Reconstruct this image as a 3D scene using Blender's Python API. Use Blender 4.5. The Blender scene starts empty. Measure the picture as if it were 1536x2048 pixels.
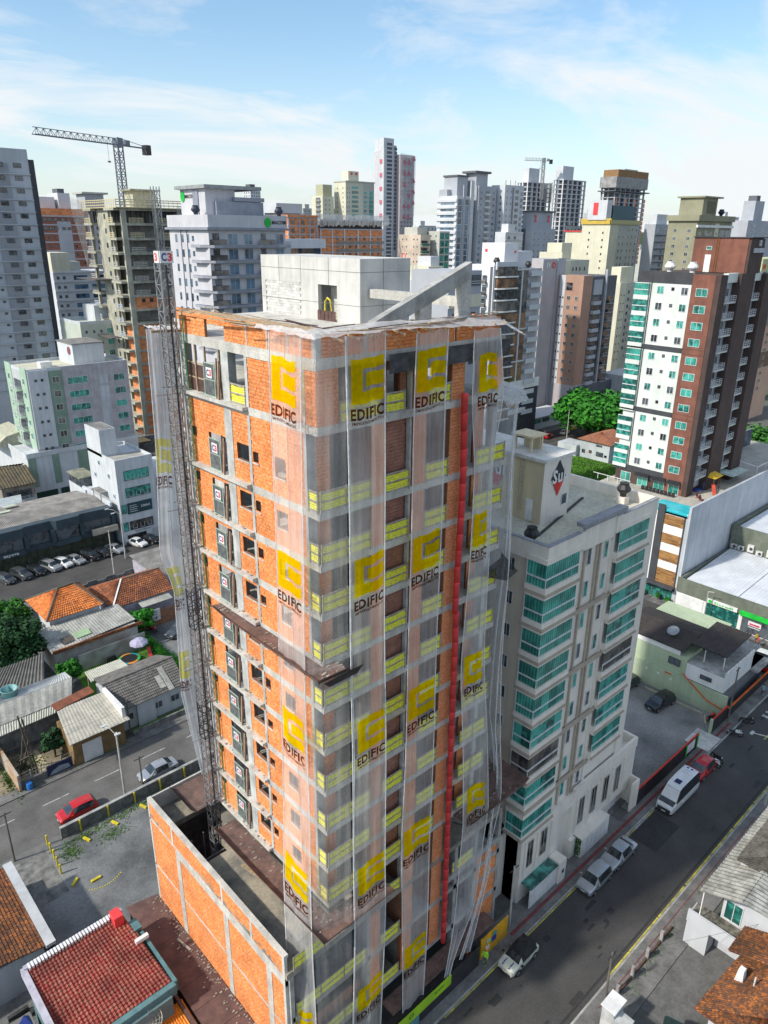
import bpy, bmesh, math, random
from mathutils import Vector, Matrix
R_ = random.Random(7)
scene = bpy.context.scene
COL = scene.collection
# ------------------------------------------------------------------ camera
def rad(a): return math.radians(a)
yaw, pitch, roll = rad(47.006), rad(20.832), rad(0.5508)
Fv = Vector((math.cos(yaw)*math.cos(pitch), math.sin(yaw)*math.cos(pitch), -math.sin(pitch)))
R0 = Vector((math.sin(yaw), -math.cos(yaw), 0)); U0 = R0.cross(Fv)
Rv = R0*math.cos(roll) + U0*math.sin(roll); Uv = -R0*math.sin(roll) + U0*math.cos(roll)
cd = bpy.data.cameras.new('camera'); cam = bpy.data.objects.new('camera', cd); COL.objects.link(cam)
cam.matrix_world = Matrix(((Rv.x, Uv.x, -Fv.x, 0), (Rv.y, Uv.y, -Fv.y, 0), (Rv.z, Uv.z, -Fv.z, 57.0), (0, 0, 0, 1)))
cd.sensor_fit = 'HORIZONTAL'; cd.sensor_width = 36; cd.lens = 36*1465.8/1536
cd.clip_start = 0.3; cd.clip_end = 9000
scene.camera = cam
# ------------------------------------------------------------------ light
SUN_AZ = rad(166)      # direction towards the sun, measured from +X
SUN_EL = rad(40)
sd = Vector((math.cos(SUN_AZ)*math.cos(SUN_EL), math.sin(SUN_AZ)*math.cos(SUN_EL), math.sin(SUN_EL)))
sl = bpy.data.lights.new('sun', 'SUN'); so = bpy.data.objects.new('sun', sl); COL.objects.link(so)
so.rotation_euler = sd.to_track_quat('Z', 'Y').to_euler(); so.location = (0, 0, 200)
sl.energy = 2.3; sl.angle = rad(2.5); sl.color = (1.0, 0.93, 0.82)
scene.view_settings.view_transform = 'Standard'; scene.view_settings.look = 'None'
scene.view_settings.exposure = 0.92; scene.view_settings.gamma = 1.0
scene.view_settings.use_curve_mapping = False
cy = scene.cycles
cy.max_bounces = 5; cy.diffuse_bounces = 3; cy.glossy_bounces = 2; cy.transmission_bounces = 2; cy.volume_bounces = 0
cy.transparent_max_bounces = 14; cy.use_denoising = True; cy.caustics_reflective = False; cy.caustics_refractive = False
world = bpy.data.worlds.new('World'); scene.world = world; world.use_nodes = True
nt = world.node_tree; nt.nodes.clear()
def wn(t, **k):
    n = nt.nodes.new(t)
    for a, b in k.items(): setattr(n, a, b)
    return n
out = wn('ShaderNodeOutputWorld'); bg = wn('ShaderNodeBackground'); sky = wn('ShaderNodeTexSky', sky_type='NISHITA')
sky.sun_disc = False; sky.sun_elevation = SUN_EL
sky.sun_rotation = math.pi/2 - SUN_AZ     # Blender measures clockwise from +Y
sky.air_density = 1.0; sky.dust_density = 1.2; sky.ozone_density = 1.6; sky.altitude = 50
geo = wn('ShaderNodeTexCoord'); sep = wn('ShaderNodeSeparateXYZ'); nt.links.new(geo.outputs['Generated'], sep.inputs[0])
def wmath(op, a, b=None, c=None):
    n = wn('ShaderNodeMath', operation=op)
    for i, v in enumerate((a, b, c)):
        if v is None: continue
        if isinstance(v, (int, float)): n.inputs[i].default_value = v
        else: nt.links.new(v, n.inputs[i])
    return n.outputs[0]
zz = wmath('MAXIMUM', sep.outputs[2], 0.0); den = wmath('ADD', zz, 0.16)
cmb = wn('ShaderNodeCombineXYZ')
nt.links.new(wmath('DIVIDE', sep.outputs[0], den), cmb.inputs[0]); nt.links.new(wmath('DIVIDE', sep.outputs[1], den), cmb.inputs[1])
mp = wn('ShaderNodeMapping'); nt.links.new(cmb.outputs[0], mp.inputs[0])
mp.inputs['Rotation'].default_value = (0, 0, rad(-25)); mp.inputs['Scale'].default_value = (0.55, 0.9, 1); mp.inputs['Location'].default_value = (3.3, 1.9, 0)
n1 = wn('ShaderNodeTexNoise'); n1.inputs['Scale'].default_value = 1.15; n1.inputs['Detail'].default_value = 9; n1.inputs['Roughness'].default_value = 0.62; n1.inputs['Distortion'].default_value = 0.9
nt.links.new(mp.outputs[0], n1.inputs['Vector'])
rp = wn('ShaderNodeValToRGB'); rp.color_ramp.elements[0].position = 0.43; rp.color_ramp.elements[1].position = 0.63
rp.color_ramp.elements[0].color = (0, 0, 0, 1); rp.color_ramp.elements[1].color = (1, 1, 1, 1)
nt.links.new(n1.outputs['Fac'], rp.inputs[0])
hz = wmath('SUBTRACT', 1.0, wmath('DIVIDE', zz, 0.24)); hz = wmath('MAXIMUM', hz, 0.0); hz = wmath('MULTIPLY', wmath('POWER', hz, 1.8), 0.75)
fac = wmath('MINIMUM', wmath('ADD', wmath('MULTIPLY', rp.outputs[0], 0.85), hz), 0.96)
mix = wn('ShaderNodeMix', data_type='RGBA'); nt.links.new(fac, mix.inputs[0])
hs = wn('ShaderNodeHueSaturation'); hs.inputs['Saturation'].default_value = 1.0; hs.inputs['Value'].default_value = 0.80
nt.links.new(sky.outputs[0], hs.inputs['Color']); tint = wn('ShaderNodeMix', data_type='RGBA', blend_type='MULTIPLY'); tint.inputs[0].default_value = 1; tint.inputs[7].default_value = (0.93, 1.04, 1.04, 1)
nt.links.new(hs.outputs[0], tint.inputs[6]); nt.links.new(tint.outputs[2], mix.inputs[6]); mix.inputs[7].default_value = (3.85, 4.0, 4.1, 1)
nt.links.new(mix.outputs[2], bg.inputs[0]); bg.inputs[1].default_value = 0.125
nt.links.new(bg.outputs[0], out.inputs[0])

# ------------------------------------------------------------------ materials
MATS = {}
def M(name, c, c2=None, scale=1.5, rough=0.85, bump=0.0, metal=0.0, streak=0.0, spec=None, fine=None, obj=0.0, hi=0.62, lo=0.38, alpha=None, trans=None, emit=None):
    """world-position procedural material: two colours mixed by noise, vertical rain streaks, fine grain, bump"""
    if name in MATS: return MATS[name]
    m = bpy.data.materials.new(name); m.use_nodes = True; t = m.node_tree; N = t.nodes; Lk = t.links
    b = N['Principled BSDF']; b.inputs['Roughness'].default_value = rough; b.inputs['Metallic'].default_value = metal
    if spec is not None: b.inputs['Specular IOR Level'].default_value = spec
    c2 = c2 or tuple(x*0.72 for x in c)
    g = N.new('ShaderNodeNewGeometry')
    no = N.new('ShaderNodeTexNoise'); no.inputs['Scale'].default_value = scale; no.inputs['Detail'].default_value = 6; no.inputs['Roughness'].default_value = 0.62
    Lk.new(g.outputs['Position'], no.inputs['Vector'])
    r = N.new('ShaderNodeMapRange'); r.inputs[1].default_value = lo; r.inputs[2].default_value = hi
    Lk.new(no.outputs['Fac'], r.inputs[0])
    mx = N.new('ShaderNodeMix'); mx.data_type = 'RGBA'; mx.inputs[6].default_value = (*c, 1); mx.inputs[7].default_value = (*c2, 1)
    Lk.new(r.outputs[0], mx.inputs[0]); col = mx.outputs[2]
    def mult(col, val, amt):
        q = N.new('ShaderNodeMix'); q.data_type = 'RGBA'; q.blend_type = 'MULTIPLY'; q.inputs[0].default_value = amt
        Lk.new(col, q.inputs[6]); Lk.new(val, q.inputs[7]); return q.outputs[2]
    if streak:
        mpn = N.new('ShaderNodeMapping'); mpn.inputs['Scale'].default_value = (1.7, 1.7, 0.10); Lk.new(g.outputs['Position'], mpn.inputs[0])
        s2 = N.new('ShaderNodeTexNoise'); s2.inputs['Scale'].default_value = 1.0; s2.inputs['Detail'].default_value = 5; Lk.new(mpn.outputs[0], s2.inputs['Vector'])
        r2 = N.new('ShaderNodeMapRange'); r2.inputs[1].default_value = 0.3; r2.inputs[2].default_value = 0.6; r2.inputs[3].default_value = 0.35; r2.inputs[4].default_value = 1
        Lk.new(s2.outputs['Fac'], r2.inputs[0]); col = mult(col, r2.outputs[0], streak)
    if fine:
        s3 = N.new('ShaderNodeTexNoise'); s3.inputs['Scale'].default_value = fine; s3.inputs['Detail'].default_value = 3; Lk.new(g.outputs['Position'], s3.inputs['Vector'])
        r3 = N.new('ShaderNodeMapRange'); r3.inputs[1].default_value = 0.3; r3.inputs[2].default_value = 0.62; r3.inputs[3].default_value = 0.72; r3.inputs[4].default_value = 1.06
        Lk.new(s3.outputs['Fac'], r3.inputs[0]); col = mult(col, r3.outputs[0], 0.75)
    if obj:
        oi = N.new('ShaderNodeObjectInfo'); r4 = N.new('ShaderNodeMapRange'); r4.inputs[3].default_value = 1-obj; r4.inputs[4].default_value = 1+obj*0.4
        Lk.new(oi.outputs['Random'], r4.inputs[0]); col = mult(col, r4.outputs[0], 1.0)
    Lk.new(col, b.inputs['Base Color'])
    if bump:
        bn = N.new('ShaderNodeBump'); bn.inputs['Strength'].default_value = bump; bn.inputs['Distance'].default_value = 0.03
        nb = N.new('ShaderNodeTexNoise'); nb.inputs['Scale'].default_value = 14; nb.inputs['Detail'].default_value = 4; Lk.new(g.outputs['Position'], nb.inputs['Vector'])
        Lk.new(nb.outputs['Fac'], bn.inputs['Height']); Lk.new(bn.outputs[0], b.inputs['Normal'])
    if alpha is not None: b.inputs['Alpha'].default_value = alpha
    if emit: b.inputs['Emission Color'].default_value = (*c, 1); b.inputs['Emission Strength'].default_value = emit
    MATS[name] = m; return m
def cellmat(name, cols, sx, sz, rough=0.8, dirt=0.84, bump=0):
    """random colour per cell of the world grid (bricks, tiles): cols = ramp colours"""
    m = bpy.data.materials.new(name); m.use_nodes = True; t = m.node_tree; N = t.nodes; Lk = t.links
    b = N['Principled BSDF']; b.inputs['Roughness'].default_value = rough
    g = N.new('ShaderNodeNewGeometry')
    sc = N.new('ShaderNodeVectorMath'); sc.operation = 'DIVIDE'; sc.inputs[1].default_value = (sx, sx, sz); Lk.new(g.outputs['Position'], sc.inputs[0])
    fl = N.new('ShaderNodeVectorMath'); fl.operation = 'FLOOR'; Lk.new(sc.outputs[0], fl.inputs[0])
    w = N.new('ShaderNodeTexWhiteNoise'); Lk.new(fl.outputs[0], w.inputs['Vector'])
    rp = N.new('ShaderNodeValToRGB'); e = rp.color_ramp.elements
    while len(e) < len(cols): e.new(0.5)
    for i, c in enumerate(cols): e[i].position = i/(len(cols)-1); e[i].color = (*c, 1)
    Lk.new(w.outputs['Value'], rp.inputs[0])
    no = N.new('ShaderNodeTexNoise'); no.inputs['Scale'].default_value = 0.5; no.inputs['Detail'].default_value = 7; Lk.new(g.outputs['Position'], no.inputs['Vector'])
    r = N.new('ShaderNodeMapRange'); r.inputs[1].default_value = 0.32; r.inputs[2].default_value = 0.62; r.inputs[3].default_value = dirt; r.inputs[4].default_value = 1.06; Lk.new(no.outputs['Fac'], r.inputs[0])
    q = N.new('ShaderNodeMix'); q.data_type = 'RGBA'; q.blend_type = 'MULTIPLY'; q.inputs[0].default_value = 0.85; Lk.new(rp.outputs[0], q.inputs[6]); Lk.new(r.outputs[0], q.inputs[7])
    Lk.new(q.outputs[2], b.inputs['Base Color']); MATS[name] = m; return m
def glass(name, dark, light, rough=0.08, scale=0.9, hi=0.6, curtain=0.0):
    """window glass: reflective, the dim interior is painted on as colour noise, varying per window"""
    m = bpy.data.materials.new(name); m.use_nodes = True; t = m.node_tree; N = t.nodes; Lk = t.links
    b = N['Principled BSDF']; b.inputs['Roughness'].default_value = rough; b.inputs['Specular IOR Level'].default_value = 0.9
    g = N.new('ShaderNodeNewGeometry'); oi = N.new('ShaderNodeObjectInfo')
    no = N.new('ShaderNodeTexNoise'); no.inputs['Scale'].default_value = scale; no.inputs['Detail'].default_value = 3; no.noise_dimensions = '4D'
    ml = N.new('ShaderNodeMath'); ml.operation = 'MULTIPLY'; ml.inputs[1].default_value = 40; Lk.new(oi.outputs['Random'], ml.inputs[0]); Lk.new(ml.outputs[0], no.inputs['W'])
    Lk.new(g.outputs['Position'], no.inputs['Vector'])
    ad = N.new('ShaderNodeMath'); ad.operation = 'MULTIPLY_ADD'; ad.inputs[1].default_value = 0.28; Lk.new(oi.outputs['Random'], ad.inputs[0])
    Lk.new(no.outputs['Fac'], ad.inputs[2])
    r = N.new('ShaderNodeMapRange'); r.inputs[1].default_value = 0.5; r.inputs[2].default_value = 0.5+hi*0.4; Lk.new(ad.outputs[0], r.inputs[0])
    mx = N.new('ShaderNodeMix'); mx.data_type = 'RGBA'; mx.inputs[6].default_value = (*dark, 1); mx.inputs[7].default_value = (*light, 1); Lk.new(r.outputs[0], mx.inputs[0])  # noise from dark to light colour stands in for interior darkness
    col = mx.outputs[2]
    if curtain:
        wv = N.new('ShaderNodeTexWave'); wv.wave_type = 'BANDS'; wv.bands_direction = 'DIAGONAL'; wv.inputs['Scale'].default_value = 2.2; wv.inputs['Distortion'].default_value = 1.5
        mpn = N.new('ShaderNodeMapping'); mpn.inputs['Scale'].default_value = (1, 1, 0.02); Lk.new(g.outputs['Position'], mpn.inputs[0]); Lk.new(mpn.outputs[0], wv.inputs['Vector'])
        q = N.new('ShaderNodeMix'); q.data_type = 'RGBA'; q.blend_type = 'MULTIPLY'; q.inputs[0].default_value = curtain; Lk.new(col, q.inputs[6]); Lk.new(wv.outputs['Color'], q.inputs[7]); col = q.outputs[2]  # wave bands paint the light and dark of curtain folds
    Lk.new(col, b.inputs['Base Color']); MATS[name] = m; return m
def netmat(name, col, a0, a1, seed=0, stripes=30.0):
    """woven safety net: a veil of threads, denser in the folds"""
    m = bpy.data.materials.new(name); m.use_nodes = True; t = m.node_tree; N = t.nodes; Lk = t.links
    N.remove(N['Principled BSDF']); o = N['Material Output']
    d = N.new('ShaderNodeBsdfDiffuse'); d.inputs['Color'].default_value = (*col, 1); tl = N.new('ShaderNodeBsdfTranslucent'); tl.inputs['Color'].default_value = (*col, 1)
    a = N.new('ShaderNodeMixShader'); a.inputs[0].default_value = 0.45; Lk.new(d.outputs[0], a.inputs[1]); Lk.new(tl.outputs[0], a.inputs[2])
    tr = N.new('ShaderNodeBsdfTransparent'); x = N.new('ShaderNodeMixShader'); Lk.new(tr.outputs[0], x.inputs[1]); Lk.new(a.outputs[0], x.inputs[2]); Lk.new(x.outputs[0], o.inputs[0])
    g = N.new('ShaderNodeNewGeometry'); mpn = N.new('ShaderNodeMapping'); mpn.inputs['Scale'].default_value = (1, 1, 0.03); mpn.inputs['Location'].default_value = (seed, seed, 0); Lk.new(g.outputs['Position'], mpn.inputs[0])
    no = N.new('ShaderNodeTexNoise'); no.inputs['Scale'].default_value = 4.5; no.inputs['Detail'].default_value = 8; no.inputs['Roughness'].default_value = 0.75; Lk.new(mpn.outputs[0], no.inputs['Vector'])
    n2 = N.new('ShaderNodeTexNoise'); n2.inputs['Scale'].default_value = 0.35; n2.inputs['Detail'].default_value = 5; Lk.new(g.outputs['Position'], n2.inputs['Vector'])
    ad = N.new('ShaderNodeMath'); ad.operation = 'ADD'; Lk.new(no.outputs['Fac'], ad.inputs[0]); Lk.new(n2.outputs['Fac'], ad.inputs[1])
    r = N.new('ShaderNodeMapRange'); r.inputs[1].default_value = 0.8; r.inputs[2].default_value = 1.25; r.inputs[3].default_value = a0; r.inputs[4].default_value = a1
    Lk.new(ad.outputs[0], r.inputs[0]); Lk.new(r.outputs[0], x.inputs[0]); MATS[name] = m; return m

def filtermat(name, thru, col, a):
    """ink on see-through net: filters what is behind and adds its own colour"""
    m = bpy.data.materials.new(name); m.use_nodes = True; t = m.node_tree; N = t.nodes; Lk = t.links; N.remove(N['Principled BSDF'])
    g = N.new('ShaderNodeNewGeometry'); no = N.new('ShaderNodeTexNoise'); no.inputs['Scale'].default_value = 2.5; no.inputs['Detail'].default_value = 6; Lk.new(g.outputs['Position'], no.inputs['Vector'])
    r = N.new('ShaderNodeMapRange'); r.inputs[1].default_value = .3; r.inputs[2].default_value = .7; r.inputs[3].default_value = a-.12; r.inputs[4].default_value = a+.12; Lk.new(no.outputs['Fac'], r.inputs[0])
    d = N.new('ShaderNodeBsdfDiffuse'); d.inputs['Color'].default_value = (*col, 1); tl = N.new('ShaderNodeBsdfTranslucent'); tl.inputs['Color'].default_value = (*col, 1); q = N.new('ShaderNodeMixShader'); q.inputs[0].default_value = .4; Lk.new(d.outputs[0], q.inputs[1]); Lk.new(tl.outputs[0], q.inputs[2])
    tr = N.new('ShaderNodeBsdfTransparent'); tr.inputs['Color'].default_value = (*thru, 1); x = N.new('ShaderNodeMixShader'); Lk.new(r.outputs[0], x.inputs[0]); Lk.new(tr.outputs[0], x.inputs[1]); Lk.new(q.outputs[0], x.inputs[2]); Lk.new(x.outputs[0], N['Material Output'].inputs[0]); MATS[name] = m; return m
# ------------------------------------------------------------------ mesh building
class MB:
    def __init__(s): s.v = []; s.f = []; s.m = []; s.cur = 0; s.sm = False
    def mat(s, i): s.cur = i; return s
    def add(s, vs, fs):
        n = len(s.v); s.v += [tuple(p) for p in vs]
        for f in fs: s.f.append(tuple(i+n for i in f)); s.m.append(s.cur)
        return s
    def box(s, x0, y0, z0, x1, y1, z1, skip=''):
        if x1 < x0: x0, x1 = x1, x0
        if y1 < y0: y0, y1 = y1, y0
        if z1 < z0: z0, z1 = z1, z0
        F = {'b': (0, 3, 2, 1), 't': (4, 5, 6, 7), 's': (0, 1, 5, 4), 'e': (1, 2, 6, 5), 'n': (2, 3, 7, 6), 'w': (3, 0, 4, 7)}
        return s.add([(x0, y0, z0), (x1, y0, z0), (x1, y1, z0), (x0, y1, z0), (x0, y0, z1), (x1, y0, z1), (x1, y1, z1), (x0, y1, z1)],
                     [F[k] for k in F if k not in skip])
    def quad(s, a, b, c, d): return s.add([a, b, c, d], [(0, 1, 2, 3)])
    def slab(s, pts, z0, z1):
        """vertical prism from a plan outline (counter-clockwise)"""
        n = len(pts); vs = [(x, y, z0) for x, y in pts] + [(x, y, z1) for x, y in pts]
        fs = [tuple(range(n-1, -1, -1)), tuple(range(n, 2*n))] + [(i, (i+1) % n, n+(i+1) % n, n+i) for i in range(n)]
        return s.add(vs, fs)
    def hull(s, bot, top):
        """loft between two same-length outlines of 3-D points"""
        n = len(bot); fs = [tuple(range(n-1, -1, -1)), tuple(range(n, 2*n))] + [(i, (i+1) % n, n+(i+1) % n, n+i) for i in range(n)]
        return s.add(list(bot)+list(top), fs)
    def beam(s, a, b, w, h=None):
        """rectangular bar from a to b"""
        a = Vector(a); b = Vector(b); d = (b-a)
        if d.length < 1e-5: return s
        d.normalize(); up = Vector((0, 0, 1)) if abs(d.z) < 0.95 else Vector((1, 0, 0))
        x = d.cross(up).normalized()*(w/2); y = x.cross(d).normalized()*((h or w)/2)
        return s.add([a-x-y, a+x-y, a+x+y, a-x+y, b-x-y, b+x-y, b+x+y, b-x+y], [(0, 3, 2, 1), (4, 5, 6, 7), (0, 1, 5, 4), (1, 2, 6, 5), (2, 3, 7, 6), (3, 0, 4, 7)])
    def tube(s, pts, r, n=8, cap=True):
        pts = [Vector(p) for p in pts]; rs = r if isinstance(r, (list, tuple)) else [r]*len(pts); vs = []; k = len(pts)
        for i, p in enumerate(pts):
            d = (pts[min(i+1, k-1)]-pts[max(i-1, 0)]).normalized(); up = Vector((0, 0, 1)) if abs(d.z) < 0.9 else Vector((1, 0, 0))
            x = d.cross(up).normalized(); y = x.cross(d)
            for j in range(n):
                a = 2*math.pi*j/n; vs.append(p+x*math.cos(a)*rs[i]+y*math.sin(a)*rs[i])
        fs = [(i*n+j, i*n+(j+1) % n, (i+1)*n+(j+1) % n, (i+1)*n+j) for i in range(k-1) for j in range(n)]
        if cap: fs += [tuple(range(n-1, -1, -1)), tuple(range((k-1)*n, k*n))]
        return s.add(vs, fs)
    def lathe(s, prof, cx=0, cy=0, n=14):
        vs = [(cx+r*math.cos(2*math.pi*j/n), cy+r*math.sin(2*math.pi*j/n), z) for r, z in prof for j in range(n)]
        k = len(prof); fs = [(i*n+j, i*n+(j+1) % n, (i+1)*n+(j+1) % n, (i+1)*n+j) for i in range(k-1) for j in range(n)]
        fs += [tuple(range(n-1, -1, -1)), tuple(range((k-1)*n, k*n))]
        return s.add(vs, fs)
    def mesh(s, name, mats, off=(0, 0, 0)):
        me = bpy.data.meshes.new(name); ox, oy, oz = off
        me.from_pydata([(x-ox, y-oy, z-oz) for x, y, z in s.v], [], s.f)
        for m in (mats if isinstance(mats, (list, tuple)) else [mats]): me.materials.append(m)
        if s.m and max(s.m) > 0: me.polygons.foreach_set('material_index', s.m)
        if s.sm: me.polygons.foreach_set('use_smooth', [True]*len(s.f))
        me.update(); return me
WLOC = {}
def setp(o, label=None, cat=None, group=None, kind=None):
    if label: o['label'] = label
    if cat: o['category'] = cat
    if group: o['group'] = group
    if kind: o['kind'] = kind
    return o
def thing(name, label, cat, loc=(0, 0, 0), rz=0, group=None):
    o = bpy.data.objects.new(name, None); o.empty_display_size = 0.5; COL.objects.link(o)
    o.location = loc; o.rotation_euler = (0, 0, rz); WLOC[o.name] = tuple(loc)
    return setp(o, label, cat, group)
def part(name, mb, mats, parent, local=False, label=None, kind=None):
    """world-coordinate mesh under a parent with no rotation (local=True: coordinates of the parent)"""
    off = (0, 0, 0) if local else WLOC[parent.name]
    o = bpy.data.objects.new(name, mb.mesh(name, mats, off)); COL.objects.link(o); o.parent = parent
    WLOC[o.name] = off
    return setp(o, label, kind=kind)
def part_each(name, mb, mats, parent):
    """a mesh made only of boxes, linked as one object per box"""
    for i in range(0, len(mb.v), 8):
        b = MB(); c = mb.v[i:i+8]; b.box(*c[0], *c[6]); part(name, b, mats, parent)
def inst(name, me, parent, loc, rz=0):
    """shared mesh placed at a world location under an unrotated parent"""
    o = bpy.data.objects.new(name, me); COL.objects.link(o); o.parent = parent; w = WLOC[parent.name]
    o.location = (loc[0]-w[0], loc[1]-w[1], loc[2]-w[2]); o.rotation_euler = (0, 0, rz)
    WLOC[o.name] = tuple(loc); return o
def solo(name, mb, mats, label=None, cat=None, group=None, kind=None):
    """a thing (or piece of the setting) that is one mesh; origin at its base"""
    xs = [v[0] for v in mb.v]; ys = [v[1] for v in mb.v]; zs = [v[2] for v in mb.v]
    c = ((min(xs)+max(xs))/2, (min(ys)+max(ys))/2, min(zs))
    o = bpy.data.objects.new(name, mb.mesh(name, mats, c)); COL.objects.link(o); o.location = c; WLOC[o.name] = c
    return setp(o, label, cat, group, kind)
def copy_tree(root, loc, rz=None, label=None, group=None):
    def cp(o, par):
        c = o.copy(); COL.objects.link(c); c.parent = par
        if par: WLOC[c.name] = WLOC.get(o.name, (0, 0, 0))
        for ch in [x for x in KIDS.get(o.name, ())]: cp(ch, c)
        return c
    KIDS = {}
    for o in COL.objects:
        if o.parent: KIDS.setdefault(o.parent.name, []).append(o)
    r = cp(root, None); r.location = loc
    if rz is not None: r.rotation_euler = (0, 0, rz)
    if label: r['label'] = label
    if group: r['group'] = group
    return r
TXT = {}
def text_pts(s, font_bold=0.0):
    """triangulated outline of a word, width normalised: verts (u 0..1, v 0..h) and faces"""
    if (s, font_bold) in TXT: return TXT[(s, font_bold)]
    cu = bpy.data.curves.new('word', 'FONT'); cu.body = s; cu.offset = font_bold; cu.space_character = 1.1; cu.resolution_u = 2
    o = bpy.data.objects.new('word', cu); COL.objects.link(o); dg = bpy.context.evaluated_depsgraph_get()
    me = bpy.data.meshes.new_from_object(o.evaluated_get(dg)); bpy.data.objects.remove(o)
    vs = [tuple(v.co) for v in me.vertices]; fs = [tuple(p.vertices) for p in me.polygons]
    x0 = min(v[0] for v in vs); x1 = max(v[0] for v in vs); y0 = min(v[1] for v in vs); k = 1/(x1-x0)
    TXT[(s, font_bold)] = ([((x-x0)*k, (y-y0)*k) for x, y, z in vs], fs); return TXT[(s, font_bold)]
def letters(mb, s, o, ux, uy, w, h=None, bold=0.02):
    """lay a word on a plane: o = lower left point, ux = reading direction, uy = up, w = width, h = height"""
    vs, fs = text_pts(s, bold); top = max(v for u, v in vs); k = (h/top) if h else w
    o = Vector(o); ux = Vector(ux); uy = Vector(uy)
    mb.add([o+ux*(u*w)+uy*(v*k) for u, v in vs], fs); return mb
LX, LY, LZ = Vector((0, -1, 0)), Vector((0, 0, 1)), Vector((-1, 0, 0))   # reading direction on faces that look to -X
FX = Vector((1, 0, 0))
UP = Vector((0, 0, 1))
# ------------------------------------------------------------------ common materials
conc = M('concrete', (0.44, 0.44, 0.42), (0.27, 0.27, 0.26), 0.9, 0.9, 0.25, streak=0.35)
conc_l = M('pale_concrete', (0.64, 0.62, 0.57), (0.46, 0.45, 0.42), 0.7, 0.9, 0.3, streak=0.35, fine=9)
conc_d = M('old_concrete', (0.24, 0.24, 0.23), (0.12, 0.12, 0.12), 1.2, 0.95, 0.3, streak=0.4)
mortar = M('mortar', (0.30, 0.13, 0.07), (0.22, 0.10, 0.06), 3, 0.95)
brick_o = cellmat('hollow_brick', [(0.66, 0.20, 0.055), (0.76, 0.25, 0.075), (0.80, 0.275, 0.085), (0.84, 0.31, 0.11), (0.84, 0.40, 0.18)], 0.15, 0.1, 0.85, 0.72)
brick_p = cellmat('pier_brick', [(0.62, 0.22, 0.09), (0.70, 0.26, 0.11), (0.76, 0.33, 0.16)], 0.15, 0.1, 0.85)
brick_d = M('dark_reddish_brick', (0.42, 0.20, 0.14), (0.30, 0.14, 0.10), 2, 0.9, fine=8)  # darker, browner brick for the recess walls and podium infill
room = M('room_plaster', (0.42, 0.41, 0.41), (0.26, 0.26, 0.26), 0.8, 0.95)
wood = M('raw_timber', (0.50, 0.38, 0.24), (0.30, 0.21, 0.13), 5, 0.85, fine=10)
wood_g = M('weathered_timber', (0.46, 0.43, 0.38), (0.26, 0.23, 0.2), 5, 0.9, fine=10)
ply = M('phenolic_plywood', (0.13, 0.065, 0.055), (0.075, 0.04, 0.035), 1.5, 0.7, fine=5)
yel = M('yellow_safety_mesh', (0.88, 0.86, 0.05), (0.60, 0.58, 0.08), 5, 0.7, fine=14)
dust = M('dusty_boarding', (0.20, 0.12, 0.10), (0.11, 0.07, 0.06), 1.3, 0.9, fine=7, bump=0.4)
steel = M('galvanised_steel', (0.42, 0.43, 0.44), (0.28, 0.29, 0.30), 3, 0.45, metal=0.6)
dsteel = M('dark_steel', (0.09, 0.09, 0.10), (0.05, 0.05, 0.05), 3, 0.55, metal=0.4)
gsteel = M('green_painted_steel', (0.38, 0.50, 0.42), (0.28, 0.36, 0.3), 3, 0.6)
whitep = M('white_paint', (0.78, 0.78, 0.77), (0.62, 0.62, 0.62), 0.8, 0.6)
redp = M('red_plastic', (0.80, 0.06, 0.06), (0.60, 0.045, 0.05), 1.2, 0.5)
bluep = M('blue_paint', (0.03, 0.06, 0.32), None, 2, 0.6)
yelp = M('yellow_paint', (0.75, 0.62, 0.02), (0.5, 0.4, 0.03), 3, 0.6)
blackp = M('black_paint', (0.025, 0.025, 0.028), None, 3, 0.5)
debris = M('rubble_debris', (0.42, 0.38, 0.33), (0.2, 0.17, 0.14), 4, 0.95, fine=6)
# ------------------------------------------------------------------ setting: terrain, streets, pavements
asph = M('asphalt', (0.082, 0.079, 0.078), (0.046, 0.045, 0.045), 0.22, 0.9, 0.2, fine=6, lo=0.3, hi=0.7)
asph_l = M('worn_asphalt', (0.15, 0.145, 0.14), (0.095, 0.093, 0.09), 0.25, 0.92, 0.2, fine=6)
pave = M('paving', (0.20, 0.195, 0.19), (0.12, 0.12, 0.12), 0.6, 0.9, fine=5)
gravel = M('gravel_lot', (0.30, 0.295, 0.28), (0.13, 0.13, 0.13), 0.16, 0.95, 0.6, fine=4, lo=0.36, hi=0.66)
gravel_d = M('dark_gravel_lot', (0.24, 0.25, 0.25), (0.085, 0.09, 0.095), 0.13, 0.95, 0.6, fine=4, lo=0.36, hi=0.62)
urban = M('urban_ground', (0.15, 0.15, 0.145), (0.08, 0.09, 0.08), 0.06, 0.95, fine=1.5)
grass = M('grass', (0.10, 0.25, 0.02), (0.045, 0.12, 0.015), 0.35, 0.95, 0.8, fine=3)
yline = M('yellow_line_paint', (0.62, 0.55, 0.06), (0.28, 0.26, 0.1), 1.6, 0.8, fine=5, lo=0.4, hi=0.6)
wline = M('white_line_paint', (0.55, 0.55, 0.54), (0.22, 0.22, 0.22), 1.5, 0.8, fine=5)
redpave = M('red_tactile_paving', (0.22, 0.045, 0.05), (0.12, 0.04, 0.04), 2, 0.9)
def ground(name, rects, z, m, th=None):
    mb = MB()
    for x0, y0, x1, y1 in rects:
        if th: mb.box(x0, y0, z-th, x1, y1, z, skip='b')
        else: mb.quad((x0, y0, z), (x1, y0, z), (x1, y1, z), (x0, y1, z))
    return solo(name, mb, m, kind='structure')
ground('ground', [(-3000, -3000, 6000, 6000)], 0, urban)
ground('road', [(-60, 18.2, 98, 25.5), (98, -200, 107, 400), (107, 18.2, 500, 25.5)], 0.008, asph)
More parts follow.
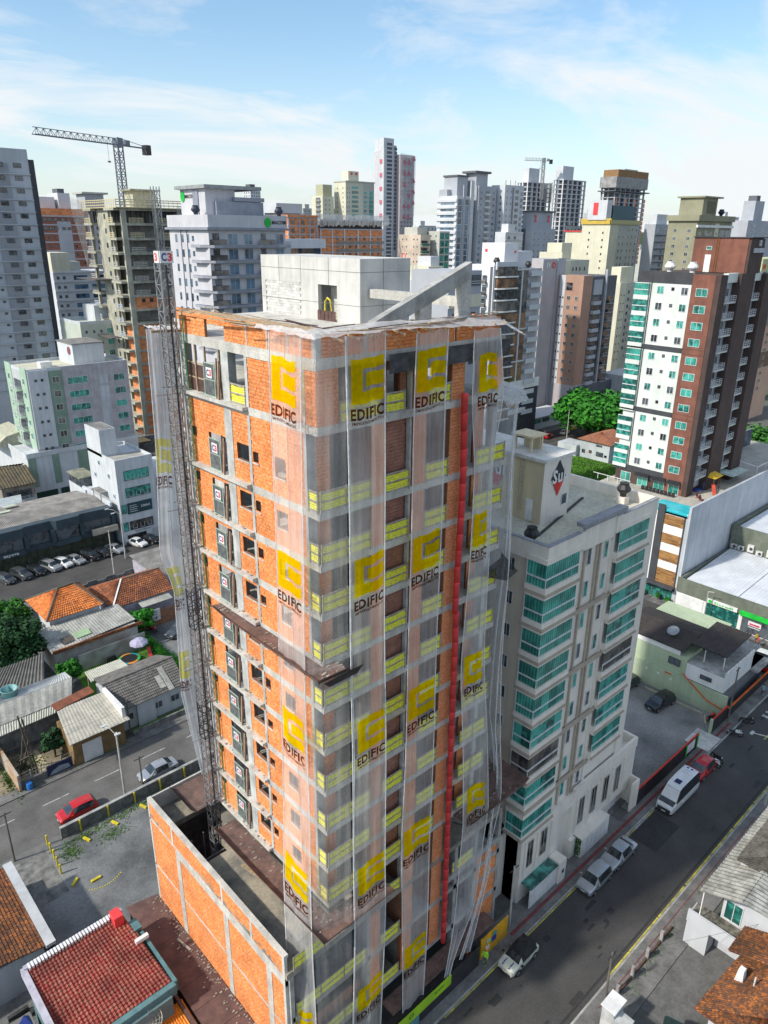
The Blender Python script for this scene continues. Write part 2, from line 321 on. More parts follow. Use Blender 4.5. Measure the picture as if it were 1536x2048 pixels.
ground('side_road', [(-60, 64.2, 98, 72.2)], 0.008, asph_l)
ground('upper_road', [(-60, 117.5, 98, 125)], 0.008, asph)
ground('far_road', [(-60, 150, 98, 160), (150, 118.5, 420, 127), (165, 112.5, 420, 118)], 0.008, asph)
ground('car_park_paving', [(20, 125, 66, 133)], 0.012, asph)
ground('pavement', [(17, 25.5, 59, 28.0), (59, 25.5, 98, 26.9), (-60, 15.4, 98, 18.2), (98-1.6, 26.9, 98, 64), (107, 26, 109, 50), (-60, 72.2, 98, 73.6), (-60, 115.6, 98, 117.5)], 0.12, pave, 0.12)
ground('pavement', [(43, 28.0, 62.4, 33)], 0.124, pave, 0.12)
ground('concrete_path', [(9.6, 56.6, 13.6, 63.0)], 0.02, conc_d)
ground('gravel_ground', [(13.6, 47, 40, 63.1), (-4, 44, 13.6, 56.6)], 0.008, gravel_d)
ground('car_park_ground', [(61, 27.0, 84.5, 62)], 0.012, gravel)
ground('motorcycle_yard', [(38.6, 74, 47, 96.6)], 0.012, gravel_d)
ground('kerb', [(17, 25.36, 98, 25.5), (-60, 18.2, 98, 18.36)], 0.13, conc, 0.13)
mb = MB(); xx = 10.0
while xx < 98:
    w = R_.uniform(3, 9)
    if R_.random() < .9: mb.box(xx, 18.42, 0, xx+w, 18.56+R_.random()*.03, .016, skip='b')
    if xx > 30 and xx < 60: mb.box(xx, 25.22, 0, xx+w, 25.33, .016, skip='b')
    xx += w+R_.uniform(0.05, .5)
solo('kerb_line', mb, yline, kind='structure')
mb = MB()
for x in range(5): mb.box(88.6+x*1.15, 19.4, 0, 89.1+x*1.15, 24.2, .016, skip='b')
for x in range(-2, 12): mb.box(10+x*5.6, 69.2, 0, 12.8+x*5.6, 69.33, .016, skip='b')
mb.box(59.2, 25.20, 0, 61.6, 25.33, .02, skip='b')
for x in range(8): mb.box(30+x*2.75, 126.5, 0, 30.1+x*2.75, 131, .02, skip='b')
solo('lane_marking', mb, wline, kind='structure')
mb = MB(); mb.box(84, 22.0, 0, 95, 22.15, .016, skip='b'); mb.box(83, 19.4, 0, 86, 19.55, .016, skip='b'); mb.box(98, 22, 0, 98.1, 26, .016, skip='b')
solo('centre_line', mb, yline, kind='structure')
mb = MB(); mb.box(40, 26.1, .12, 84, 26.4, .132, skip='b'); mb.box(40, 17.5, .12, 70, 17.58, .132, skip='b')
solo('tactile_strip', mb, redpave, kind='structure')
mb = MB()
for i in range(46):
    x = R_.uniform(30, 96); y = R_.uniform(18.9, 25); a = R_.uniform(.2, 1.6); b = R_.uniform(.15, .6)
    mb.quad((x, y, .0125+i*.00006), (x+a, y, .0125+i*.00006), (x+a, y+b, .0125+i*.00006), (x, y+b, .0125+i*.00006))
mb.box(58, 22.3, .009, 63, 25.1, .0122); mb.box(30, 18.75, .009, 96, 18.95, .0121)
solo('road_patch', mb, M('patched_asphalt', (0.040, 0.040, 0.042), (0.03, 0.03, 0.032), 1, 0.9, fine=7), kind='structure')
# far hills beyond the city
hillm = M('hill_forest', (0.055, 0.10, 0.05), (0.03, 0.06, 0.035), 0.01, 0.95)
def hill(cx, cy_, L, W, h, rot, name='hill'):
    mb = MB(); n, k = 40, 8; vs = []; ca, sa = math.cos(rot), math.sin(rot)
    for i in range(n+1):
        for j in range(k+1):
            u = i/n*2-1; v = j/k*2-1; hh = h*max(0, (1-u*u))**.8*(1-v*v)*(0.75+.25*math.sin(u*9+cx)+.12*math.sin(u*23))
            x, y = u*L, v*W; vs.append((cx+x*ca-y*sa, cy_+x*sa+y*ca, hh-2))
    mb.add(vs, [(i*(k+1)+j, (i+1)*(k+1)+j, (i+1)*(k+1)+j+1, i*(k+1)+j+1) for i in range(n) for j in range(k)])
    mb.sm = True; solo(name, mb, hillm, kind='structure')
hill(2050, 2520, 900, 300, 150, rad(-40)); hill(3600, 1500, 1300, 300, 120, rad(-60)); hill(1250, 3600, 1200, 300, 130, rad(-20))

# ------------------------------------------------------------------ the unfinished brick tower
X0, Y0 = 21.55, 28.0
tower = thing('unfinished_apartment_tower', 'unfinished orange brick apartment tower in the centre, wrapped in white safety nets', 'building', (27, 35, 0))
SL = [48.0, 43.5, 40.55, 37.6, 34.6, 31.6, 28.62, 25.6, 22.6, 19.55, 16.6]      # floor surfaces
TH = 0.46
for i, z in enumerate(SL):
    mb = MB(); mb.box(X0, Y0, z-TH, 36.0, 41.4, z)
    if z < 47: mb.box(36.0, Y0, z-TH, 36.75, 29.6, z)
    mb.box(X0-.34, 34.2, z-.2, X0, 41.5, z-.004)                 # ledge in front of the hoist doors
    mb.box(25, 41.4, z-TH, 36, 48.5, z)
    part('floor_slab', mb, conc_l, tower)
mb = MB(); mb.box(X0, Y0, 50.8, X0+.35, 41.4, 51.35); mb.box(X0+.35, Y0, 50.8, 36, Y0+.35, 51.35); mb.box(35.65, Y0+.35, 50.8, 36, 41.4, 51.35)
mb.box(X0+.35, Y0+.35, 51.1, 35.65, 41.4, 51.34); mb.box(25, 41.4, 51.1, 36, 48.5, 51.34); mb.box(X0-.03, 28, 50.75, X0, 34.2, 51.1)
part('roof_slab', mb, conc_l, tower)
# bricks: laid course by course, the largest-looking ones singly
LAID = []
def lay(face, pl, u0, u1, z0, z1, holes=(), mat='o', lw=0.29, ch=0.2, out=.03):
    n = max(1, round((z1-z0)/ch)); c = (z1-z0)/n
    for i in range(n):
        a, b = z0+i*c+.010, z0+(i+1)*c-.010; zc = (a+b)/2
        segs = [(u0, u1)]
        for h0, h1, q0, q1 in holes:
            if q0 < zc < q1:
                ns = []
                for s0, s1 in segs:
                    if h1 <= s0 or h0 >= s1: ns.append((s0, s1)); continue
                    if h0 > s0: ns.append((s0, h0))
                    if h1 < s1: ns.append((h1, s1))
                segs = ns
        for s0, s1 in segs:
            u = s0-(lw+.01)*(.5 if i % 2 else 0)
            while u < s1:
                p, q = max(u, s0), min(u+lw, s1)
                if q-p > .04: LAID.append((face, pl, p, q, a, b, mat, out, abs(q-p-lw) < .004))
                u += lw+.014
def wallback(mb, face, pl, u0, u1, z0, z1, holes=(), th=.14):
    """mortar wall behind the bricks with real openings"""
    us = sorted({u0, u1, *[h[0] for h in holes], *[h[1] for h in holes]}); zs = sorted({z0, z1, *[h[2] for h in holes], *[h[3] for h in holes]})
    us = [u for u in us if u0 <= u <= u1]; zs = [z for z in zs if z0 <= z <= z1]
    for a, b in zip(us, us[1:]):
        run = None
        for c, d in list(zip(zs, zs[1:]))+[(None, None)]:
            solid = c is not None and not any(h[0] <= (a+b)/2 <= h[1] and h[2] <= (c+d)/2 <= h[3] for h in holes)
            if solid: run = (run[0], d) if run else (c, d)
            elif run:
                if face == 'L': mb.box(pl, a, run[0], pl+th, b, run[1])
                else: mb.box(a, pl, run[0], b, pl+th, run[1])
                run = None
mbk = MB(); colm = MB(); frames = MB()
def wall(face, pl, u0, u1, z0, z1, holes=(), mat='o'):
    wallback(mbk, face, pl, u0, u1, z0, z1, holes); lay(face, pl, u0, u1, z0, z1, holes, mat)
PL = X0+.05
# storeys of the left (sunlit) face
floors = list(zip(SL[1:], SL[:-1]))
for i, (f, top) in enumerate(floors):
    t = top-TH
    wall('L', PL, 36.75, 40.85, f, t, [(40.17, 40.75, f+1.62, f+2.25), (36.75, 38.72, f-.01, f+2.3)])
    wall('L', PL, 34.3, 35.95, f, t, [(34.35, 35.6, f+1.25, f+2.28)])
    h3 = [(33.42, 33.97, f+1.38, f+2.05), (30.85, 31.85, f+1.05, f+2.15)]
    wall('L', PL, 29.15, 34.05, f, t, h3)
    for y0, y1 in ((40.85, 41.4), (35.95, 36.75), (34.05, 34.3), (28.93, 29.15)): colm.box(X0-.012, y0, f, X0+.5, y1, t)
    for (a, b, c, d) in ((34.35, 35.6, f+1.25, f+2.28), *h3):
        frames.box(X0-.03, a-.03, c-.07, X0+.02, b+.03, c)
    # corner: set-back side wall
    colm.box(X0+.5, 28.95, f, X0+.62, 29.15, t)
    wall('F', 28.98, X0+.62, X0+1.5, f, t, mat='p')
f, t = 48.0, 50.8
wall('L', PL, 29.15, 34.05, f, t); wall('L', PL, 28.05, 28.93, f, t); wall('F', Y0+.05, X0+.06, 22.95, f, t, mat='p')
for y0, y1 in ((40.85, 41.4), (35.95, 36.7), (34.05, 34.3), (28.93, 29.15)): colm.box(X0-.012, y0, f, X0+.5, y1, t)
# parapet bricks on the roof
for a, b in ((28.3, 30.2), (30.35, 32.0), (32.1, 33.9), (34.0, 36.2), (38.3, 41.2)): wall('L', PL, a, b, 51.35, 52.5 if a < 38 else 52.35)
for a, b in ((X0+.35, 24.6), (24.85, 28.5), (28.6, 31.4), (31.6, 35.4)): wall('F', Y0+.05, a, b, 51.35, 52.45, mat='o')
for y in (30.2, 32.0, 33.9): colm.box(X0, y, 51.35, X0+.2, y+.12, 52.5)
colm.box(X0, Y0, 51.35, X0+.35, Y0+.3, 52.55); colm.box(24.6, Y0, 51.35, 24.85, Y0+.2, 52.5)
wall('L', 25.05, 37.5, 48.2, 51.35, 52.1); wall('L', 35.7, 28.3, 30.5, 51.3, 52.4)
# right (shaded) face: brick piers, recessed brown walls
PIERS = ((25.15, 26.06), (28.24, 29.28), (31.3, 32.4))
allf = [(s, e) for s, e in zip([4.6, 8.9, 13.1]+SL[::-1], [8.4, 12.6, 16.1]+[z-TH for z in SL[::-1][1:]]+[50.8])]
for f, t in allf:
    for a, b in PIERS:
        if f > 47 and a < 26: continue
        wall('F', 28.0, a, b, f, t, mat='p')
        mbk.box(a, 28.14, f, a+.1, 29.6, t); mbk.box(b-.1, 28.14, f, b, 29.6, t)
    if f > 13: colm.box(28.06, 28.05, f, 28.2, 28.35, t)
    lay_top = f > 47
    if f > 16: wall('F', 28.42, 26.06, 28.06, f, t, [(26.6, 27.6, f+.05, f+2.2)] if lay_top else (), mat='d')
    if f > 16: wall('F', 28.7, 34.3, 35.2, f, t, mat='p')
    if f > 16: colm.box(35.5, 28.2, f, 35.9, 28.7, t); colm.box(32.45, 29.0, f, 32.8, 29.4, t)
wall('F', 28.05, 34.9, 35.9, 48.3, 50.6, mat='o')
# dark interiors
inn = MB()
for f, t in allf:
    inn.box(22.9, 30.6, f, 25.9, 30.75, t); inn.box(25.95, 29.0, f, 26.06, 33, t); inn.box(28.1, 30.2, f, 36, 30.35, t) if f < 47 else inn.box(28.1, 36.4, f, 31, 36.6, t)
    inn.box(30.1, 32.6, f, 30.25, 41, t)
    if f > 16: inn.box(24.2, 32.8, f, 24.35, 41.2, t) if f < 47 else None
    if f > 16 and f < 47: inn.box(24.0, 41.3, f, 36, 41.42, t); inn.box(25, 48.3, f, 36, 48.45, t); inn.box(25, 41.42, f, 25.15, 48.3, t)
part_each('partition_wall', inn, room, tower)
part('wall_backing', mbk, mortar, tower)
part_each('column', colm, M('column_concrete', (0.56, 0.565, 0.55), (0.36, 0.37, 0.36), 1.0, 0.9, 0.25, streak=0.35), tower)
part_each('window_sill', frames, conc_l, tower)
# ---- podium
for nm, rects in (('deck_slab', [(18.1, 28.0, 12.6, 39.7, 39.3, 13.1), (20.9, 39.3, 12.6, 39.7, 42.0, 13.1), (18.1, 44.5, 12.6, 24, 46.9, 13.1), (22.2, 42.0, 12.6, 25, 46.9, 13.1)]),
                  ('podium_slab', [(18.4, 28.0, 8.4, 39.7, 41.0, 8.85)]), ('podium_slab', [(18.4, 28.0, 4.15, 39.7, 46.5, 4.6)])):
    mb = MB()
    for r in rects: mb.box(*r)
    if nm == 'deck_slab': part(nm, mb, M('patchy_deck_screed', (0.40, 0.35, 0.27), (0.17, 0.165, 0.15), 0.32, 0.85, 0.2, fine=5, lo=0.4, hi=0.6), tower)  # tan and dark grey mixed in large noise patches
    else: part(nm, mb, conc, tower)
WX = 18.1
wall('L', WX+.03, 28.35, 46.8, 4.0, 14.3, mat='w')
cm = MB()
cm.box(WX-.02, 28.2, 14.3, WX+.3, 46.95, 14.55); cm.box(WX-.03, 28.2, 11.85, WX+.2, 42.6, 12.7); cm.box(WX-.02, 42.6, 12.5, WX+.2, 46.9, 12.7)
for y in (42.6, 35.7, 30.35): cm.box(WX-.035, y-.62, 4.0, WX+.2, y, 11.85)
for y in (46.95, 43.1, 35.85, 32.15, 28.45): cm.box(WX-.02, y-.25, (12.7 if y < 46 and y > 29 else 4.0), WX+.2, y, 14.3)
cm.box(WX-.02, 28.3, 7.7, WX+.2, 46.9, 7.88); cm.box(18.1, 46.8, 4, 30, 46.95, 14.5)
part_each('podium_beam', cm, conc_l, tower)
mb = MB(); mb.box(18.35, 28.3, 13.1, 18.42, 46.8, 14.28); mb.box(18.3, 40, 0, 25, 40.1, 12.6); mb.box(18.4, 46.5, 0, 25, 46.7, 12.6); mb.box(24.9, 40, 0, 25, 46.6, 12.6)
mb.box(18.4, 33, 0, 40, 33.2, 12.6); mb.box(28.1, 28.4, 4.6, 28.2, 33, 8.4)
part_each('podium_inner_wall', mb, conc_d, tower)
mb = MB()
for x in (24.9, 34.0, 36.4, 39.4): mb.box(x, 28.0, 0, x+.35, 28.4, 12.6)
mb.box(32.4, 27.98, 9.6, 39.7, 28.2, 10.2); mb.box(36.4, 27.98, 6.7, 39.7, 28.1, 7.0); mb.box(35, 27.98, .8, 39.7, 28.15, 1.9); mb.box(18.3, 28.0, 0, 18.6, 28.3, 12.6)
part_each('podium_column', mb, conc, tower)
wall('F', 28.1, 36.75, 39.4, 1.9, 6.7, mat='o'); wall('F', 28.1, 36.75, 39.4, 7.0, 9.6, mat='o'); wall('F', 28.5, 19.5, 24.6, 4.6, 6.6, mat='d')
mb = MB(); mb.box(18.4, 29.2, 4.6, 20.2, 29.3, 6.9); part('plaster_panel', mb, whitep, tower)
# joined bricks and the 300 that show largest
def bdist(b):
    u = (b[2]+b[3])/2; z = (b[4]+b[5])/2
    p = (b[1], u, z) if b[0] == 'L' else (u, b[1], z)
    return p[0]**2+p[1]**2+(p[2]-57)**2
lb = [b for b in LAID if b[8] and b[6] in 'o' and b[1] < 26 and abs(b[5]-b[4]-.18) < .012]
lb.sort(key=bdist); single = set(map(id, lb[:290]))
bm_ = {'o': brick_o, 'p': brick_p, 'd': brick_d, 'w': brick_o}
bl = MB(); bl.box(-.03, -.145, -.09, 0, .145, .09, skip='e'); me_brick = bl.mesh('brick', brick_o)
for b in lb[:290]:
    u = (b[2]+b[3])/2; z = (b[4]+b[5])/2
    if b[0] == 'L': inst('brick', me_brick, tower, (b[1], u, z))
    else: inst('brick', me_brick, tower, (u, b[1], z), rad(90))
for key, nm in (('opwd', 'brickwork'),):
    mb = MB()
    for b in LAID:
        if id(b) in single: continue
        f, pl, p, q, a, c, m, o_, _ = b; jit = o_*(.75+.5*R_.random()); mb.mat('opwd'.index(m))
        if f == 'L': mb.box(pl-jit, p, a, pl, q, c, skip='e')
        else: mb.box(p, pl-jit, a, q, pl, c, skip='n')
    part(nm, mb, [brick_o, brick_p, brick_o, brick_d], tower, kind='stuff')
# ---- stair and lift core on the roof
CX, CY, CT = 32.3, 37.1, 55.45
mb = MB(); mb.box(CX, CY, 53.7, 36.8, 48.3, CT); mb.box(CX, CY, 51.3, CX+.3, 39.45, 53.7); mb.box(CX, 41.5, 51.3, CX+.3, 43.4, 53.7); mb.box(CX, 47.8, 51.3, CX+.3, 48.3, 53.7)
mb.box(CX+.3, CY, 51.3, 36.8, CY+.25, 53.7); mb.box(36.5, CY+.25, 51.3, 36.8, 48.3, 53.7)
part('concrete_core', mb, M('core_concrete', (0.64, 0.63, 0.60), (0.50, 0.50, 0.48), 0.4, 0.9, 0.2, streak=0.3), tower)
mb = MB()
for z in (52.5, 54.6): mb.box(CX-.006, CY, z, CX, 48.3, z+.03); mb.box(CX, CY-.006, z, 36.8, CY, z+.03)
for y in (40.3, 43.4, 46): mb.box(CX-.006, y, 53.7, CX, y+.04, CT)
mb.box(CX+2, CY-.006, 51.3, CX+2.04, CY, CT)
part('formwork_joint', mb, conc_d, tower)
bb = MB(); bb.box(-.03, -.194, -.094, 0, .194, .094, skip='e'); me_b = bb.mesh('concrete_block', M('concrete_block', (0.66, 0.65, 0.62), (0.5, 0.5, 0.48), 2, 0.9, obj=0.18))
mb = MB(); mb.box(CX+.06, 43.4, 51.3, CX+.2, 47.8, 53.7); mb.box(CX+1.2, 39.4, 51.3, CX+1.3, 41.6, 53.7); part('block_mortar', mb, conc_l, tower)
for k in range(12):
    for j in range(11):
        y = 43.62+j*.4+(.2 if k % 2 else 0)
        if y < 47.65: inst('concrete_block', me_b, tower, (CX+.05, y, 51.42+k*.2))
    for j in range(5): inst('concrete_block', me_b, tower, (CX+1.2, 39.65+j*.4+(.1 if k % 2 else 0), 51.42+k*.2))
mb = MB(); mb.tube([(CX+.1, 40.9, 51.3), (CX+.1, 40.85, 52.6), (CX+.1, 40.6, 52.85), (CX+.1, 40.3, 52.7), (CX+.1, 40.15, 52.0)], .07, 8); mb.tube([(CX+.9, 40.5, 51.4), (CX+.9, 40.3, 52.8), (CX+.8, 40.0, 53.0), (CX+.5, 39.7, 52.9)], .07, 8)
solo('corrugated_hose', mb, yelp, 'thick yellow corrugated hose looped in the doorway of the rooftop concrete core', 'hose')
mb = MB()
for y in (39.6, 40.0, 40.4, 40.8, 41.2): mb.box(CX-.05, y, 51.35, CX-.02, y+.34, 52.0)
part('doorway_board', mb, ply, tower)
# sloping concrete beam and its posts
def rz_(x): return 52.75+(x-25.6)*(55.55-52.75)/(33.0-25.6)
mb = MB()
for a, b in ((25.6, 33.0),):
    mb.add([(a, 28.35, rz_(a)-.75), (b, 28.35, rz_(b)-.9), (b, 28.85, rz_(b)-.9), (a, 28.85, rz_(a)-.75), (a, 28.35, rz_(a)), (b, 28.35, rz_(b)), (b, 28.85, rz_(b)), (a, 28.85, rz_(a))],
           [(0, 3, 2, 1), (4, 5, 6, 7), (0, 1, 5, 4), (1, 2, 6, 5), (2, 3, 7, 6), (3, 0, 4, 7)])
part('sloping_beam', mb, conc, tower)
for a, b in ((28.95, 29.85), (32.2, 33.0), (25.8, 26.5)):
    mb = MB(); mb.box(a, 28.37, 50.8, b, 28.83, rz_(a)-.3 if a > 26 else 52.3); part('roof_post', mb, conc_l, tower)
mb = MB(); mb.box(33.0, 28.84, 53.05, 33.5, 37.09, 53.6); part('cross_beam', mb, conc_l, tower)
# planks lying round the roof edge
for k in range(46):
    side = k % 2
    mb = MB()
    if side == 0:
        y = R_.uniform(28, 40); x = R_.uniform(20.8, 23.5); a = rad(R_.uniform(75, 100)); L = R_.uniform(2.0, 4.5)
    else:
        y = R_.uniform(27.2, 29.2); x = R_.uniform(22, 34); a = rad(R_.uniform(-12, 12)); L = R_.uniform(1.5, 4)
    z = 52.56+R_.random()*.1; d = (math.cos(a)*L, math.sin(a)*L)
    mb.beam((x, y, z), (min(x+d[0], 35.8), min(y+d[1], 41.5), z+R_.uniform(-.05, .05)), R_.choice([.06, .1, .16]), .04)
    part('plank', mb, wood if R_.random() < .6 else ply if R_.random() < .4 else wood_g, tower)
for k in range(13):
    mb = MB(); x = 22.5+k*1.02; mb.beam((x, 27.0, 52.2), (x+.05, 28.9, 52.5), .09, .09); part('outrigger', mb, wood, tower)
mb = MB()
for k in range(3): mb.box(X0-.05+k*.25, 28.2, 52.62+k*.03, X0+.1+k*.25, 41.2, 52.66+k*.03)
part('edge_board', mb, wood, tower)
# ---- yellow guard rails
RAILM = {}
def rail(face, u0, u1, z, pl):
    w = round(u1-u0, 2); key = w
    if key not in RAILM:
        a = MB(); n = max(1, round(w/1.8))
        for z0, z1 in ((.0, .10), (.53, .62), (1.02, 1.12)): a.box(0, -.04, z0, w, -.01, z1)
        for i in range(n+1): x = min(w-.04, max(.04, i*w/n)); a.box(x-.035, -.075, -.1, x+.035, -.04, 1.18)
        b = MB()
        for zl, zh in ((.11, .52), (.63, 1.01)):
            k = 6; m = max(2, int(w/.25)); vs = []
            for i in range(k+1):
                for j in range(m+1): vs.append((w*j/m, -.03+(.045 if i % 2 else 0)+.01*math.sin(j*1.7+i), zl+(zh-zl)*i/k-.02*math.sin(j*math.pi/m*n)**2))
            b.add(vs, [(i*(m+1)+j, i*(m+1)+j+1, (i+1)*(m+1)+j+1, (i+1)*(m+1)+j) for i in range(k) for j in range(m)])
        RAILM[key] = (a.mesh('guard_rail', wood_g), b.mesh('yellow_mesh', yel))
    a, b = RAILM[key]
    if face == 'F': o = inst('guard_rail', a, tower, (u0, pl, z)); inst('yellow_mesh', b, o, (u0, pl, z))
    else: o = inst('guard_rail', a, tower, (pl, u1, z), rad(-90)); q = bpy.data.objects.new('yellow_mesh', b); COL.objects.link(q); q.parent = o
for f in SL[1:]:
    rail('F', 21.6, 25.15, f, Y0+.02); rail('L', 28.05, 28.9, f, X0+.02)
    rail('F', 26.1, 28.04, f, Y0+.02); rail('F', 29.3, 31.28, f, Y0+.02); rail('F', 33.7, 36.6, f, Y0+.02)
rail('F', 22.97, 25.8, 48, Y0+.02); rail('F', 26.1, 27.6, 48, Y0+.02); rail('F', 29.3, 31.28, 48, Y0+.02); rail('F', 33.7, 34.9, 48, Y0+.02); rail('L', 34.32, 35.9, 48, X0+.02); rail('L', 34.32, 35.9, 48, 30.0)
for f in (13.1,): rail('F', 18.6, 21.4, f, Y0+.02); rail('F', 26.1, 28.04, f, Y0+.02)
for f in (8.85, 4.6): rail('F', 18.7, 24.8, f, Y0+.02); rail('F', 26.1, 28.04, f, Y0+.02)
rail('F', 33.7, 36.3, 10.2, Y0+.05)
# ---- hoist landing gates with their C3 signs, leaning planks
ga = MB(); w, h = 1.25, 1.95
for x0, x1, z0, z1 in ((0, .06, 0, h), (w-.06, w, 0, h), (.06, w-.06, 0, .06), (.06, w-.06, h-.06, h), (.06, w-.06, .95, 1.0)): ga.box(x0, -.04, z0, x1, 0, z1)
gate_me = ga.mesh('landing_gate', gsteel)
gm = MB(); gm.box(.06, -.02, .06, w-.06, -.01, h-.06); gmesh = gm.mesh('gate_mesh', M('wire_mesh', (0.07, 0.08, 0.085), (0.14, 0.15, 0.15), 3, 0.7))
gs = MB(); gs.box(.33, -.055, 1.08, .95, -.045, 1.68); gs.mat(1); letters(gs, 'C', (.37, -.058, 1.18), (1, 0, 0), UP, .26, .4, .05); gs.mat(2); letters(gs, '3', (.65, -.058, 1.18), (1, 0, 0), UP, .24, .4, .05)
gsm = gs.mesh('gate_sign', [whitep, bluep, redp])
for i, f in enumerate(SL):
    o = inst('landing_gate', gate_me, tower, (X0-.08, 38.55, f), rad(-90))
    for nm, me in (('gate_mesh', gmesh), ('gate_sign', gsm)): q = bpy.data.objects.new(nm, me); COL.objects.link(q); q.parent = o
    for k in range(3):
        mb = MB(); y = 37.15-k*.19; mb.beam((X0-.12-.05*k, y, f), (X0-.05, y-.02, f+2.3-.15*k), .1, .05); part('leaning_plank', mb, ply if k != 1 else wood, tower)
    if i > 1:
        mb = MB()
        for q in range(16): x = X0-.3+R_.random()*.25; y = R_.uniform(34.4, 41.2); s = R_.uniform(.04, .16); mb.box(x, y, f-.004, x+s, y+s*1.4, f+s*.4, skip='b')
        part('rubble', mb, debris, tower, kind='stuff')
# top-floor plywood infill
for y0, y1 in ((39.75, 40.75), (38.65, 39.7)):
    for z0, z1 in ((48.05, 48.75), (48.85, 49.6)): mb = MB(); mb.box(X0+.12, y0, z0, X0+.15, y1, z1); part('plywood_panel', mb, ply, tower)
for y in (40.8, 39.7, 38.6, 37.0): mb = MB(); mb.box(X0+.02, y-.05, 48, X0+.12, y+.05, 50.8); part('timber_stud', mb, wood, tower)
for z in (48.78, 49.65): mb = MB(); mb.box(X0+.1, 38.6, z, X0+.13, 40.8, z+.08); part('timber_rail', mb, wood, tower)
for x in (24, 27.5, 31): mb = MB(); mb.tube([(x, 34, 48), (x, 34, 51.1)], .04, 6); part('steel_prop', mb, dsteel, tower)
# dust-coloured catch platforms with turned-up edges
def tray(name, inner, outer, z, lip=.55, lipout=.45):
    mb = MB(); n = len(inner); vs = []
    for (a, b), (c, d) in zip(inner, outer):
        dx, dy = c-a, d-b; L = math.hypot(dx, dy); ex, ey = dx/L*lipout, dy/L*lipout
        vs += [(a, b, z), (c, d, z), (c+ex, d+ey, z+lip), (c+ex, d+ey, z+lip-.06), (c+.0, d, z-.1), (a, b, z-.1)]
    mb.add(vs, [(i*6+j, i*6+(j+1) % 6, (i+1)*6+(j+1) % 6, (i+1)*6+j) for i in range(n-1) for j in range(6)]+[tuple(range(6)), tuple((n-1)*6+j for j in range(5, -1, -1))])
    o = part(name, mb, dust, tower)
    mb = MB()
    for i in range(n-1):
        (a, b), (c, d) = outer[i], outer[i+1]; m = max(1, int(math.hypot(c-a, d-b)/1.2))
        for k in range(m): t_ = k/m; px, py = a+(c-a)*t_, b+(d-b)*t_; ix, iy = inner[i][0]+(inner[i+1][0]-inner[i][0])*t_, inner[i][1]+(inner[i+1][1]-inner[i][1])*t_; mb.beam((px, py, z-.12), (ix, iy, z-.75), .06)
    part('tray_bracket', mb, dsteel, o)
    mb = MB()
    for k in range(70):
        i = R_.randrange(n-1); t_ = R_.random(); s_ = R_.uniform(.1, .95); a = [inner[i][q]+(inner[i+1][q]-inner[i][q])*t_ for q in (0, 1)]; c = [outer[i][q]+(outer[i+1][q]-outer[i][q])*t_ for q in (0, 1)]
        x, y = a[0]+(c[0]-a[0])*s_, a[1]+(c[1]-a[1])*s_; s = R_.uniform(.03, .14); mb.box(x, y, z, x+s*1.6, y+s, z+s*.4, skip='b')
    part('rubble', mb, debris, o, kind='stuff')
    return o
tray('catch_platform', [(21.5, 38.4), (21.5, 36), (21.5, 28.0), (22.4, 28.0)], [(20.7, 38.4), (20.5, 36), (20.4, 26.9), (22.4, 26.9)], 34.35, .3, .3)
part('black_catch_net', MB().add([(34.6, 27.9, 35.8), (36.9, 27.9, 36.4), (37.9, 28.6, 36.3), (37.7, 26.95, 35.5), (36.4, 26.9, 35.2)], [(0, 4, 3, 2, 1)]), netmat('black_net', (.05, .05, .055), .6, .85, 3), tower)
tray('catch_platform', [(21.5, 39.2), (21.5, 34), (21.5, 28.0), (26, 28.0)], [(20.0, 39.2), (20.0, 34), (20.0, 26.5), (26, 26.5)], 15.7)
tray('catch_platform', [(33.5, 28.0), (37.2, 28.0), (37.2, 31.5)], [(33.5, 26.5), (40, 26.4), (40.3, 31.5)], 16.3)
mb = MB(); mb.box(20.3, 43.2, 14.2, 23.6, 46.7, 14.3); mb.add([(20.3, 46.7, 14.3), (20.3, 43.2, 14.3), (19.9, 43.2, 14.8), (19.9, 46.7, 14.8)], [(0, 1, 2, 3), (3, 2, 1, 0)]); part('catch_platform', mb, dust, tower)
mb = MB(); mb.add([(20.35, 26.4, 34.55), (23.2, 26.4, 34.6), (23.0, 26.7, 33.95), (20.9, 26.6, 34.0)], [(0, 1, 2, 3), (3, 2, 1, 0)]); part('torn_black_net', mb, blackp, tower)
mb = MB(); mb.box(26.0, 27.55, 50.2, 35.9, 27.6, 51.2); part('black_edge_net', mb, M('black_shade_cloth', (0.035, 0.035, 0.04), (0.08, 0.08, 0.085), 2, 0.8), tower)
# deck clutter
mb = MB(); mb.beam((20.6, 37.0, 13.5), (20.9, 35.2, 13.5), .25, .06); part('plank', mb, wood, tower)
for x, y in ((19.2, 42), (20.3, 42.2), (20.2, 39.4)): mb = MB(); mb.tube([(x, y, 8.8), (x, y, 13.0)], .05, 6); part('steel_prop', mb, steel, tower)
mb = MB(); mb.box(26.2, 26.6, 3.0, 38, 27.9, 3.1); part('street_canopy', mb, dust, tower)
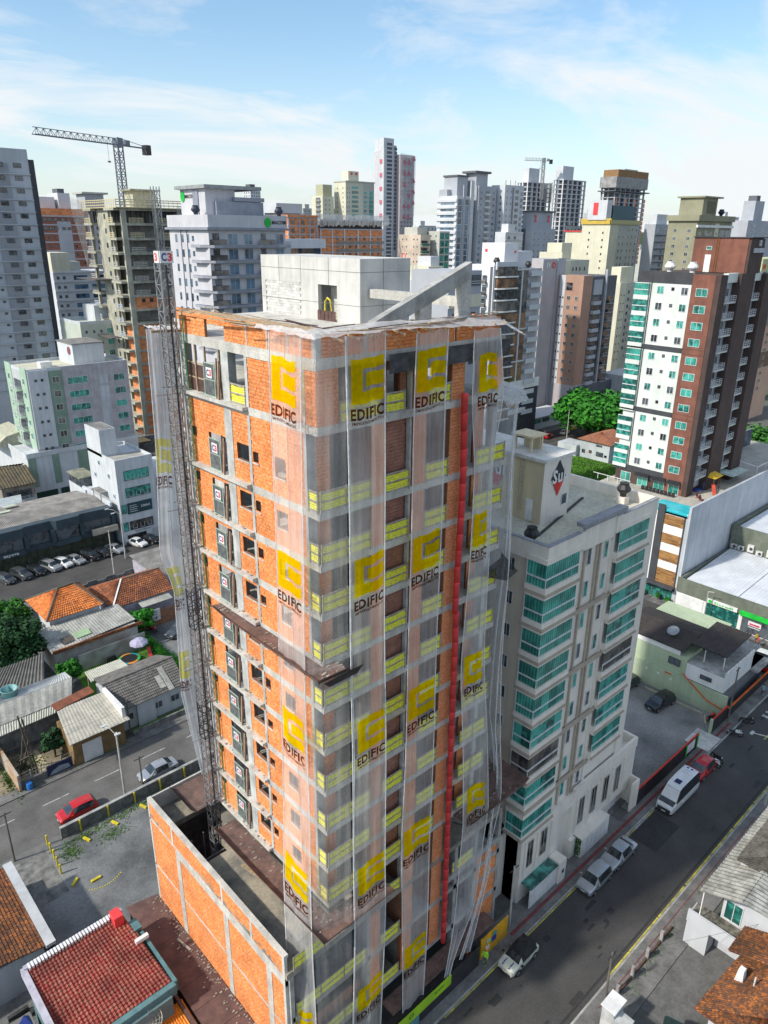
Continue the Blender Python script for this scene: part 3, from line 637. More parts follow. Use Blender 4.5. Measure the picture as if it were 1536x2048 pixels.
# ------------------------------------------------------------------ hoist mast
def lattice(mb, x, y, w, z0, z1, step, r, br):
    for dx in (0, w):
        for dy in (0, w): mb.beam((x+dx, y+dy, z0), (x+dx, y+dy, z1), r)
    z = z0; k = 0
    while z < z1-step*.5:
        a = [(x, y), (x+w, y), (x+w, y+w), (x, y+w)]
        for i in range(4):
            p, q = a[i], a[(i+1) % 4]
            mb.beam((*p, z), (*q, z), br)
            if k % 2: p, q = q, p
            mb.beam((*p, z), (*q, z+step), br)
        z += step; k += 1
hoist = thing('hoist_mast', 'grey lattice hoist mast beside the left face of the unfinished orange tower', 'hoist', (20.6, 41.3, 8))
z = 4.6; k = 0
while z < 54.5:
    mb = MB(); lattice(mb, 20.42, 40.68, .68, z+.01, min(z+3.0, 55.3)-.01, .75, .07, .045); part('mast_section', mb, steel if k > 10 else dsteel if k % 3 == 0 else steel, hoist); z += 3.0; k += 1
mb = MB(); mb.beam((20.76, 40.66, 4.6), (20.76, 40.66, 55.2), .09, .09); part('rack', mb, dsteel, hoist)
mb = MB(); mb.box(20.4, 40.55, 55.3, 21.2, 40.63, 55.95); mb.mat(1); letters(mb, 'C', (20.47, 40.54, 55.4), FX, UP, .32, .45, .04); mb.mat(2); letters(mb, '3', (20.84, 40.54, 55.4), FX, UP, .3, .45, .04)
part('mast_sign', mb, [whitep, bluep, redp], hoist)
mb = MB(); mb.box(20.35, 40.63, 55.3, 20.39, 41.2, 55.95); mb.mat(1); letters(mb, '3', (20.34, 41.12, 55.4), LX, UP, .3, .45, .04)
part('mast_sign', mb, [whitep, redp], hoist)
for f in SL[::2]:
    mb = MB(); mb.beam((21.0, 41.2, f+.1), (21.55, 40.9, f+.1), .06); mb.beam((20.3, 41.7, f+.1), (21.6, 41.3, f+.1), .06); mb.beam((19.7, 41.4, f-.3), (21.6, 41.2, f-.3), .05); part('mast_tie', mb, steel, hoist)
mb = MB(); pts = [(21.35, 40.4, 52.7)]
for f in [51.4]+SL: pts.append((21.38+R_.uniform(-.04, .04), 40.4+(51.4-f)*-.008, f))
mb.tube(pts, .035, 6); solo('green_pipe', mb, M('green_plastic', (0.03, 0.30, 0.10), None, 2, 0.5), 'thin green pipe running down the sunlit brick face beside the hoist mast', 'pipe')
# red debris chute
chute = thing('debris_chute', 'long red sectional debris chute hanging down the shaded front of the tower', 'debris chute', (32.9, 27.5, 3))
z = 48.4; x = 32.0
while z > 4.5:
    mb = MB(); mb.lathe([(.20, z-1.12), (.215, z-.1), (.222, z)], 0, 0, 12)
    dx = x+(.12*math.sin((48-z)*.35) if z > 35 else 0); mb.v = [(a+dx, b+27.55, c) for a, b, c in mb.v]; mb.sm = True
    part('chute_section', mb, redp, chute); z -= 1.1; x += .014
# ------------------------------------------------------------------ nets
net_a = netmat('white_net', (0.93, 0.93, 0.94), 0.24, 0.50, 0); net_b = netmat('thin_white_net', (0.93, 0.93, 0.94), 0.16, 0.34, 3)
net_c = netmat('dense_white_net', (0.84, 0.85, 0.86), 0.55, 0.88, 5)
def printmat(name, col, col2, a):
    m = M(name, col, col2, 3, 0.8); t = m.node_tree; b = t.nodes['Principled BSDF']; b.inputs['Alpha'].default_value = a; return m
pr_y = filtermat('yellow_print', (1.0, 0.80, 0.04), (1.0, 0.74, 0.0), 0.50); pr_k = filtermat('dark_print', (0.30, 0.12, 0.07), (0.10, 0.05, 0.03), 0.45); pr_yp = filtermat('pale_yellow_print', (0.95, 0.9, 0.5), (0.85, 0.80, 0.15), 0.4)
rope = M('white_rope', (0.75, 0.76, 0.78), None, 3, 0.8)
class Strip:
    """hanging net strip: rows of (z, left point, right point) from the top down"""
    def __init__(s, rows, amp=.05, seed=0, folds=9): s.r = rows; s.amp = amp; s.seed = seed; s.folds = folds
    def P(s, u, z, off=0.0):
        r = s.r
        for i in range(len(r)-1):
            if z >= r[i+1][0] or i == len(r)-2: break
        a, b = r[i], r[i+1]; t = (a[0]-z)/(a[0]-b[0]); t = min(max(t, 0), 1)
        L = [a[1][k]+(b[1][k]-a[1][k])*t for k in (0, 1)]; Q = [a[2][k]+(b[2][k]-a[2][k])*t for k in (0, 1)]
        dx, dy = Q[0]-L[0], Q[1]-L[1]; n = math.hypot(dx, dy) or 1; nx, ny = dy/n, -dx/n
        w = s.amp*(math.sin(u*s.folds+s.seed+z*.13)+.5*math.sin(u*s.folds*2.3+s.seed*2-z*.22)+.7*math.sin(z*.4+s.seed))+off
        return (L[0]+dx*u+nx*w, L[1]+dy*u+ny*w, z+.06*math.sin(u*5+s.seed))
    def cloth(s, nu=26, nz=110):
        mb = MB(); z1, z0 = s.r[0][0], s.r[-1][0]
        vs = [s.P(j/nu, z1+(z0-z1)*i/nz) for i in range(nz+1) for j in range(nu+1)]
        mb.add(vs, [(i*(nu+1)+j, (i+1)*(nu+1)+j, (i+1)*(nu+1)+j+1, i*(nu+1)+j+1) for i in range(nz) for j in range(nu)]); mb.sm = True; return mb
    def seam(s, us, r=.03):
        mb = MB(); z1, z0 = s.r[0][0], s.r[-1][0]
        for u in us: mb.tube([s.P(u, z1+(z0-z1)*i/40, .02) for i in range(41)], r, 5)
        return mb
    def rect(s, mb, u0, u1, z0, z1, n=6, wav=0.0):
        vs = [s.P(u0+(u1-u0)*j/n, z0+(z1-z0)*i/2+(wav*math.sin(j*1.1+z0) if wav else 0), .03) for i in range(3) for j in range(n+1)]
        mb.add(vs, [(i*(n+1)+j, i*(n+1)+j+1, (i+1)*(n+1)+j+1, (i+1)*(n+1)+j) for i in range(2) for j in range(n)])
    def word(s, mb, w, u0, u1, z, h):
        vs, fs = text_pts(w, .035 if w == 'EDIFIC' else .02); top = max(v for _, v in vs); mb.add([s.P(u0+(u1-u0)*a, z+b/top*h, .035) for a, b in vs], fs)
def net(name, label, rows, m, seams=(0, 1), logos=(), lu=(.1, .9), **k):
    s = Strip(rows, **k); t = thing(name, label, 'safety net', (*rows[-1][1], rows[-1][0]), group='white construction safety nets')
    part('net_cloth', s.cloth(), m, t); 
    if seams: part('seam_rope', s.seam(seams), rope, t)
    a, b = lu; W = b-a
    for z in logos:
        mb = MB(); H = 2.2
        s.rect(mb, a, a+W*.32, z-H, z, 3, .0); s.rect(mb, a+W*.32, b, z-H*.235, z, 6, .05); s.rect(mb, a+W*.32, b, z-H, z-H*.72, 6, .05); s.rect(mb, a+W*.42, b, z-H*.635, z-H*.325, 6, .05)
        part('printed_emblem', mb, pr_yp if m is net_c else pr_y, t)
        mb = MB(); s.word(mb, 'EDIFIC', a-W*.03, b, z-H-.82, .60); s.word(mb, 'EMPREENDIMENTOS', a, b, z-H-1.05, .16); part('printed_lettering', mb, pr_k, t)
    return s, t
LG = [51.3, 40.8, 30.7, 19.9, 9.2]
net('safety_net', 'white net strip with yellow emblems hanging down the sunlit left face near the corner', [(52.6, (20.85, 30.75), (20.85, 28.2)), (30, (20.7, 31.1), (20.6, 28.3)), (18, (20.2, 31.0), (20.0, 27.7)), (13.5, (19.2, 29.6), (19.6, 27.2)), (3, (17.5, 27.4), (19.5, 26.8))], net_a, seams=(0.02, .98), logos=LG, lu=(.08, .86), seed=1)
net('safety_net', 'thin white net veil hanging round the near corner of the tower', [(52.4, (20.8, 28.15), (22.75, 27.2)), (16, (20.0, 27.6), (22.3, 26.6)), (4, (19.6, 26.8), (22.3, 26.6))], net_b, seams=(), seed=2)
net('safety_net', 'white net strip with yellow emblems hanging in front of the first brick pier', [(52.4, (22.76, 27.2), (25.3, 27.15)), (15, (22.3, 26.3), (24.95, 26.3)), (2.6, (22.2, 26.45), (24.8, 26.45))], net_a, seams=(0, .03, 1), logos=LG, lu=(.14, .96), seed=3)
net('safety_net', 'white net strip with yellow emblems hanging in front of the second brick pier', [(52.2, (27.6, 27.2), (30.0, 27.15)), (20, (26.8, 26.7), (29.55, 26.6)), (2.6, (27.1, 26.45), (29.3, 26.45))], net_a, seams=(0, .96), logos=LG, lu=(.06, .92), seed=4)
net('safety_net', 'white net strip right of the red chute, gathered to a tail at its foot', [(52.0, (32.2, 27.2), (34.1, 27.1)), (48, (32.4, 27.2), (34.8, 27.0)), (44, (32.9, 27.2), (34.2, 27.1)), (30, (32.3, 27.0), (34.6, 26.8)), (16.8, (32.6, 26.3), (35.4, 26.2)), (8, (32.3, 26.4), (34.5, 26.3)), (4, (31.9, 26.4), (32.6, 26.4)), (2.2, (31.6, 26.35), (32.0, 26.3))], net_a, seams=(0, 1), logos=[50.6, 40.8, 30.7, 19.9], lu=(.15, .85), seed=5, amp=.09)
net('safety_net', 'white net wall hanging clear of the tower right end below a crumpled flap', [(47.3, (36.0, 26.9), (39.0, 29.0)), (36, (36.5, 26.8), (39.5, 29.6)), (22, (36.6, 26.7), (38.9, 29.4)), (16.6, (37.0, 26.5), (39.7, 29.0)), (9, (35.5, 26.4), (37.6, 27.2)), (3, (33.2, 26.35), (34.4, 26.4))], net_b, seams=(0, .5, 1), logos=(), seed=6, amp=.1)
net('safety_net', 'outer strip of white net hanging from the far right corner of the tower', [(47.3, (39.0, 29.0), (39.3, 31.5)), (22, (38.9, 29.4), (39.4, 31.5)), (16.6, (39.7, 29.0), (40.2, 31.0))], net_a, seams=(0, 1), logos=(), seed=7, amp=.12)
net('safety_net', 'opaque white net curtain hanging behind the hoist mast left of the tower', [(51.5, (19.95, 42.3), (21.6, 42.0)), (44, (19.7, 42.2), (21.5, 42.0)), (37, (19.25, 42.2), (21.4, 42.0)), (34.4, (19.9, 42.1), (21.2, 42.0)), (26, (19.7, 42.1), (21.3, 42.0)), (18.5, (20.6, 42.0), (21.3, 42.0))], net_c, seams=(0, .4, 1), logos=[44.8, 36.0, 29.5], lu=(-.02, .5), seed=8, amp=.07, folds=12)
# crumpled flaps along the top
def flap(name, label, pts0, pts1, m, seed):
    mb = MB(); n, k = 40, 5; vs = []
    def lerp(P, t):
        i = min(int(t*(len(P)-1)), len(P)-2); q = t*(len(P)-1)-i; return [P[i][j]+(P[i+1][j]-P[i][j])*q for j in range(3)]
    rr = random.Random(seed)
    for j in range(k+1):
        for i in range(n+1):
            a, b = lerp(pts0, i/n), lerp(pts1, i/n); t = j/k; vs.append((a[0]+(b[0]-a[0])*t+rr.uniform(-.03, .03), a[1]+(b[1]-a[1])*t+rr.uniform(-.03, .03), a[2]+(b[2]-a[2])*t+rr.uniform(-.07, .07)))
    mb.add(vs, [(j*(n+1)+i, j*(n+1)+i+1, (j+1)*(n+1)+i+1, (j+1)*(n+1)+i) for j in range(k) for i in range(n)])
    solo(name, mb, m, label, 'safety net', 'white construction safety nets')
flap('net_flap', 'crumpled white netting folded over the planks along the tower roof edge', [(20.9, 31.7, 52.75), (21.0, 28, 52.75), (27, 27.9, 52.8), (34.5, 28.1, 52.6), (36.2, 28.4, 52.2)], [(20.6, 31.7, 52.6), (20.7, 26.9, 52.5), (27, 27.0, 52.5), (34.8, 27.0, 52.1), (36.5, 26.9, 51.4)], net_c, 3)
flap('net_flap', 'crumpled white netting over a timber frame at the right end of the tower', [(35.9, 28.0, 47.7), (37.2, 29.8, 47.9), (39.3, 31.6, 47.9)], [(35.3, 26.9, 47.2), (37.4, 27.0, 47.4), (39.2, 28.8, 47.6)], net_c, 4)
flap('net_flap', 'white netting stretched over an arm behind the hoist mast', [(19.9, 42.6, 51.7), (22.5, 42.4, 51.6)], [(20.0, 41.5, 51.6), (22.2, 41.2, 51.5)], net_c, 5)
mb = MB()
mb.beam((35.6, 26.8, 47.2), (39.2, 28.7, 47.5), .1); mb.beam((35.6, 26.8, 47.2), (35.6, 29, 47.3), .1); mb.beam((19.9, 41.6, 51.45), (22.2, 41.4, 51.4), .12)
part('timber_arm', mb, wood, tower)
# ---- street hoarding of the site
ho = thing('site_hoarding', 'black corrugated street hoarding with a lime green banner in front of the unfinished tower', 'hoarding', (29, 26.3, 0))
x = 22.0; k = 0
while x < 35.4:
    mb = MB(); mb.box(x, 26.3, .12, x+.42, 26.36+(.04 if k % 2 else 0), 2.35); part('sheet_panel', mb, M('black_sheet', (0.02, 0.02, 0.022), (0.035, 0.035, 0.04), 1, 0.4), ho); x += .43; k += 1
mb = MB(); mb.box(22.0, 26.2, 1.3, 32.2, 26.25, 2.35); mb.mat(1)
letters(mb, 'EDIFIC', (24.0, 26.19, 1.75), FX, UP, 1.4, .3); letters(mb, 'C3', (27.5, 26.19, 1.7), FX, UP, .5, .4); letters(mb, 'EDIFIC', (30.3, 26.19, 1.8), FX, UP, 1.1, .25)
part('banner', mb, [M('lime_banner', (0.36, 0.62, 0.02), (0.28, 0.5, 0.02), 0.6, 0.6), blackp], ho)
mb = MB(); mb.box(23.5, 26.18, .3, 28.6, 26.22, 1.28); mb.mat(1); letters(mb, 'EMPREENDIMENTOS', (24, 26.17, .6), FX, UP, 3.8); part('lower_banner', mb, [M('teal_banner', (0.10, 0.27, 0.30), None, 1, 0.6), whitep], ho)
og = thing('site_gate', 'orange corrugated site gate with notices between the hoarding and the cream building', 'gate', (38, 26.5, 0))
x = 36.2
while x < 39.6: mb = MB(); mb.box(x, 26.5, .12, x+.2, 26.56+(.02 if int(x*5) % 2 else 0), 2.4); part('gate_sheet', mb, M('orange_yellow_sheet', (0.78, 0.40, 0.02), (0.6, 0.3, 0.02), 1.5, 0.55), og); x += .21
mb = MB(); mb.box(35.3, 26.6, .12, 36.1, 26.65, 2.3); part('open_leaf', mb, blackp, og)
for x, z, w, h, c in ((36.9, 1.5, .5, .3, M('green_notice', (0.3, 0.6, 0.45))), (37.6, 1.1, .55, .55, bluep), (36.7, .7, .6, .4, whitep), (37.7, 1.75, .5, .3, M('teal_notice', (0.03, 0.35, 0.33)))):
    mb = MB(); mb.box(x, 26.44, z, x+w, 26.48, z+h); part('notice', mb, c, og)
# ------------------------------------------------------------------ windows and balconies shared by many buildings
gl_teal = glass('teal_glass', (0.012, 0.085, 0.075), (0.07, 0.42, 0.35), 0.12, 1.6, 0.7)
gl_dark = glass('dark_glass', (0.012, 0.015, 0.02), (0.10, 0.12, 0.14), 0.1, 1.2)
gl_blue = glass('blue_glass', (0.02, 0.045, 0.08), (0.12, 0.22, 0.32), 0.08, 0.5)
gl_cur = glass('curtained_teal_glass', (0.03, 0.22, 0.18), (0.10, 0.56, 0.46), 0.15, 0.7, 0.8, curtain=0.55)
gl_smoke = glass('smoked_glass', (0.03, 0.03, 0.03), (0.16, 0.15, 0.14), 0.1, 0.8)
gl_brown = glass('bronze_glass', (0.06, 0.035, 0.02), (0.28, 0.15, 0.08), 0.1, 0.4)
white_f = M('white_frame', (0.74, 0.75, 0.76), None, 4, 0.5)
dark_f = M('dark_frame', (0.05, 0.05, 0.055), None, 4, 0.5)
WM = {}
def wmesh(w, h, gl, fr, style=2, d=.05):
    k = (w, h, gl.name, fr.name, style)
    if k not in WM:
        mb = MB(); t = .06 if w > .5 else .04; mb.mat(0)
        mb.box(-w/2, -d, -h/2, -w/2+t, 0, h/2); mb.box(w/2-t, -d, -h/2, w/2, 0, h/2); mb.box(-w/2+t, -d, h/2-t, w/2-t, 0, h/2); mb.box(-w/2+t, -d-.03, -h/2, w/2-t, 0, -h/2+t)
        if style == 2: mb.box(-.025, -d+.008, -h/2+t, .025, 0, h/2-t)
        if style == 3:
            n = max(2, round(w/1.1))
            for i in range(1, n): x = -w/2+w*i/n; mb.box(x-.025, -d+.008, -h/2+t, x+.025, 0, h/2-t)
        mb.mat(1); y = -d+.03; mb.quad((-w/2+t, y, -h/2+t), (w/2-t, y, -h/2+t), (w/2-t, y, h/2-t), (-w/2+t, y, h/2-t))
        WM[k] = mb.mesh('window', [fr, gl])
    return WM[k]
class B:
    """one building: walls as boxes, openings and balconies placed face by face"""
    def __init__(s, name, label, x0, y0, x1, y1, z1, wall, cat='building', z0=0, group=None):
        s.t = thing(name, label, cat, ((x0+x1)/2, (y0+y1)/2, z0), group=group); s.x0, s.y0, s.x1, s.y1, s.z1 = x0, y0, x1, y1, z1; s.w = wall
        mb = MB(); mb.box(x0, y0, z0, x1, y1, z1); part('wall', mb, wall, s.t)
    def at(s, face, u, out=0.0):
        return ((s.x0+u, s.y0-out, 0), 0) if face == 'F' else ((s.x0-out, s.y0+u, 0), rad(-90))
    def box(s, name, x0, y0, z0, x1, y1, z1, m, **k):
        mb = MB(); mb.box(x0, y0, z0, x1, y1, z1); return part(name, mb, m, s.t, **k)
    def panel(s, name, face, u0, u1, z0, z1, m, out=.04):
        """a flat cladding area standing a little proud of the wall"""
        mb = MB()
        if face == 'F': mb.box(s.x0+u0, s.y0-out, z0, s.x0+u1, s.y0-.002, z1)
        else: mb.box(s.x0-out, s.y0+u0, z0, s.x0-.002, s.y0+u1, z1)
        return part(name, mb, m, s.t)
    def win(s, face, us, w, h, top, step, n, gl=None, fr=None, style=2, out=0.0, skip=0.0, name='window'):
        me = wmesh(w, h, gl or gl_dark, fr or white_f, style)
        for k in range(n):
            for u in us:
                if skip and R_.random() < skip: continue
                p, r = s.at(face, u, out); inst(name, me, s.t, (p[0], p[1], top-k*step), r)
    def bands(s, name, faces, zs, h, out, m, wrap=True):
        """floor bands running round the visible corner"""
        for z in zs:
            mb = MB()
            if 'F' in faces: mb.box(s.x0-(out if 'L' in faces else 0), s.y0-out, z, s.x1, s.y0-.002, z+h)
            if 'L' in faces: mb.box(s.x0-out, s.y0-.002 if 'F' in faces else s.y0, z, s.x0-.002, s.y1, z+h)
            part(name, mb, m, s.t)
    def balc(s, face, u, w, d, zs, m, style='glass', gl=None, back=None, par=1.0, door=True):
        """projecting balcony: slab, parapet or railing, dark door behind"""
        k = ('balc', w, d, m.name, style, gl.name if gl else '')
        if k not in WM:
            a = MB(); a.box(-w/2, -d, -.14, w/2, 0, .02)
            if style == 'solid': a.box(-w/2, -d, .02, w/2, -d+.1, par); a.box(-w/2, -d+.1, .02, -w/2+.1, 0, par); a.box(w/2-.1, -d+.1, .02, w/2, 0, par)
            r = MB()
            if style == 'bars':
                for z in (.12, .42, .72, 1.0): r.box(-w/2, -d, z, w/2, -d+.04, z+.05); r.box(-w/2, -d+.04, z, -w/2+.04, 0, z+.05); r.box(w/2-.04, -d+.04, z, w/2, 0, z+.05)
                for i in range(5): x = -w/2+(w-.06)*i/4; r.box(x, -d-.005, .02, x+.06, -d+.045, 1.04)
            if style == 'glass':
                r.mat(1); r.quad((-w/2, -d+.02, .05), (w/2, -d+.02, .05), (w/2, -d+.02, .95), (-w/2, -d+.02, .95)); r.mat(0); r.box(-w/2, -d, .95, w/2, -d+.05, 1.03); r.box(-w/2, -d+.05, .95, -w/2+.04, 0, 1.03)
                r.mat(1); r.quad((-w/2+.02, 0, .05), (-w/2+.02, -d, .05), (-w/2+.02, -d, .95), (-w/2+.02, 0, .95))
            b = MB(); b.box(-w*.42, -.06, .05, w*.42, -.04, 2.15)
            WM[k] = (a.mesh('balcony', m), r.mesh('railing', [white_f if style != 'glass' or m is whitep else m, gl or gl_smoke]) if r.v else None, b.mesh('balcony_door', back or gl_dark))
        a, r, b = WM[k]
        for z in zs:
            p, rot = s.at(face, u); o = inst('balcony', a, s.t, (p[0], p[1], z), rot)
            for me in ([r] if r else [])+([b] if door else []):
                q = bpy.data.objects.new(me.name.split('.')[0], me); COL.objects.link(q); q.parent = o
    def parapet(s, m=None, h=.8, t=.2, z=None):
        z = s.z1 if z is None else z; mb = MB(); x0, y0, x1, y1 = s.x0, s.y0, s.x1, s.y1
        mb.box(x0, y0, z, x1, y0+t, z+h); mb.box(x0, y1-t, z, x1, y1, z+h); mb.box(x0, y0+t, z, x0+t, y1-t, z+h); mb.box(x1-t, y0+t, z, x1, y1-t, z+h); return part('parapet', mb, m or s.w, s.t)
def cowl(x, y, z, s, m, label):
    mb = MB(); mb.lathe([(.28*s, z), (.3*s, z+.25*s), (.62*s, z+.6*s), (.62*s, z+.75*s), (.4*s, z+1.1*s), (.42*s, z+1.25*s)], x, y, 10); solo('roof_ventilator', mb, m, label, 'ventilator')
# ------------------------------------------------------------------ cream building next door
cream = M('cream_render', (0.70, 0.61, 0.50), (0.62, 0.54, 0.45), 0.4, 0.8, 0.1, streak=0.18)
cream_l = M('pale_cream_render', (0.82, 0.76, 0.68), (0.74, 0.69, 0.62), 0.5, 0.8, 0.1, streak=0.15)
beige = M('beige_moulding', (0.46, 0.40, 0.32), (0.38, 0.33, 0.27), 1, 0.8)
roofc = M('roof_screed', (0.60, 0.58, 0.46), (0.47, 0.46, 0.38), 0.35, 0.9, fine=4)
c = B('cream_apartment_building', 'cream apartment block with green glass corner balconies right of the unfinished tower', 42.9, 28.3, 58.9, 45.5, 34.6, cream_l)
mb = MB(); mb.box(42.88, 28.32, 8.0, 42.9, 45.5, 34.6); part('side_render', mb, cream, c.t)
mb = MB()
for r in ((42.6, 27.85, 34.0, 47.6, 28.15, 35.5), (52.2, 27.85, 34.0, 58.9, 28.15, 35.5), (47.6, 28.0, 33.7, 52.2, 28.25, 36.1), (42.6, 28.15, 34.0, 42.88, 45.6, 35.5), (58.6, 28.15, 34.6, 58.9, 45.6, 35.6), (42.88, 45.35, 34.6, 58.6, 45.6, 36.2)): mb.box(*r)
mb.box(50.5, 45.0, 34.6, 50.9, 45.35, 36.6)
part('parapet', mb, cream_l, c.t)
mb = MB(); mb.box(46.9, 27.6, 35.95, 53.2, 28.4, 36.25); mb.box(47.2, 27.75, 35.7, 53.0, 27.98, 35.95); mb.box(42.55, 27.8, 35.5, 46.9, 28.2, 35.56); mb.box(53.2, 27.8, 35.5, 58.95, 28.2, 35.56); mb.box(42.55, 28.2, 35.5, 42.92, 45.6, 35.56)
part('coping', mb, M('grey_coping', (0.30, 0.31, 0.34), None, 1, 0.7), c.t)
mb = MB(); mb.box(42.9, 28.3, 34.6, 58.6, 45.35, 34.66); part('roof', mb, roofc, c.t)
mb = MB(); mb.beam((45.5, 30.9, 34.7), (56, 33.6, 34.7), .22, .12); part('roof_gutter', mb, M('roof_gutter_dark', (0.06, 0.06, 0.065)), c.t)
for k in range(9):
    zb = 32.15-2.93*k if k < 8 else 8.15; h = 1.95
    for nm, u0, u1, corner in (('corner_balcony', 42.45, 46.85, True), ('balcony', 52.7, 57.6 if k else 57.6, False)):
        if nm == 'balcony' and k == 8: continue
        mb = MB(); g1 = zb+h
        base = zb-.62 if k < 8 else zb-.3
        mb.box(u0-.12, 27.66, base, u1+.05, 28.3, zb)
        if corner: mb.box(u0-.12, 28.3, base, 42.88, 29.6, zb)
        mb.box(u0-.02, 27.74, g1, u1+.05, 28.3, g1+.4)
        if corner: mb.box(u0-.02, 28.3, g1, 42.88, 29.6, g1+.4)
        o = part('balcony', mb, cream_l, c.t)
        mb = MB(); mb.box(u0-.24, 27.54, base-.02, u1+.1, 27.66, base+.12); mb.box(u0-.18, 27.6, base+.12, u1+.1, 27.66, base+.2)
        if corner: mb.box(u0-.24, 27.66, base-.02, u0-.12, 29.7, base+.12); mb.box(u0-.18, 27.66, base+.12, u0-.12, 29.7, base+.2)
        part('moulding', mb, beige, o)
        g = R_.choice([gl_cur, gl_teal, gl_teal, gl_cur, gl_smoke]) if k not in (1,) else gl_cur
        if k == 6 and corner: g = gl_smoke
        n = 4; L = u1-u0
        for i in range(n): mb = MB(); mb.box(u0+L*i/n+.01, 27.80, zb+.02, u0+L*(i+1)/n-.01, 27.82, g1-.02); part('pane', mb, g, o)
        if corner: 
            for i in range(2): mb = MB(); y = 27.84+.86*i; mb.box(u0, y, zb+.02, u0+.02, y+.84, g1-.02); part('pane', mb, g, o)
        mb = MB(); mb.box(u0-.06, 27.72, zb+.72, u1+.03, 27.79, zb+.84); mb.box(u0, 27.76, zb, u0+.06, 27.8, zb+.72) 
        if corner: mb.box(u0-.06, 27.79, zb+.72, u0-.01, 29.55, zb+.84); mb.box(u0-.05, 29.5, zb, u0+.4, 29.56, g1)
        part('hand_rail', mb, white_f, o)
        mb = MB(); mb.box(u0+.02, 29.5 if not corner else 29.45, zb, u1, 29.6, g1); part('room_wall', mb, room, o)
for i, (x, z0) in enumerate(((49.05, 32.75), (51.6, 32.65))):
    for k in range(9 if i else 9): inst('window', wmesh(.62, 1.5, gl_teal if (k*7+i) % 3 else gl_dark, white_f, 0), c.t, (x, 28.28, z0-2.93*k), 0)
for x, w in ((47.15, .5), (48.2, .18), (50.0, .18), (50.5, .18), (52.35, .3), (58.2, 1.2)): mb = MB(); mb.box(x, 28.12, 8, x+w, 28.298, 34.0); part('pilaster', mb, cream_l if w > .2 else beige, c.t)
for k in (2, 4, 6, 8): mb = MB(); z = 31.3-2.93*k+2.6; mb.box(46.95, 27.95, z, 52.65, 28.11, z+.28); mb.box(46.95, 27.9, z+.28, 52.65, 28.11, z+.36); part('moulding', mb, beige, c.t)
me = wmesh(.7, 1.2, gl_dark, white_f, 2)
for k in range(9): inst('window', me, c.t, (42.87, 31.3, 33.0-2.93*k), rad(-90)); inst('window', me, c.t, (42.87, 38.3, 33.0-2.93*k), rad(-90))
mb = MB(); mb.box(40.4, 29.6, 0, 42.88, 29.8, 7.2); part('side_yard_wall', mb, cream_l, c.t)
# podium of the cream building
mb = MB(); mb.box(42.9, 27.9, 0, 48.9, 45.5, 7.9); mb.box(50.8, 27.9, 2.3, 62.3, 45.5, 7.3); mb.box(50.8, 28.6, 0, 62.3, 45.5, 2.3); mb.box(48.9, 30.5, 0, 50.8, 45.5, 7.9); mb.box(48.9, 27.9, 6.5, 50.8, 30.5, 7.9); mb.box(50.8, 27.8, 7.3, 62.3, 28.1, 8.4); mb.box(62.0, 28.1, 7.3, 62.3, 45.5, 8.4); mb.box(58.9, 28.3, 7.3, 62.0, 45, 7.35); mb.box(50.8, 27.6, 0, 51.6, 28.6, 2.3); mb.box(60.9, 26.9, 0, 62.3, 27.1, 3.6); mb.box(62.1, 27.1, 0, 62.3, 28.6, 3.6)
part('podium_wall', mb, cream_l, c.t)
for x in (44.2, 46.3): inst('window', wmesh(.95, 2.9, gl_dark, beige, 2), c.t, (x, 27.88, 5.2), 0)
for x in (52.4, 54.6, 56.8, 59.0): inst('window', wmesh(.95, 3.1, gl_dark, beige, 2), c.t, (x, 27.88, 5.0), 0)
for x in (43.4, 45.2, 47.3, 51.5, 53.4, 55.7, 57.9, 60.1): mb = MB(); mb.box(x, 27.78, 2.8, x+.28, 27.898, 6.9); part('pilaster', mb, cream_l, c.t)
mb = MB(); mb.box(57.2, 28.52, 0.12, 60.8, 28.59, 2.25); part('garage_door', mb, whitep, c.t)
mb = MB(); mb.box(49.0, 30.42, .1, 50.7, 30.49, 6.2); part('entrance_door', mb, gl_dark, c.t)
mb = MB(); mb.box(51.7, 26.9, .1, 56.6, 28.5, 2.4); bx = part('meter_box_wall', mb, cream_l, c.t)
for i in range(6): mb = MB(); mb.box(51.85+i*.78, 26.85, .3, 52.55+i*.78, 26.89, 2.2); part('cabinet_door', mb, whitep, bx)
mb = MB()
for i in range(900): y = R_.uniform(26.95, 28.5); z = R_.uniform(.2, 2.3); s = .07; mb.quad((51.66-R_.random()*.08, y, z), (51.62, y+s, z+.02), (51.6, y+s, z+s), (51.66, y, z+s))
solo('green_wall', mb, M('hedge_leaf', (0.04, 0.12, 0.03), (0.02, 0.07, 0.02), 4, 0.9), 'dark green planted wall panel beside the entrance of the cream building', 'plant', kind='stuff')
mb = MB(); mb.box(43.3, 26.8, .1, 47.4, 26.9, 2.2); part('gate_panel', mb, whitep, c.t)
mb = MB()
for i in range(3): mb.box(43.3+i*1.4, 26.7, 2.35, 44.65+i*1.4, 27.88, 2.4)
part('glass_canopy', mb, gl_teal, c.t)
mb = MB(); mb.box(47.5, 26.6, .1, 48.6, 27.85, 2.6); part('gatehouse', mb, cream_l, c.t); inst('window', wmesh(.5, .6, gl_dark, white_f, 0), c.t, (48.05, 26.59, 1.4), 0)
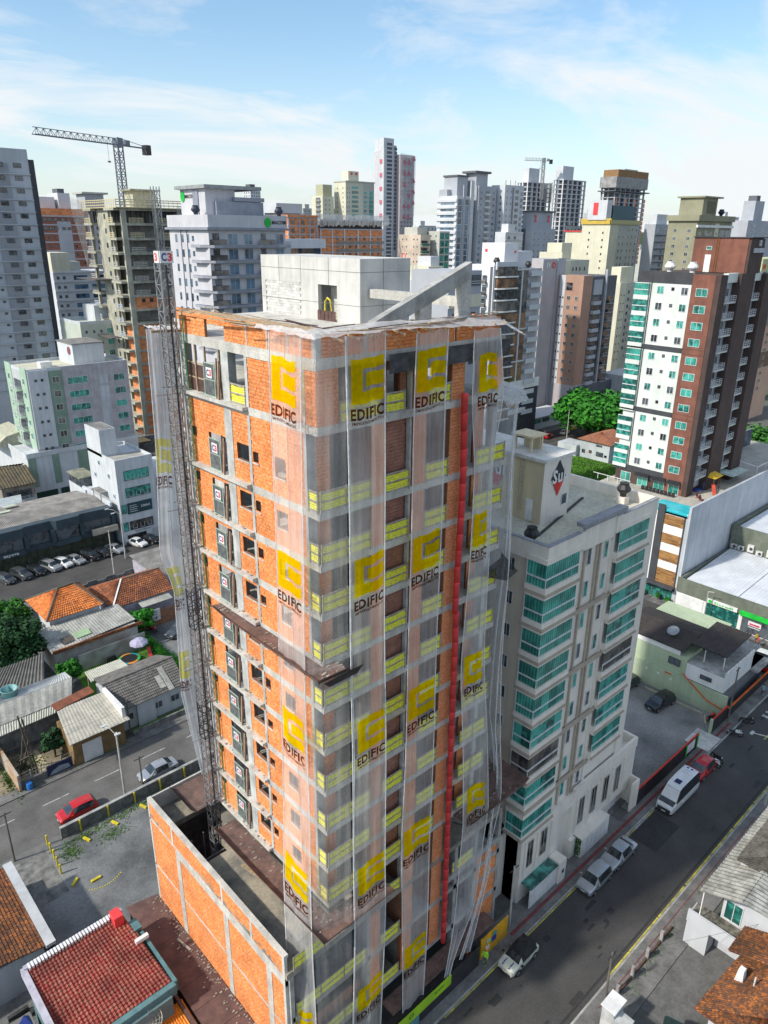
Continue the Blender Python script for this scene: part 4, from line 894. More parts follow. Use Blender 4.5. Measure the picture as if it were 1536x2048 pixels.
# roof box with the Sul signs
yc = M('sunlit_yellow_cream', (0.74, 0.62, 0.40), (0.64, 0.55, 0.38), 0.5, 0.85, 0.1, streak=0.35)  # yellow of the sunlit side put into the colour; tower_front stays paler
mb = MB(); mb.box(47.5, 32.2, 34.66, 51.3, 41.5, 40.0); part('stair_tower', mb, yc, c.t)
mb = MB(); mb.box(47.47, 32.17, 34.66, 51.3, 32.2, 40.0); part('tower_front', mb, cream_l, c.t)
mb = MB(); mb.box(47.3, 32.0, 40.0, 51.5, 41.7, 40.28); part('tower_roof', mb, M('white_roof', (0.72, 0.71, 0.68), (0.55, 0.54, 0.5), 0.7, 0.9, fine=5), c.t)
mb = MB()
for x, y in ((48.3, 34.2), (49.7, 34.2), (48.3, 35.8), (49.7, 35.8)): mb.box(x, y, 40.28, x+.2, y+.2, 41.5)
mb.box(48.1, 34.0, 41.5, 50.1, 36.2, 41.65); mb.box(49.6, 34.3, 40.28, 49.7, 35.9, 41.5); part('water_tank_house', mb, yc, c.t)
mb = MB(); mb.box(47.44, 33.0, 34.8, 47.48, 33.7, 36.7); part('door', mb, whitep, c.t)
inst('window', wmesh(.8, 1.0, gl_blue, white_f, 0), c.t, (50.6, 32.16, 36.3), 0)
mb = MB()
for y in (34.1, 34.5): mb.tube([(47.4, y, 35.5), (47.4, y, 40.2)], .025, 5)
for k in range(14): mb.beam((47.4, 34.1, 35.7+k*.32), (47.4, 34.5, 35.7+k*.32), .03)
part('ladder', mb, beige, c.t)
def diamond(o, ux, s):
    o = Vector(o); mb = MB(); nrm = ux.cross(UP)*.02
    mb.add([o+UP*1.25*s, o-ux*.85*s, o-UP*.35*s, o+ux*.85*s], [(0, 1, 2, 3)]); mb.mat(1); mb.add([o-ux*.62*s-UP*.2*s+nrm, o-UP*1.25*s+nrm, o+ux*.62*s-UP*.2*s+nrm], [(0, 1, 2)])
    mb.mat(2); letters(mb, 'Sul', o-ux*.7*s-UP*.32*s+nrm*2, ux, UP, 1.4*s, .95*s, .03); return mb
mk = [M('sign_charcoal', (0.03, 0.035, 0.045), None, 1, 0.6), M('sign_red', (0.75, 0.03, 0.03), None, 1, 0.6), whitep]
part('roof_sign', diamond((49.5, 32.12, 38.35), FX, 1.25), mk, c.t); part('roof_sign', diamond((47.42, 36.9, 38.4), LX, 1.25), mk, c.t)
cowl(44.2, 30.6, 34.66, 1.0, blackp, 'black turbine ventilator at the near corner of the cream roof'); cowl(57.3, 30.4, 35.4, 1.0, blackp, 'black turbine ventilator on a plinth at the right end of the cream roof')
mb = MB(); mb.box(56.9, 30.0, 34.66, 57.7, 30.8, 35.4); part('ventilator_plinth', mb, cream_l, c.t)
# ------------------------------------------------------------------ wood panelled podium, pool deck, brown and white tower
wh = M('white_render', (0.78, 0.78, 0.76), (0.70, 0.70, 0.69), 0.4, 0.8, 0.1, streak=0.16)
whg = M('greenish_white_render', (0.68, 0.72, 0.68), (0.60, 0.64, 0.61), 0.3, 0.8, 0.1, streak=0.15)
gblue = M('pale_grey_blue_render', (0.52, 0.55, 0.60), (0.43, 0.46, 0.50), 0.25, 0.85, 0.1, streak=0.3)
woodc = cellmat('timber_cladding', [(0.16, 0.075, 0.025), (0.30, 0.15, 0.05), (0.38, 0.20, 0.07), (0.22, 0.11, 0.04)], 1.1, 0.22, 0.7)
char = M('charcoal_render', (0.055, 0.06, 0.07), (0.04, 0.043, 0.05), 0.5, 0.8)
p = B('podium_building', 'podium with timber and white striped front carrying a pool deck', 109.2, 46.4, 165, 66, 15.2, gblue)
p.box('edge_wall', 109.2, 46.0, 0, 165, 46.38, 17.0, gblue)
for k, (a, b) in enumerate(((14.9, 13.2), (11.7, 10.0), (8.6, 6.9), (5.5, 2.6))):
    n = 5
    for j in range(n):
        z1 = a-(a-b)*j/n; mb = MB(); mb.box(109.08+.015*(j % 2), 46.9, a-(a-b)*(j+1)/n+.01, 109.19, 50.2, z1); part('cladding_board', mb, woodc, p.t)
for a, b in ((13.2, 11.7), (10.0, 8.6), (6.9, 5.5)): mb = MB(); mb.box(109.12, 46.9, b+.0, 109.19, 50.2, a); part('white_band', mb, wh, p.t)
mb = MB(); mb.box(108.95, 50.2, 2, 109.19, 51.4, 16.4); part('dark_fin', mb, char, p.t)
mb = MB(); mb.box(109.05, 46.7, 2, 109.19, 46.9, 15.0); part('dark_trim', mb, char, p.t)
mb = MB(); mb.box(109.0, 51.4, 2, 109.19, 58, 15.2); part('white_wall', mb, wh, p.t)
mb = MB(); mb.box(107.9, 46.6, 2.7, 109.19, 58, 2.95); part('canopy', mb, char, p.t)
mb = MB()
for y in (47, 48.2, 49.4, 50.6, 51.8): mb.box(109.1, y, .1, 109.19, y+1.1, 2.6)
part('shopfront_glass', mb, gl_teal, p.t)
deckm = M('tiled_deck', (0.48, 0.45, 0.38), (0.36, 0.34, 0.3), 0.5, 0.85, fine=3)
p.box('pool_deck', 109.2, 46.38, 15.2, 165, 66, 15.3, deckm)
mb = MB(); mb.box(109.3, 46.6, 15.3, 113.2, 52.8, 15.75); solo('swimming_pool', mb, M('pool_water', (0.02, 0.42, 0.50), (0.06, 0.55, 0.62), 1, 0.08), 'turquoise swimming pool on the edge of the striped podium', 'pool')
mb = MB(); mb.box(109.2, 46.5, 15.0, 109.3, 53, 15.5); part('pool_wall', mb, M('pool_tile', (0.02, 0.38, 0.45)), p.t)
mb = MB(); mb.box(109.22, 46.45, 15.3, 165, 46.6, 15.7); part('deck_kerb', mb, wh, p.t)
t = thing('playground_frame', 'playground climbing frame with a yellow canopy on the pool deck', 'playground', (125.5, 50.5, 15.3))
mb = MB(); 
for x, y in ((124.5, 49.5), (127, 49.5), (124.5, 51.8), (127, 51.8)): mb.box(x, y, 15.3, x+.12, y+.12, 17.8)
part('post', mb, M('playground_brown', (0.25, 0.1, 0.05)), t)
mb = MB(); mb.add([(124.2, 49.2, 17.7), (127.5, 49.2, 17.7), (127.5, 52.2, 17.7), (124.2, 52.2, 17.7), (124.9, 50.7, 18.4), (126.8, 50.7, 18.4)], [(0, 1, 5, 4), (1, 2, 5), (2, 3, 4, 5), (3, 0, 4)]); part('canopy', mb, M('canopy_yellow', (0.8, 0.5, 0.02), None, 1, 0.6), t)
mb = MB(); mb.beam((124.6, 49.6, 16.6), (122.8, 48.4, 15.4), .6, .08); part('slide', mb, M('slide_red', (0.6, 0.08, 0.04), None, 1, 0.5), t)
mb = MB(); mb.beam((123.2, 50.6, 15.3), (123.2, 50.6, 17.0), .1); mb.beam((122, 51.5, 15.5), (123.8, 51.5, 15.5), .5, .3); part('play_step', mb, M('play_blue', (0.03, 0.1, 0.5), None, 1, 0.5), t)
for x, y in ((118.3, 48.6), (119.4, 49.6)):
    t = thing('deck_chair', 'dark red deck chair by the pool, '+('nearer the pool' if x < 119 else 'farther from the pool'), 'chair', (x, y, 15.3)); mb = MB(); mb.box(x-.3, y-.3, 15.55, x+.3, y+.3, 15.65); part('seat', mb, M('chair_red', (0.2, 0.05, 0.04)), t); mb = MB(); mb.box(x-.3, y+.3, 15.6, x+.3, y+.38, 16.3); part('backrest', mb, MATS['chair_red'], t)
    mb = MB(); [mb.box(x+a, y+b, 15.3, x+a+.06, y+b+.06, 15.55) for a in (-.3, .24) for b in (-.3, .24)]; part('leg_frame', mb, MATS['chair_red'], t)
# roofed court cage at the back of the deck
t = thing('court_cage', 'white framed glazed enclosure on the far part of the pool deck', 'enclosure', (150, 54, 15.3))
mb = MB()
for i in range(7): x = 137+i*4; mb.beam((x, 47.2, 15.3), (x, 47.2, 17.8), .12); mb.beam((x, 58, 15.3), (x, 58, 19), .12)
for y, z in ((47.2, 17.8), (58, 19)): mb.beam((137, y, z), (161, y, z), .14)
mb.beam((137, 47.2, 17.8), (137, 58, 19), .14); mb.beam((137, 52, 15.3), (137, 52, 18.4), .12)
part('frame', mb, whitep, t); mb = MB(); mb.box(137.1, 57.9, 15.4, 161, 57.95, 18.9); part('glass_wall', mb, gl_blue, t)
mb = MB(); mb.hull([(130, 48.5, 17.0), (136.5, 48.5, 17.0), (136.5, 54, 17.3), (130, 54, 17.3)], [(130, 48.5, 17.1), (136.5, 48.5, 17.1), (136.5, 54, 17.4), (130, 54, 17.4)]); solo('deck_shelter', mb, M('pale_green_roof', (0.55, 0.66, 0.62), None, 1, 0.6), 'flat pale green roofed shelter beside the brown tower on the deck', 'shelter')
# brown and white tower
brn = M('terracotta_brown_render', (0.24, 0.095, 0.065), (0.17, 0.07, 0.05), 0.5, 0.85, 0.2, streak=0.3)
brd = M('dark_shaded_brown', (0.085, 0.055, 0.048), (0.06, 0.04, 0.036), 0.5, 0.85, streak=0.2)  # the brown again with shade put into its colour; also used for joints
b = B('brown_and_white_tower', 'tall brown and white apartment tower with green windows on the right', 118, 52, 136.8, 64.7, 51.4, brd, z0=15.3)
b.panel('white_wall', 'L', 3.7, 12.7, 18.6, 49.8, whg, .05); b.panel('brown_wall', 'L', 0, 3.68, 15.3, 51.4, brn, .06)
b.panel('charcoal_band', 'L', 3.7, 12.7, 49.8, 51.6, char, .1)
for z in (39.1, 28.4): b.panel('charcoal_band', 'L', 3.7, 13.0, z, z+.8, char, .12)
b.panel('charcoal_band', 'L', 3.7, 13.4, 17.6, 18.6, char, .12); b.panel('dark_joint', 'L', 10.35, 10.5, 18.6, 51.4, char, .15)
for z in (39.0, 39.8, 28.3, 29.1): b.panel('joint', 'L', 0, 3.68, z, z+.08, brd, .075)
st = 2.87; tops = 48.6
zl = [48.6-k*3.0 for k in range(12)]
ztop = []
z = 48.7
for k in range(12): ztop.append(z); z -= 2.58+(.35 if k in (3, 7) else 0)
for k, z in enumerate(ztop):
    if z < 18: continue
    inst('window', wmesh(1.9, 1.25, gl_teal if k % 4 else gl_cur, white_f, 3), b.t, (117.93, 53.9, z), rad(-90))
    inst('window', wmesh(1.15, 1.2, gl_teal if k % 3 else gl_dark, white_f, 2), b.t, (117.94, 56.7, z+.05), rad(-90))
    inst('window', wmesh(1.15, 1.2, gl_dark if k % 2 else gl_teal, white_f, 2), b.t, (117.94, 60.8, z+.05), rad(-90))
    inst('window', wmesh(.5, .5, gl_dark, dark_f, 0), b.t, (117.94, 58.7, z+.3), rad(-90))
    # green glazed corner balconies
    mb = MB(); y0, y1 = 62.7, 65.3
    mb.box(117.55, y0, z-1.53, 117.95, y1, z-.9); mb.box(117.55, y0, z+.95, 117.95, y1, z+1.05); o = part('balcony', mb, whg, b.t)
    if k in (8, 10): mb = MB(); mb.box(117.5, y0, z-.9, 117.56, y1, z-.1); mb.box(117.5, y1, z-.9, 118.5, y1+.04, z-.1); part('glass_railing', mb, gl_teal, o)
    else:
        mb = MB(); mb.box(117.6, y0, z-.9, 117.64, y1, z+.95); part('pane', mb, gl_cur if k in (0, 4, 8) else gl_teal, o)
    mb = MB(); mb.box(117.5, y0, z-.1, 117.59, y1, z+.02); part('hand_rail', mb, white_f, o)
# front face: shade put into the colours of greyed white recesses and darker brown piers
for x0, x1 in ((120.4, 124.0), (129.1, 133.1)):
    mb = MB(); mb.box(x0, 51.94, 16, x1, 51.99, 50.2); part('white_recess', mb, gblue, b.t)
    mb = MB(); mb.box(x0, 51.2, 50.2, x1+.5, 51.99, 51.6); part('balcony_roof', mb, whg, b.t)
mb = MB(); mb.box(118, 51.2, 15.3, 120.4, 51.98, 51.4); part('brown_pier', mb, brd, b.t)
mb = MB(); mb.box(124.0, 50.6, 15.3, 129.1, 51.98, 51.5); mb.box(125.32, 50.6, 51.5, 130.6, 50.98, 56.7); part('brown_pier', mb, brd, b.t); mb = MB(); mb.box(133.1, 50.4, 15.3, 136.9, 51.98, 51.3); part('brown_pier', mb, brd, b.t)
for k, z in enumerate(ztop):
    for x0, x1 in ((120.4, 124.0), (129.1, 133.1)):
        xc = (x0+x1)/2; b.balc('F', xc-118-.2, 3.6, 1.15, [z-1.5], whg, 'bars', door=False)
        inst('window', wmesh(1.0, 1.3, gl_dark, white_f, 2), b.t, (xc+.3, 51.92, z), 0)
mb = MB(); mb.box(125.31, 51.0, 51.4, 131, 59.8, 56.8); part('stair_block', mb, brd, b.t); part('stair_block_side', MB().box(125.2, 50.95, 51.5, 125.3, 59.8, 56.8), brn, b.t)
mb = MB(); mb.box(125.0, 50.4, 56.8, 131.2, 60, 56.95); part('coping', mb, char, b.t)
mb = MB(); mb.box(125.1, 56.6, 51.5, 125.18, 57.6, 54.2); part('door', mb, whitep, b.t); inst('window', wmesh(.9, .6, gl_teal, white_f, 0), b.t, (125.16, 57.1, 55.2), rad(-90))
mb = MB()
for y in (55.6, 56.0): mb.beam((125.05, y, 51.6), (125.05, y, 56.8), .05)
for k in range(15): mb.beam((125.05, 55.6, 51.8+k*.34), (125.05, 56.0, 51.8+k*.34), .04)
part('ladder', mb, M('rust', (0.35, 0.13, 0.03)), b.t)
mb = MB(); mb.box(126.5, 50.4, 54.6, 130.6, 50.58, 55.3); mb.box(128.2, 50.4, 55.6, 129.0, 50.58, 56.5); part('roof_sign', mb, M('sign_grey_white', (0.5, .52, .55)), b.t)
cowl(119.5, 60.5, 51.4, 1.4, whitep, 'white roof ventilator left on the brown and white tower'); cowl(119.8, 56.8, 51.4, 1.4, whitep, 'white roof ventilator beside the brown rooftop block')
mb = MB()
for y0, y1 in ((52.3, 54.6), (55.0, 57.6), (58.0, 60.6)):
    mb.add([(117.0, y0, 17.3), (117.0, y1, 17.3), (117.95, y1, 17.75), (117.95, y0, 17.75), (117.0, y0, 17.25), (117.0, y1, 17.25)], [(0, 3, 2, 1), (0, 1, 5, 4), (0, 1, 2, 3)])
part_aw = part('awning', mb, char, b.t)
for y in (53.5, 56.2, 59.3, 62.6): inst('glass_door', wmesh(1.9, 1.9, gl_cur, white_f, 3), b.t, (117.92, y, 16.3), rad(-90))
for i in range(9): mb = MB(); x = 116.3; y = 52.5+i*.7; mb.box(x, y, 15.3, x+.4, y+.45, 16.0); solo('deck_table', mb, blackp, 'dark square table before the brown tower, '+['rightmost', 'second from right', 'third from right', 'fourth from right', 'middle', 'fourth from left', 'third from left', 'second from left', 'leftmost'][i]+' of the row of nine', 'table', 'tables before the brown tower')
mb = MB(); 
for y in (61, 63, 65, 67): mb.beam((116, y, 15.3), (116, y, 16.3), .07)
mb.beam((116, 60.5, 16.3), (116, 68, 16.3), .08); solo('deck_railing', mb, whitep, 'white framed railing at the left edge of the pool deck', 'railing')
# ------------------------------------------------------------------ store with white corrugated roof
olive = M('olive_fascia', (0.17, 0.19, 0.15), (0.12, 0.14, 0.11), 0.5, 0.85, streak=0.3)
s_ = B('white_roofed_store', 'low store with grey green fascia, white corrugated roof and green shop signs', 108.2, 14, 130, 45.8, 4.3, wh)
mb = MB()
for r in ((108.0, 14, 3.0, 108.19, 45.9, 5.5), (108.19, 45.4, 4.3, 130, 45.7, 5.4), (126, 14, 4.3, 126.3, 45.4, 8.0)): mb.box(*r)
part('fascia', mb, olive, s_.t)
mb = MB(); vs = []; n = 120
for i in range(n+1):
    y = 14.2+(45.2-14.2)*i/n; o = .09 if i % 2 else 0; vs += [(108.5, y, 4.75+o), (125.9, y, 5.6+o)]
mb.add(vs, [(2*i, 2*i+1, 2*i+3, 2*i+2) for i in range(n)]); part('corrugated_roof', mb, M('white_metal_roof', (0.66, 0.69, 0.73), (0.55, 0.58, 0.62), 0.4, 0.5), s_.t)
for j in range(1): mb = MB(); mb.beam((108.5, 37, 4.95), (125.9, 37, 5.8), .5, .06); part('roof_ridge', mb, MATS['white_metal_roof'], s_.t)
mb = MB(); mb.box(126.3, 20, 4.3, 160, 45.6, 9.2); part('rear_hall', mb, wh, s_.t)
mb = MB(); mb.box(126.1, 20, 7.4, 126.29, 45.7, 9.9); mb.box(126.29, 45.2, 9.2, 160, 45.7, 9.9); part('rear_fascia', mb, olive, s_.t)
mb = MB(); vs = []
for i in range(n+1): y = 20+(25.0)*i/n; o = .09 if i % 2 else 0; vs += [(126.6, y, 9.4+o), (160, y, 9.6+o)]
mb.add(vs, [(2*i, 2*i+1, 2*i+3, 2*i+2) for i in range(n)]); part('corrugated_roof', mb, MATS['white_metal_roof'], s_.t)
acs = M('air_unit_casing', (0.62, 0.62, 0.60), (0.5, 0.5, 0.48), 2, 0.6)
for i, (y, z, h) in enumerate(((44.6, 5.9, .7), (43.4, 5.9, .7), (41.8, 6.0, 1.3), (40.3, 5.8, .8), (38.6, 6.0, 1.3))):
    pos = ['leftmost', 'second from left', 'third from left, tall', 'fourth from left', 'rightmost, tall', 'sixth from left', 'seventh from left', 'rightmost'][i]
    t = thing('air_conditioner', 'outdoor air conditioner unit on the wall above the white roof, '+pos, 'air conditioner', (125.7, y, z), group='air conditioners above the white roof'); mb = MB(); mb.box(125.45, y-.5, z, 125.95, y+.5, z+h); part('casing', mb, acs, t)
    mb = MB(); mb.lathe([(.28, 0), (.28, .04)], 0, 0, 12); mb.v = [(125.44-c_, y-.12+a_, z+h*.5+b_) for a_, b_, c_ in mb.v]; part('fan', mb, dark_f, t)
for y0, y1, z0, z1, m_, nm in ((41.3, 45.0, .3, 2.7, whitep, 'roller_shutter'), (35.8, 40.8, .3, 3.0, gl_teal, 'shop_window'), (30.9, 35.2, .3, 2.8, gl_dark, 'shop_window'), (27.3, 30.0, .3, 2.8, gl_dark, 'shop_window'), (22, 26.8, .3, 2.8, gl_dark, 'shop_window')):
    mb = MB(); mb.box(108.1, y0, z0, 108.19, y1, z1); part(nm, mb, m_, s_.t)
gr = M('sign_green', (0.02, 0.55, 0.06), None, 1, 0.5)
mb = MB(); mb.box(107.8, 36.0, 3.0, 107.99, 40.8, 3.7); mb.mat(1); letters(mb, 'Sicredi', (107.78, 39.6, 3.12), LX, UP, 3.0, .42, .03); mb.mat(1); mb.lathe([(.3, 0), (.3, .02)], 0, 0, 8)
for i in range(len(mb.v)-16, len(mb.v)): a_, b_, c_ = mb.v[i]; mb.v[i] = (107.77-c_, 40.2+a_, 3.35+b_)
part('shop_sign', mb, [whitep, gr], s_.t)
mb = MB(); mb.box(107.8, 16, 2.85, 107.99, 35.6, 3.65); part('green_fascia', mb, gr, s_.t)
mb = MB(); mb.box(108.06, 32.3, 1.6, 108.09, 34.2, 2.3); mb.mat(1); mb.box(108.05, 32.5, 1.7, 108.055, 34.0, 2.0); mb.mat(0); mb.box(108.05, 32.4, 1.3, 108.055, 34.1, 1.42); part('window_decal', mb, [whitep, M('decal_pink', (0.6, 0.05, 0.15))], s_.t)
t = thing('wall_lamp', 'pale street lamp on a pole before the sign of the white roofed store', 'street lamp', (106.4, 40.2, 0)); mb = MB(); mb.tube([(106.4, 40.2, 0), (106.4, 40.2, 5.5)], .08, 6); part('pole', mb, conc_l, t); mb = MB(); mb.tube([(106.4, 40.2, 5.5), (106.0, 39.2, 5.9)], .06, 6); part('lamp_arm', mb, conc_l, t)
# ------------------------------------------------------------------ green house with dark roof at the car park
gren = M('pale_green_render', (0.44, 0.52, 0.35), (0.38, 0.46, 0.31), 0.3, 0.85, streak=0.2)
tile_d = M('dark_fibre_roof', (0.055, 0.045, 0.042), (0.035, 0.03, 0.028), 1.2, 0.9, fine=6)
h = B('green_walled_house', 'pale green and white two storey house with a dark roof beside the car park', 84.6, 33, 98, 42.5, 6.0, gren)
h.box('lower_wall', 84.6, 27.95, 0, 97.5, 32.99, 3.3, M('grey_render', (0.17, 0.18, 0.20))); h.box('white_wall', 84.55, 27.95, 3.31, 93, 32.95, 5.4, wh); h.box('parapet', 84.55, 27.9, 5.41, 93, 28.1, 6.2, wh); h.box('terrace_floor', 84.6, 28.1, 5.4, 96, 32.9, 5.5, conc)
h.box('boundary_wall', 84.3, 27.2, 0, 84.54, 41, 3.2, gren); h.box('balcony_slab', 93.01, 27.0, 3.0, 97.5, 32.9, 3.3, conc)
h.panel('upper_band', 'L', 1.0, 8.6, 6.0, 6.7, wh, .03)
def slope_roof(t, name, corners, m, n=60, amp=.06, along=0, th=.08):
    """corrugated sheet between four 3-D corners (a,b eave; d,c ridge), ribs run from eave to ridge"""
    a, b_, c_, d = [Vector(q) for q in corners]; mb = MB(); vs = []
    nr = (b_-a).cross(d-a).normalized()
    if nr.z < 0: nr = -nr
    for i in range(n+1):
        u = i/n; o = nr*(amp*(.5-.5*math.cos(i*math.pi))); p0 = a.lerp(b_, u)+o; p1 = d.lerp(c_, u)+o; vs += [p0, p1]
    mb.add(vs, [(2*i, 2*i+2, 2*i+3, 2*i+1) for i in range(n)])
    mb.add([a-nr*th, b_-nr*th, c_-nr*th, d-nr*th], [(3, 2, 1, 0)]); return part(name, mb, m, t)
slope_roof(h.t, 'corrugated_roof', [(84.3, 33.5, 6.9), (84.3, 42.8, 6.9), (88.5, 42.8, 7.8), (88.5, 33.5, 7.8)], tile_d, 50); slope_roof(h.t, 'corrugated_roof', [(92.5, 33.5, 6.9), (92.5, 42.8, 6.9), (88.5, 42.8, 7.8), (88.5, 33.5, 7.8)], tile_d, 50)
slope_roof(h.t, 'corrugated_roof', [(86.0, 28.8, 7.5), (86.0, 33.5, 7.5), (93.5, 33.5, 7.9), (93.5, 28.8, 7.9)], tile_d, 26)
for x, y in ((86.2, 29), (86.2, 31.5), (93.2, 29)): h.box('roof_post', x, y, 5.5, x+.1, y+.1, 7.5, whitep)
mb = MB()
for i in range(12): x = 84.7+i*1.1; mb.beam((x, 28.0, 6.2), (x, 28.0, 6.9), .04)
mb.beam((84.6, 28, 6.9), (97, 28, 6.9), .05); part('terrace_railing', mb, steel, h.t)
mb = MB()
for i in range(6): mb.beam((93+i*.9, 27.0, 3.3), (93+i*.9, 27.0, 4.2), .04)
mb.beam((93, 27, 4.2), (97.5, 27, 4.2), .05); part('balcony_railing', mb, steel, h.t)
inst('window', wmesh(1.6, 1.0, gl_dark, dark_f, 3), h.t, (84.53, 34.6, 4.9), rad(-90)); inst('window', wmesh(1.5, .6, gl_dark, dark_f, 3), h.t, (84.53, 30.3, 4.4), rad(-90))
mb = MB(); mb.box(84.5, 31.2, .1, 84.55, 32.0, 2.1); part('door', mb, blackp, h.t)
mb = MB(); mb.beam((84.2, 33.2, 3.9), (84.2, 29.6, 1.6), .12); mb.beam((84.2, 29.6, 1.6), (84.2, 27.6, 1.3), .12); part('orange_coping', mb, M('orange_paint', (0.75, 0.14, 0.02)), h.t)
for i, y in enumerate((39.8, 37.9, 36.2, 34.4)): mb = MB(); mb.box(84.24, y, 2.2, 84.29, y+.28, 2.5); part('wall_notice', mb, whitep, h.t)
mb = MB(); mb.box(84.24, 34.6, 2.9, 84.29, 35.5, 3.1); mb.box(84.5, 29.6, 2.2, 84.54, 30.8, 2.5); part('orange_sign', mb, MATS['orange_paint'], h.t)
t = thing('satellite_dish', 'grey satellite dish on the dark corrugated roof of the green house', 'satellite dish', (86.5, 36.2, 7.4)); mb = MB(); mb.lathe([(.05, 0), (.4, .06), (.75, .22), (.77, .22), (.42, .04), (.05, -.03)], 0, 0, 14); mb.v = [(86.5+a_-.5*c_, 36.2+b_, 7.9+c_+.45*a_) for a_, b_, c_ in mb.v]; part('dish', mb, steel, t); mb = MB(); mb.tube([(86.5, 36.2, 7.3), (86.5, 36.2, 7.9)], .05, 6); part('stand', mb, steel, t)
t = thing('street_fence', 'low dark street fence topped with an orange rail before the green house', 'fence', (90, 26.9, 0)); mb = MB(); mb.box(84.6, 26.9, .12, 98, 27.0, 1.5); part('fence_panel', mb, blackp, t); mb = MB(); mb.box(84.6, 26.85, 1.51, 98, 27.05, 1.62); part('top_rail', mb, MATS['orange_paint'], t)
# fences of the car park
for (x0, x1, lab) in ((62.4, 76.3, 'long black sheet fence with a red rail behind the white van'), (80.2, 84.2, 'short black sheet fence with a red rail at the car park corner')):
    t = thing('sheet_fence', lab, 'fence', (x0, 26.95, 0), group='black fences of the car park'); x = x0; k = 0
    while x < x1-.2: mb = MB(); mb.box(x, 26.92, .1, x+.28, 26.96+(.04 if k % 2 else 0), 2.1); part('fence_sheet', mb, MATS['black_sheet'], t); x += .29; k += 1
    mb = MB(); mb.box(x0, 26.88, 2.11, x, 27.04, 2.2); part('top_rail', mb, M('rail_red', (0.65, 0.04, 0.02)), t)
    if x1 < 80:
        mb = MB(); mb.box(73.4, 26.83, .7, 75.3, 26.87, 1.9); part('notice_board', mb, whitep, t); mb = MB(); mb.box(73.1, 26.8, .5, 73.38, 26.86, 2.0); mb.box(76.0, 26.8, .1, 76.2, 26.86, 2.2); part('green_frame', mb, gr, t)
mb = MB(); mb.box(79.9, 26.9, 0, 80.15, 27.2, 2.2); solo('gate_post', mb, gren, 'pale green concrete gate post at the car park entrance', 'post')
mb = MB(); mb.box(76.5, 25.6, .121, 80, 28.5, .14); solo('entrance_ramp', mb, conc_l, kind='structure')
wstop = MB(); wstop.box(-.9, -.1, 0, .9, .1, .16); wsm = wstop.mesh('wheel_stop', M('faded_yellow', (0.5, 0.47, 0.3), (0.35, 0.33, 0.25), 2, 0.9))
for i, (x, y) in enumerate(((83.3, 36.5), (83.3, 34.2), (83.3, 32.0), (83.3, 30.3), (82.4, 28.7))):
    o = bpy.data.objects.new('wheel_stop', wsm); COL.objects.link(o); o.location = (x, y, .012); o.rotation_euler = (0, 0, rad(90 if i < 4 else 30)); setp(o, 'pale yellow concrete wheel stop in the car park, '+['farthest from the street', 'second farthest from the street', 'third farthest from the street', 'fourth farthest from the street', 'askew, next to the red motorcycle'][i], 'wheel stop', 'wheel stops in the car park')
# ------------------------------------------------------------------ left middle ground
lgrey = M('light_grey_render', (0.50, 0.52, 0.54), (0.43, 0.45, 0.47), 0.3, 0.85, streak=0.25)
coolw = M('cool_white_render', (0.60, 0.63, 0.66), (0.52, 0.55, 0.58), 0.3, 0.85, streak=0.25)
sage = M('sage_green_render', (0.24, 0.34, 0.27), (0.19, 0.28, 0.22), 0.4, 0.85, streak=0.2)
sage_l = M('pale_sage_render', (0.40, 0.55, 0.42), (0.33, 0.47, 0.36), 0.4, 0.85, streak=0.2)
slate = M('slate_render', (0.045, 0.07, 0.09), (0.03, 0.05, 0.065), 0.4, 0.8)
fibre = M('fibre_cement_roof', (0.26, 0.25, 0.235), (0.15, 0.145, 0.14), 0.5, 0.92, streak=0.0, fine=4)
fibre_l = M('pale_fibre_cement', (0.42, 0.42, 0.38), (0.28, 0.28, 0.26), 0.6, 0.92, fine=4)
mossr = M('mossy_roof', (0.30, 0.31, 0.22), (0.17, 0.18, 0.13), 0.6, 0.92, fine=3)
# five storey white office
o = B('white_office_building', 'white five storey office with a SIMAX banner beside the black shop row', 52.2, 129.6, 59.6, 142, 16.4, coolw)
mb = MB(); mb.box(52.2, 135.2, 16.4, 55.4, 142, 21.7); part('stair_tower', mb, coolw, o.t); mb = MB(); mb.box(52.4, 135.4, 21.7, 55.2, 141.8, 21.75); part('tower_roof', mb, fibre, o.t)
o.parapet(coolw, .6); mb = MB(); mb.box(52.5, 129.9, 16.4, 59.3, 135.2, 16.45); part('roof', mb, fibre_l, o.t)
mb = MB(); mb.box(59.6, 130.2, 0, 66, 142, 12.5); part('side_wing', mb, coolw, o.t); mb = MB(); mb.box(51.0, 134.5, 0, 52.19, 139.2, 7.4); mb.box(50.6, 142.01, 0, 54.5, 150.5, 8.4); part('rear_wing', mb, coolw, o.t)
mb = MB(); mb.box(50.4, 144, 10.2, 54, 150.6, 10.4); part('rear_roof', mb, mossr, o.t); mb = MB(); mb.box(50.7, 144.2, 8.4, 53.8, 150.4, 10.2); part('glazed_room', mb, gl_dark, o.t)
mb = MB(); mb.box(50.7, 134.6, 9.6, 54, 138.6, 9.7); [mb.box(a, b_, 7.4, a+.1, b_+.1, 9.6) for a in (50.8,) for b_ in (134.8, 138.3)]; part('balcony_cover', mb, fibre, o.t)
for z in (13.3, 9.9): inst('window', wmesh(5.0, 1.9, gl_teal, dark_f, 2), o.t, (56.1, 129.58, z+.4), 0)
def opensash(x, y, z):
    mb = MB()
    for i in range(3): mb.box(x+i*1.5, y-.3, z, x+i*1.5+.04, y-.26, z+.8); mb.box(x+i*1.5+.8, y-.3, z, x+i*1.5+.84, y-.26, z+.8); mb.box(x+i*1.5, y-.3, z-.05, x+i*1.5+.84, y-.26, z)
    part('open_sash', mb, white_f, o.t)
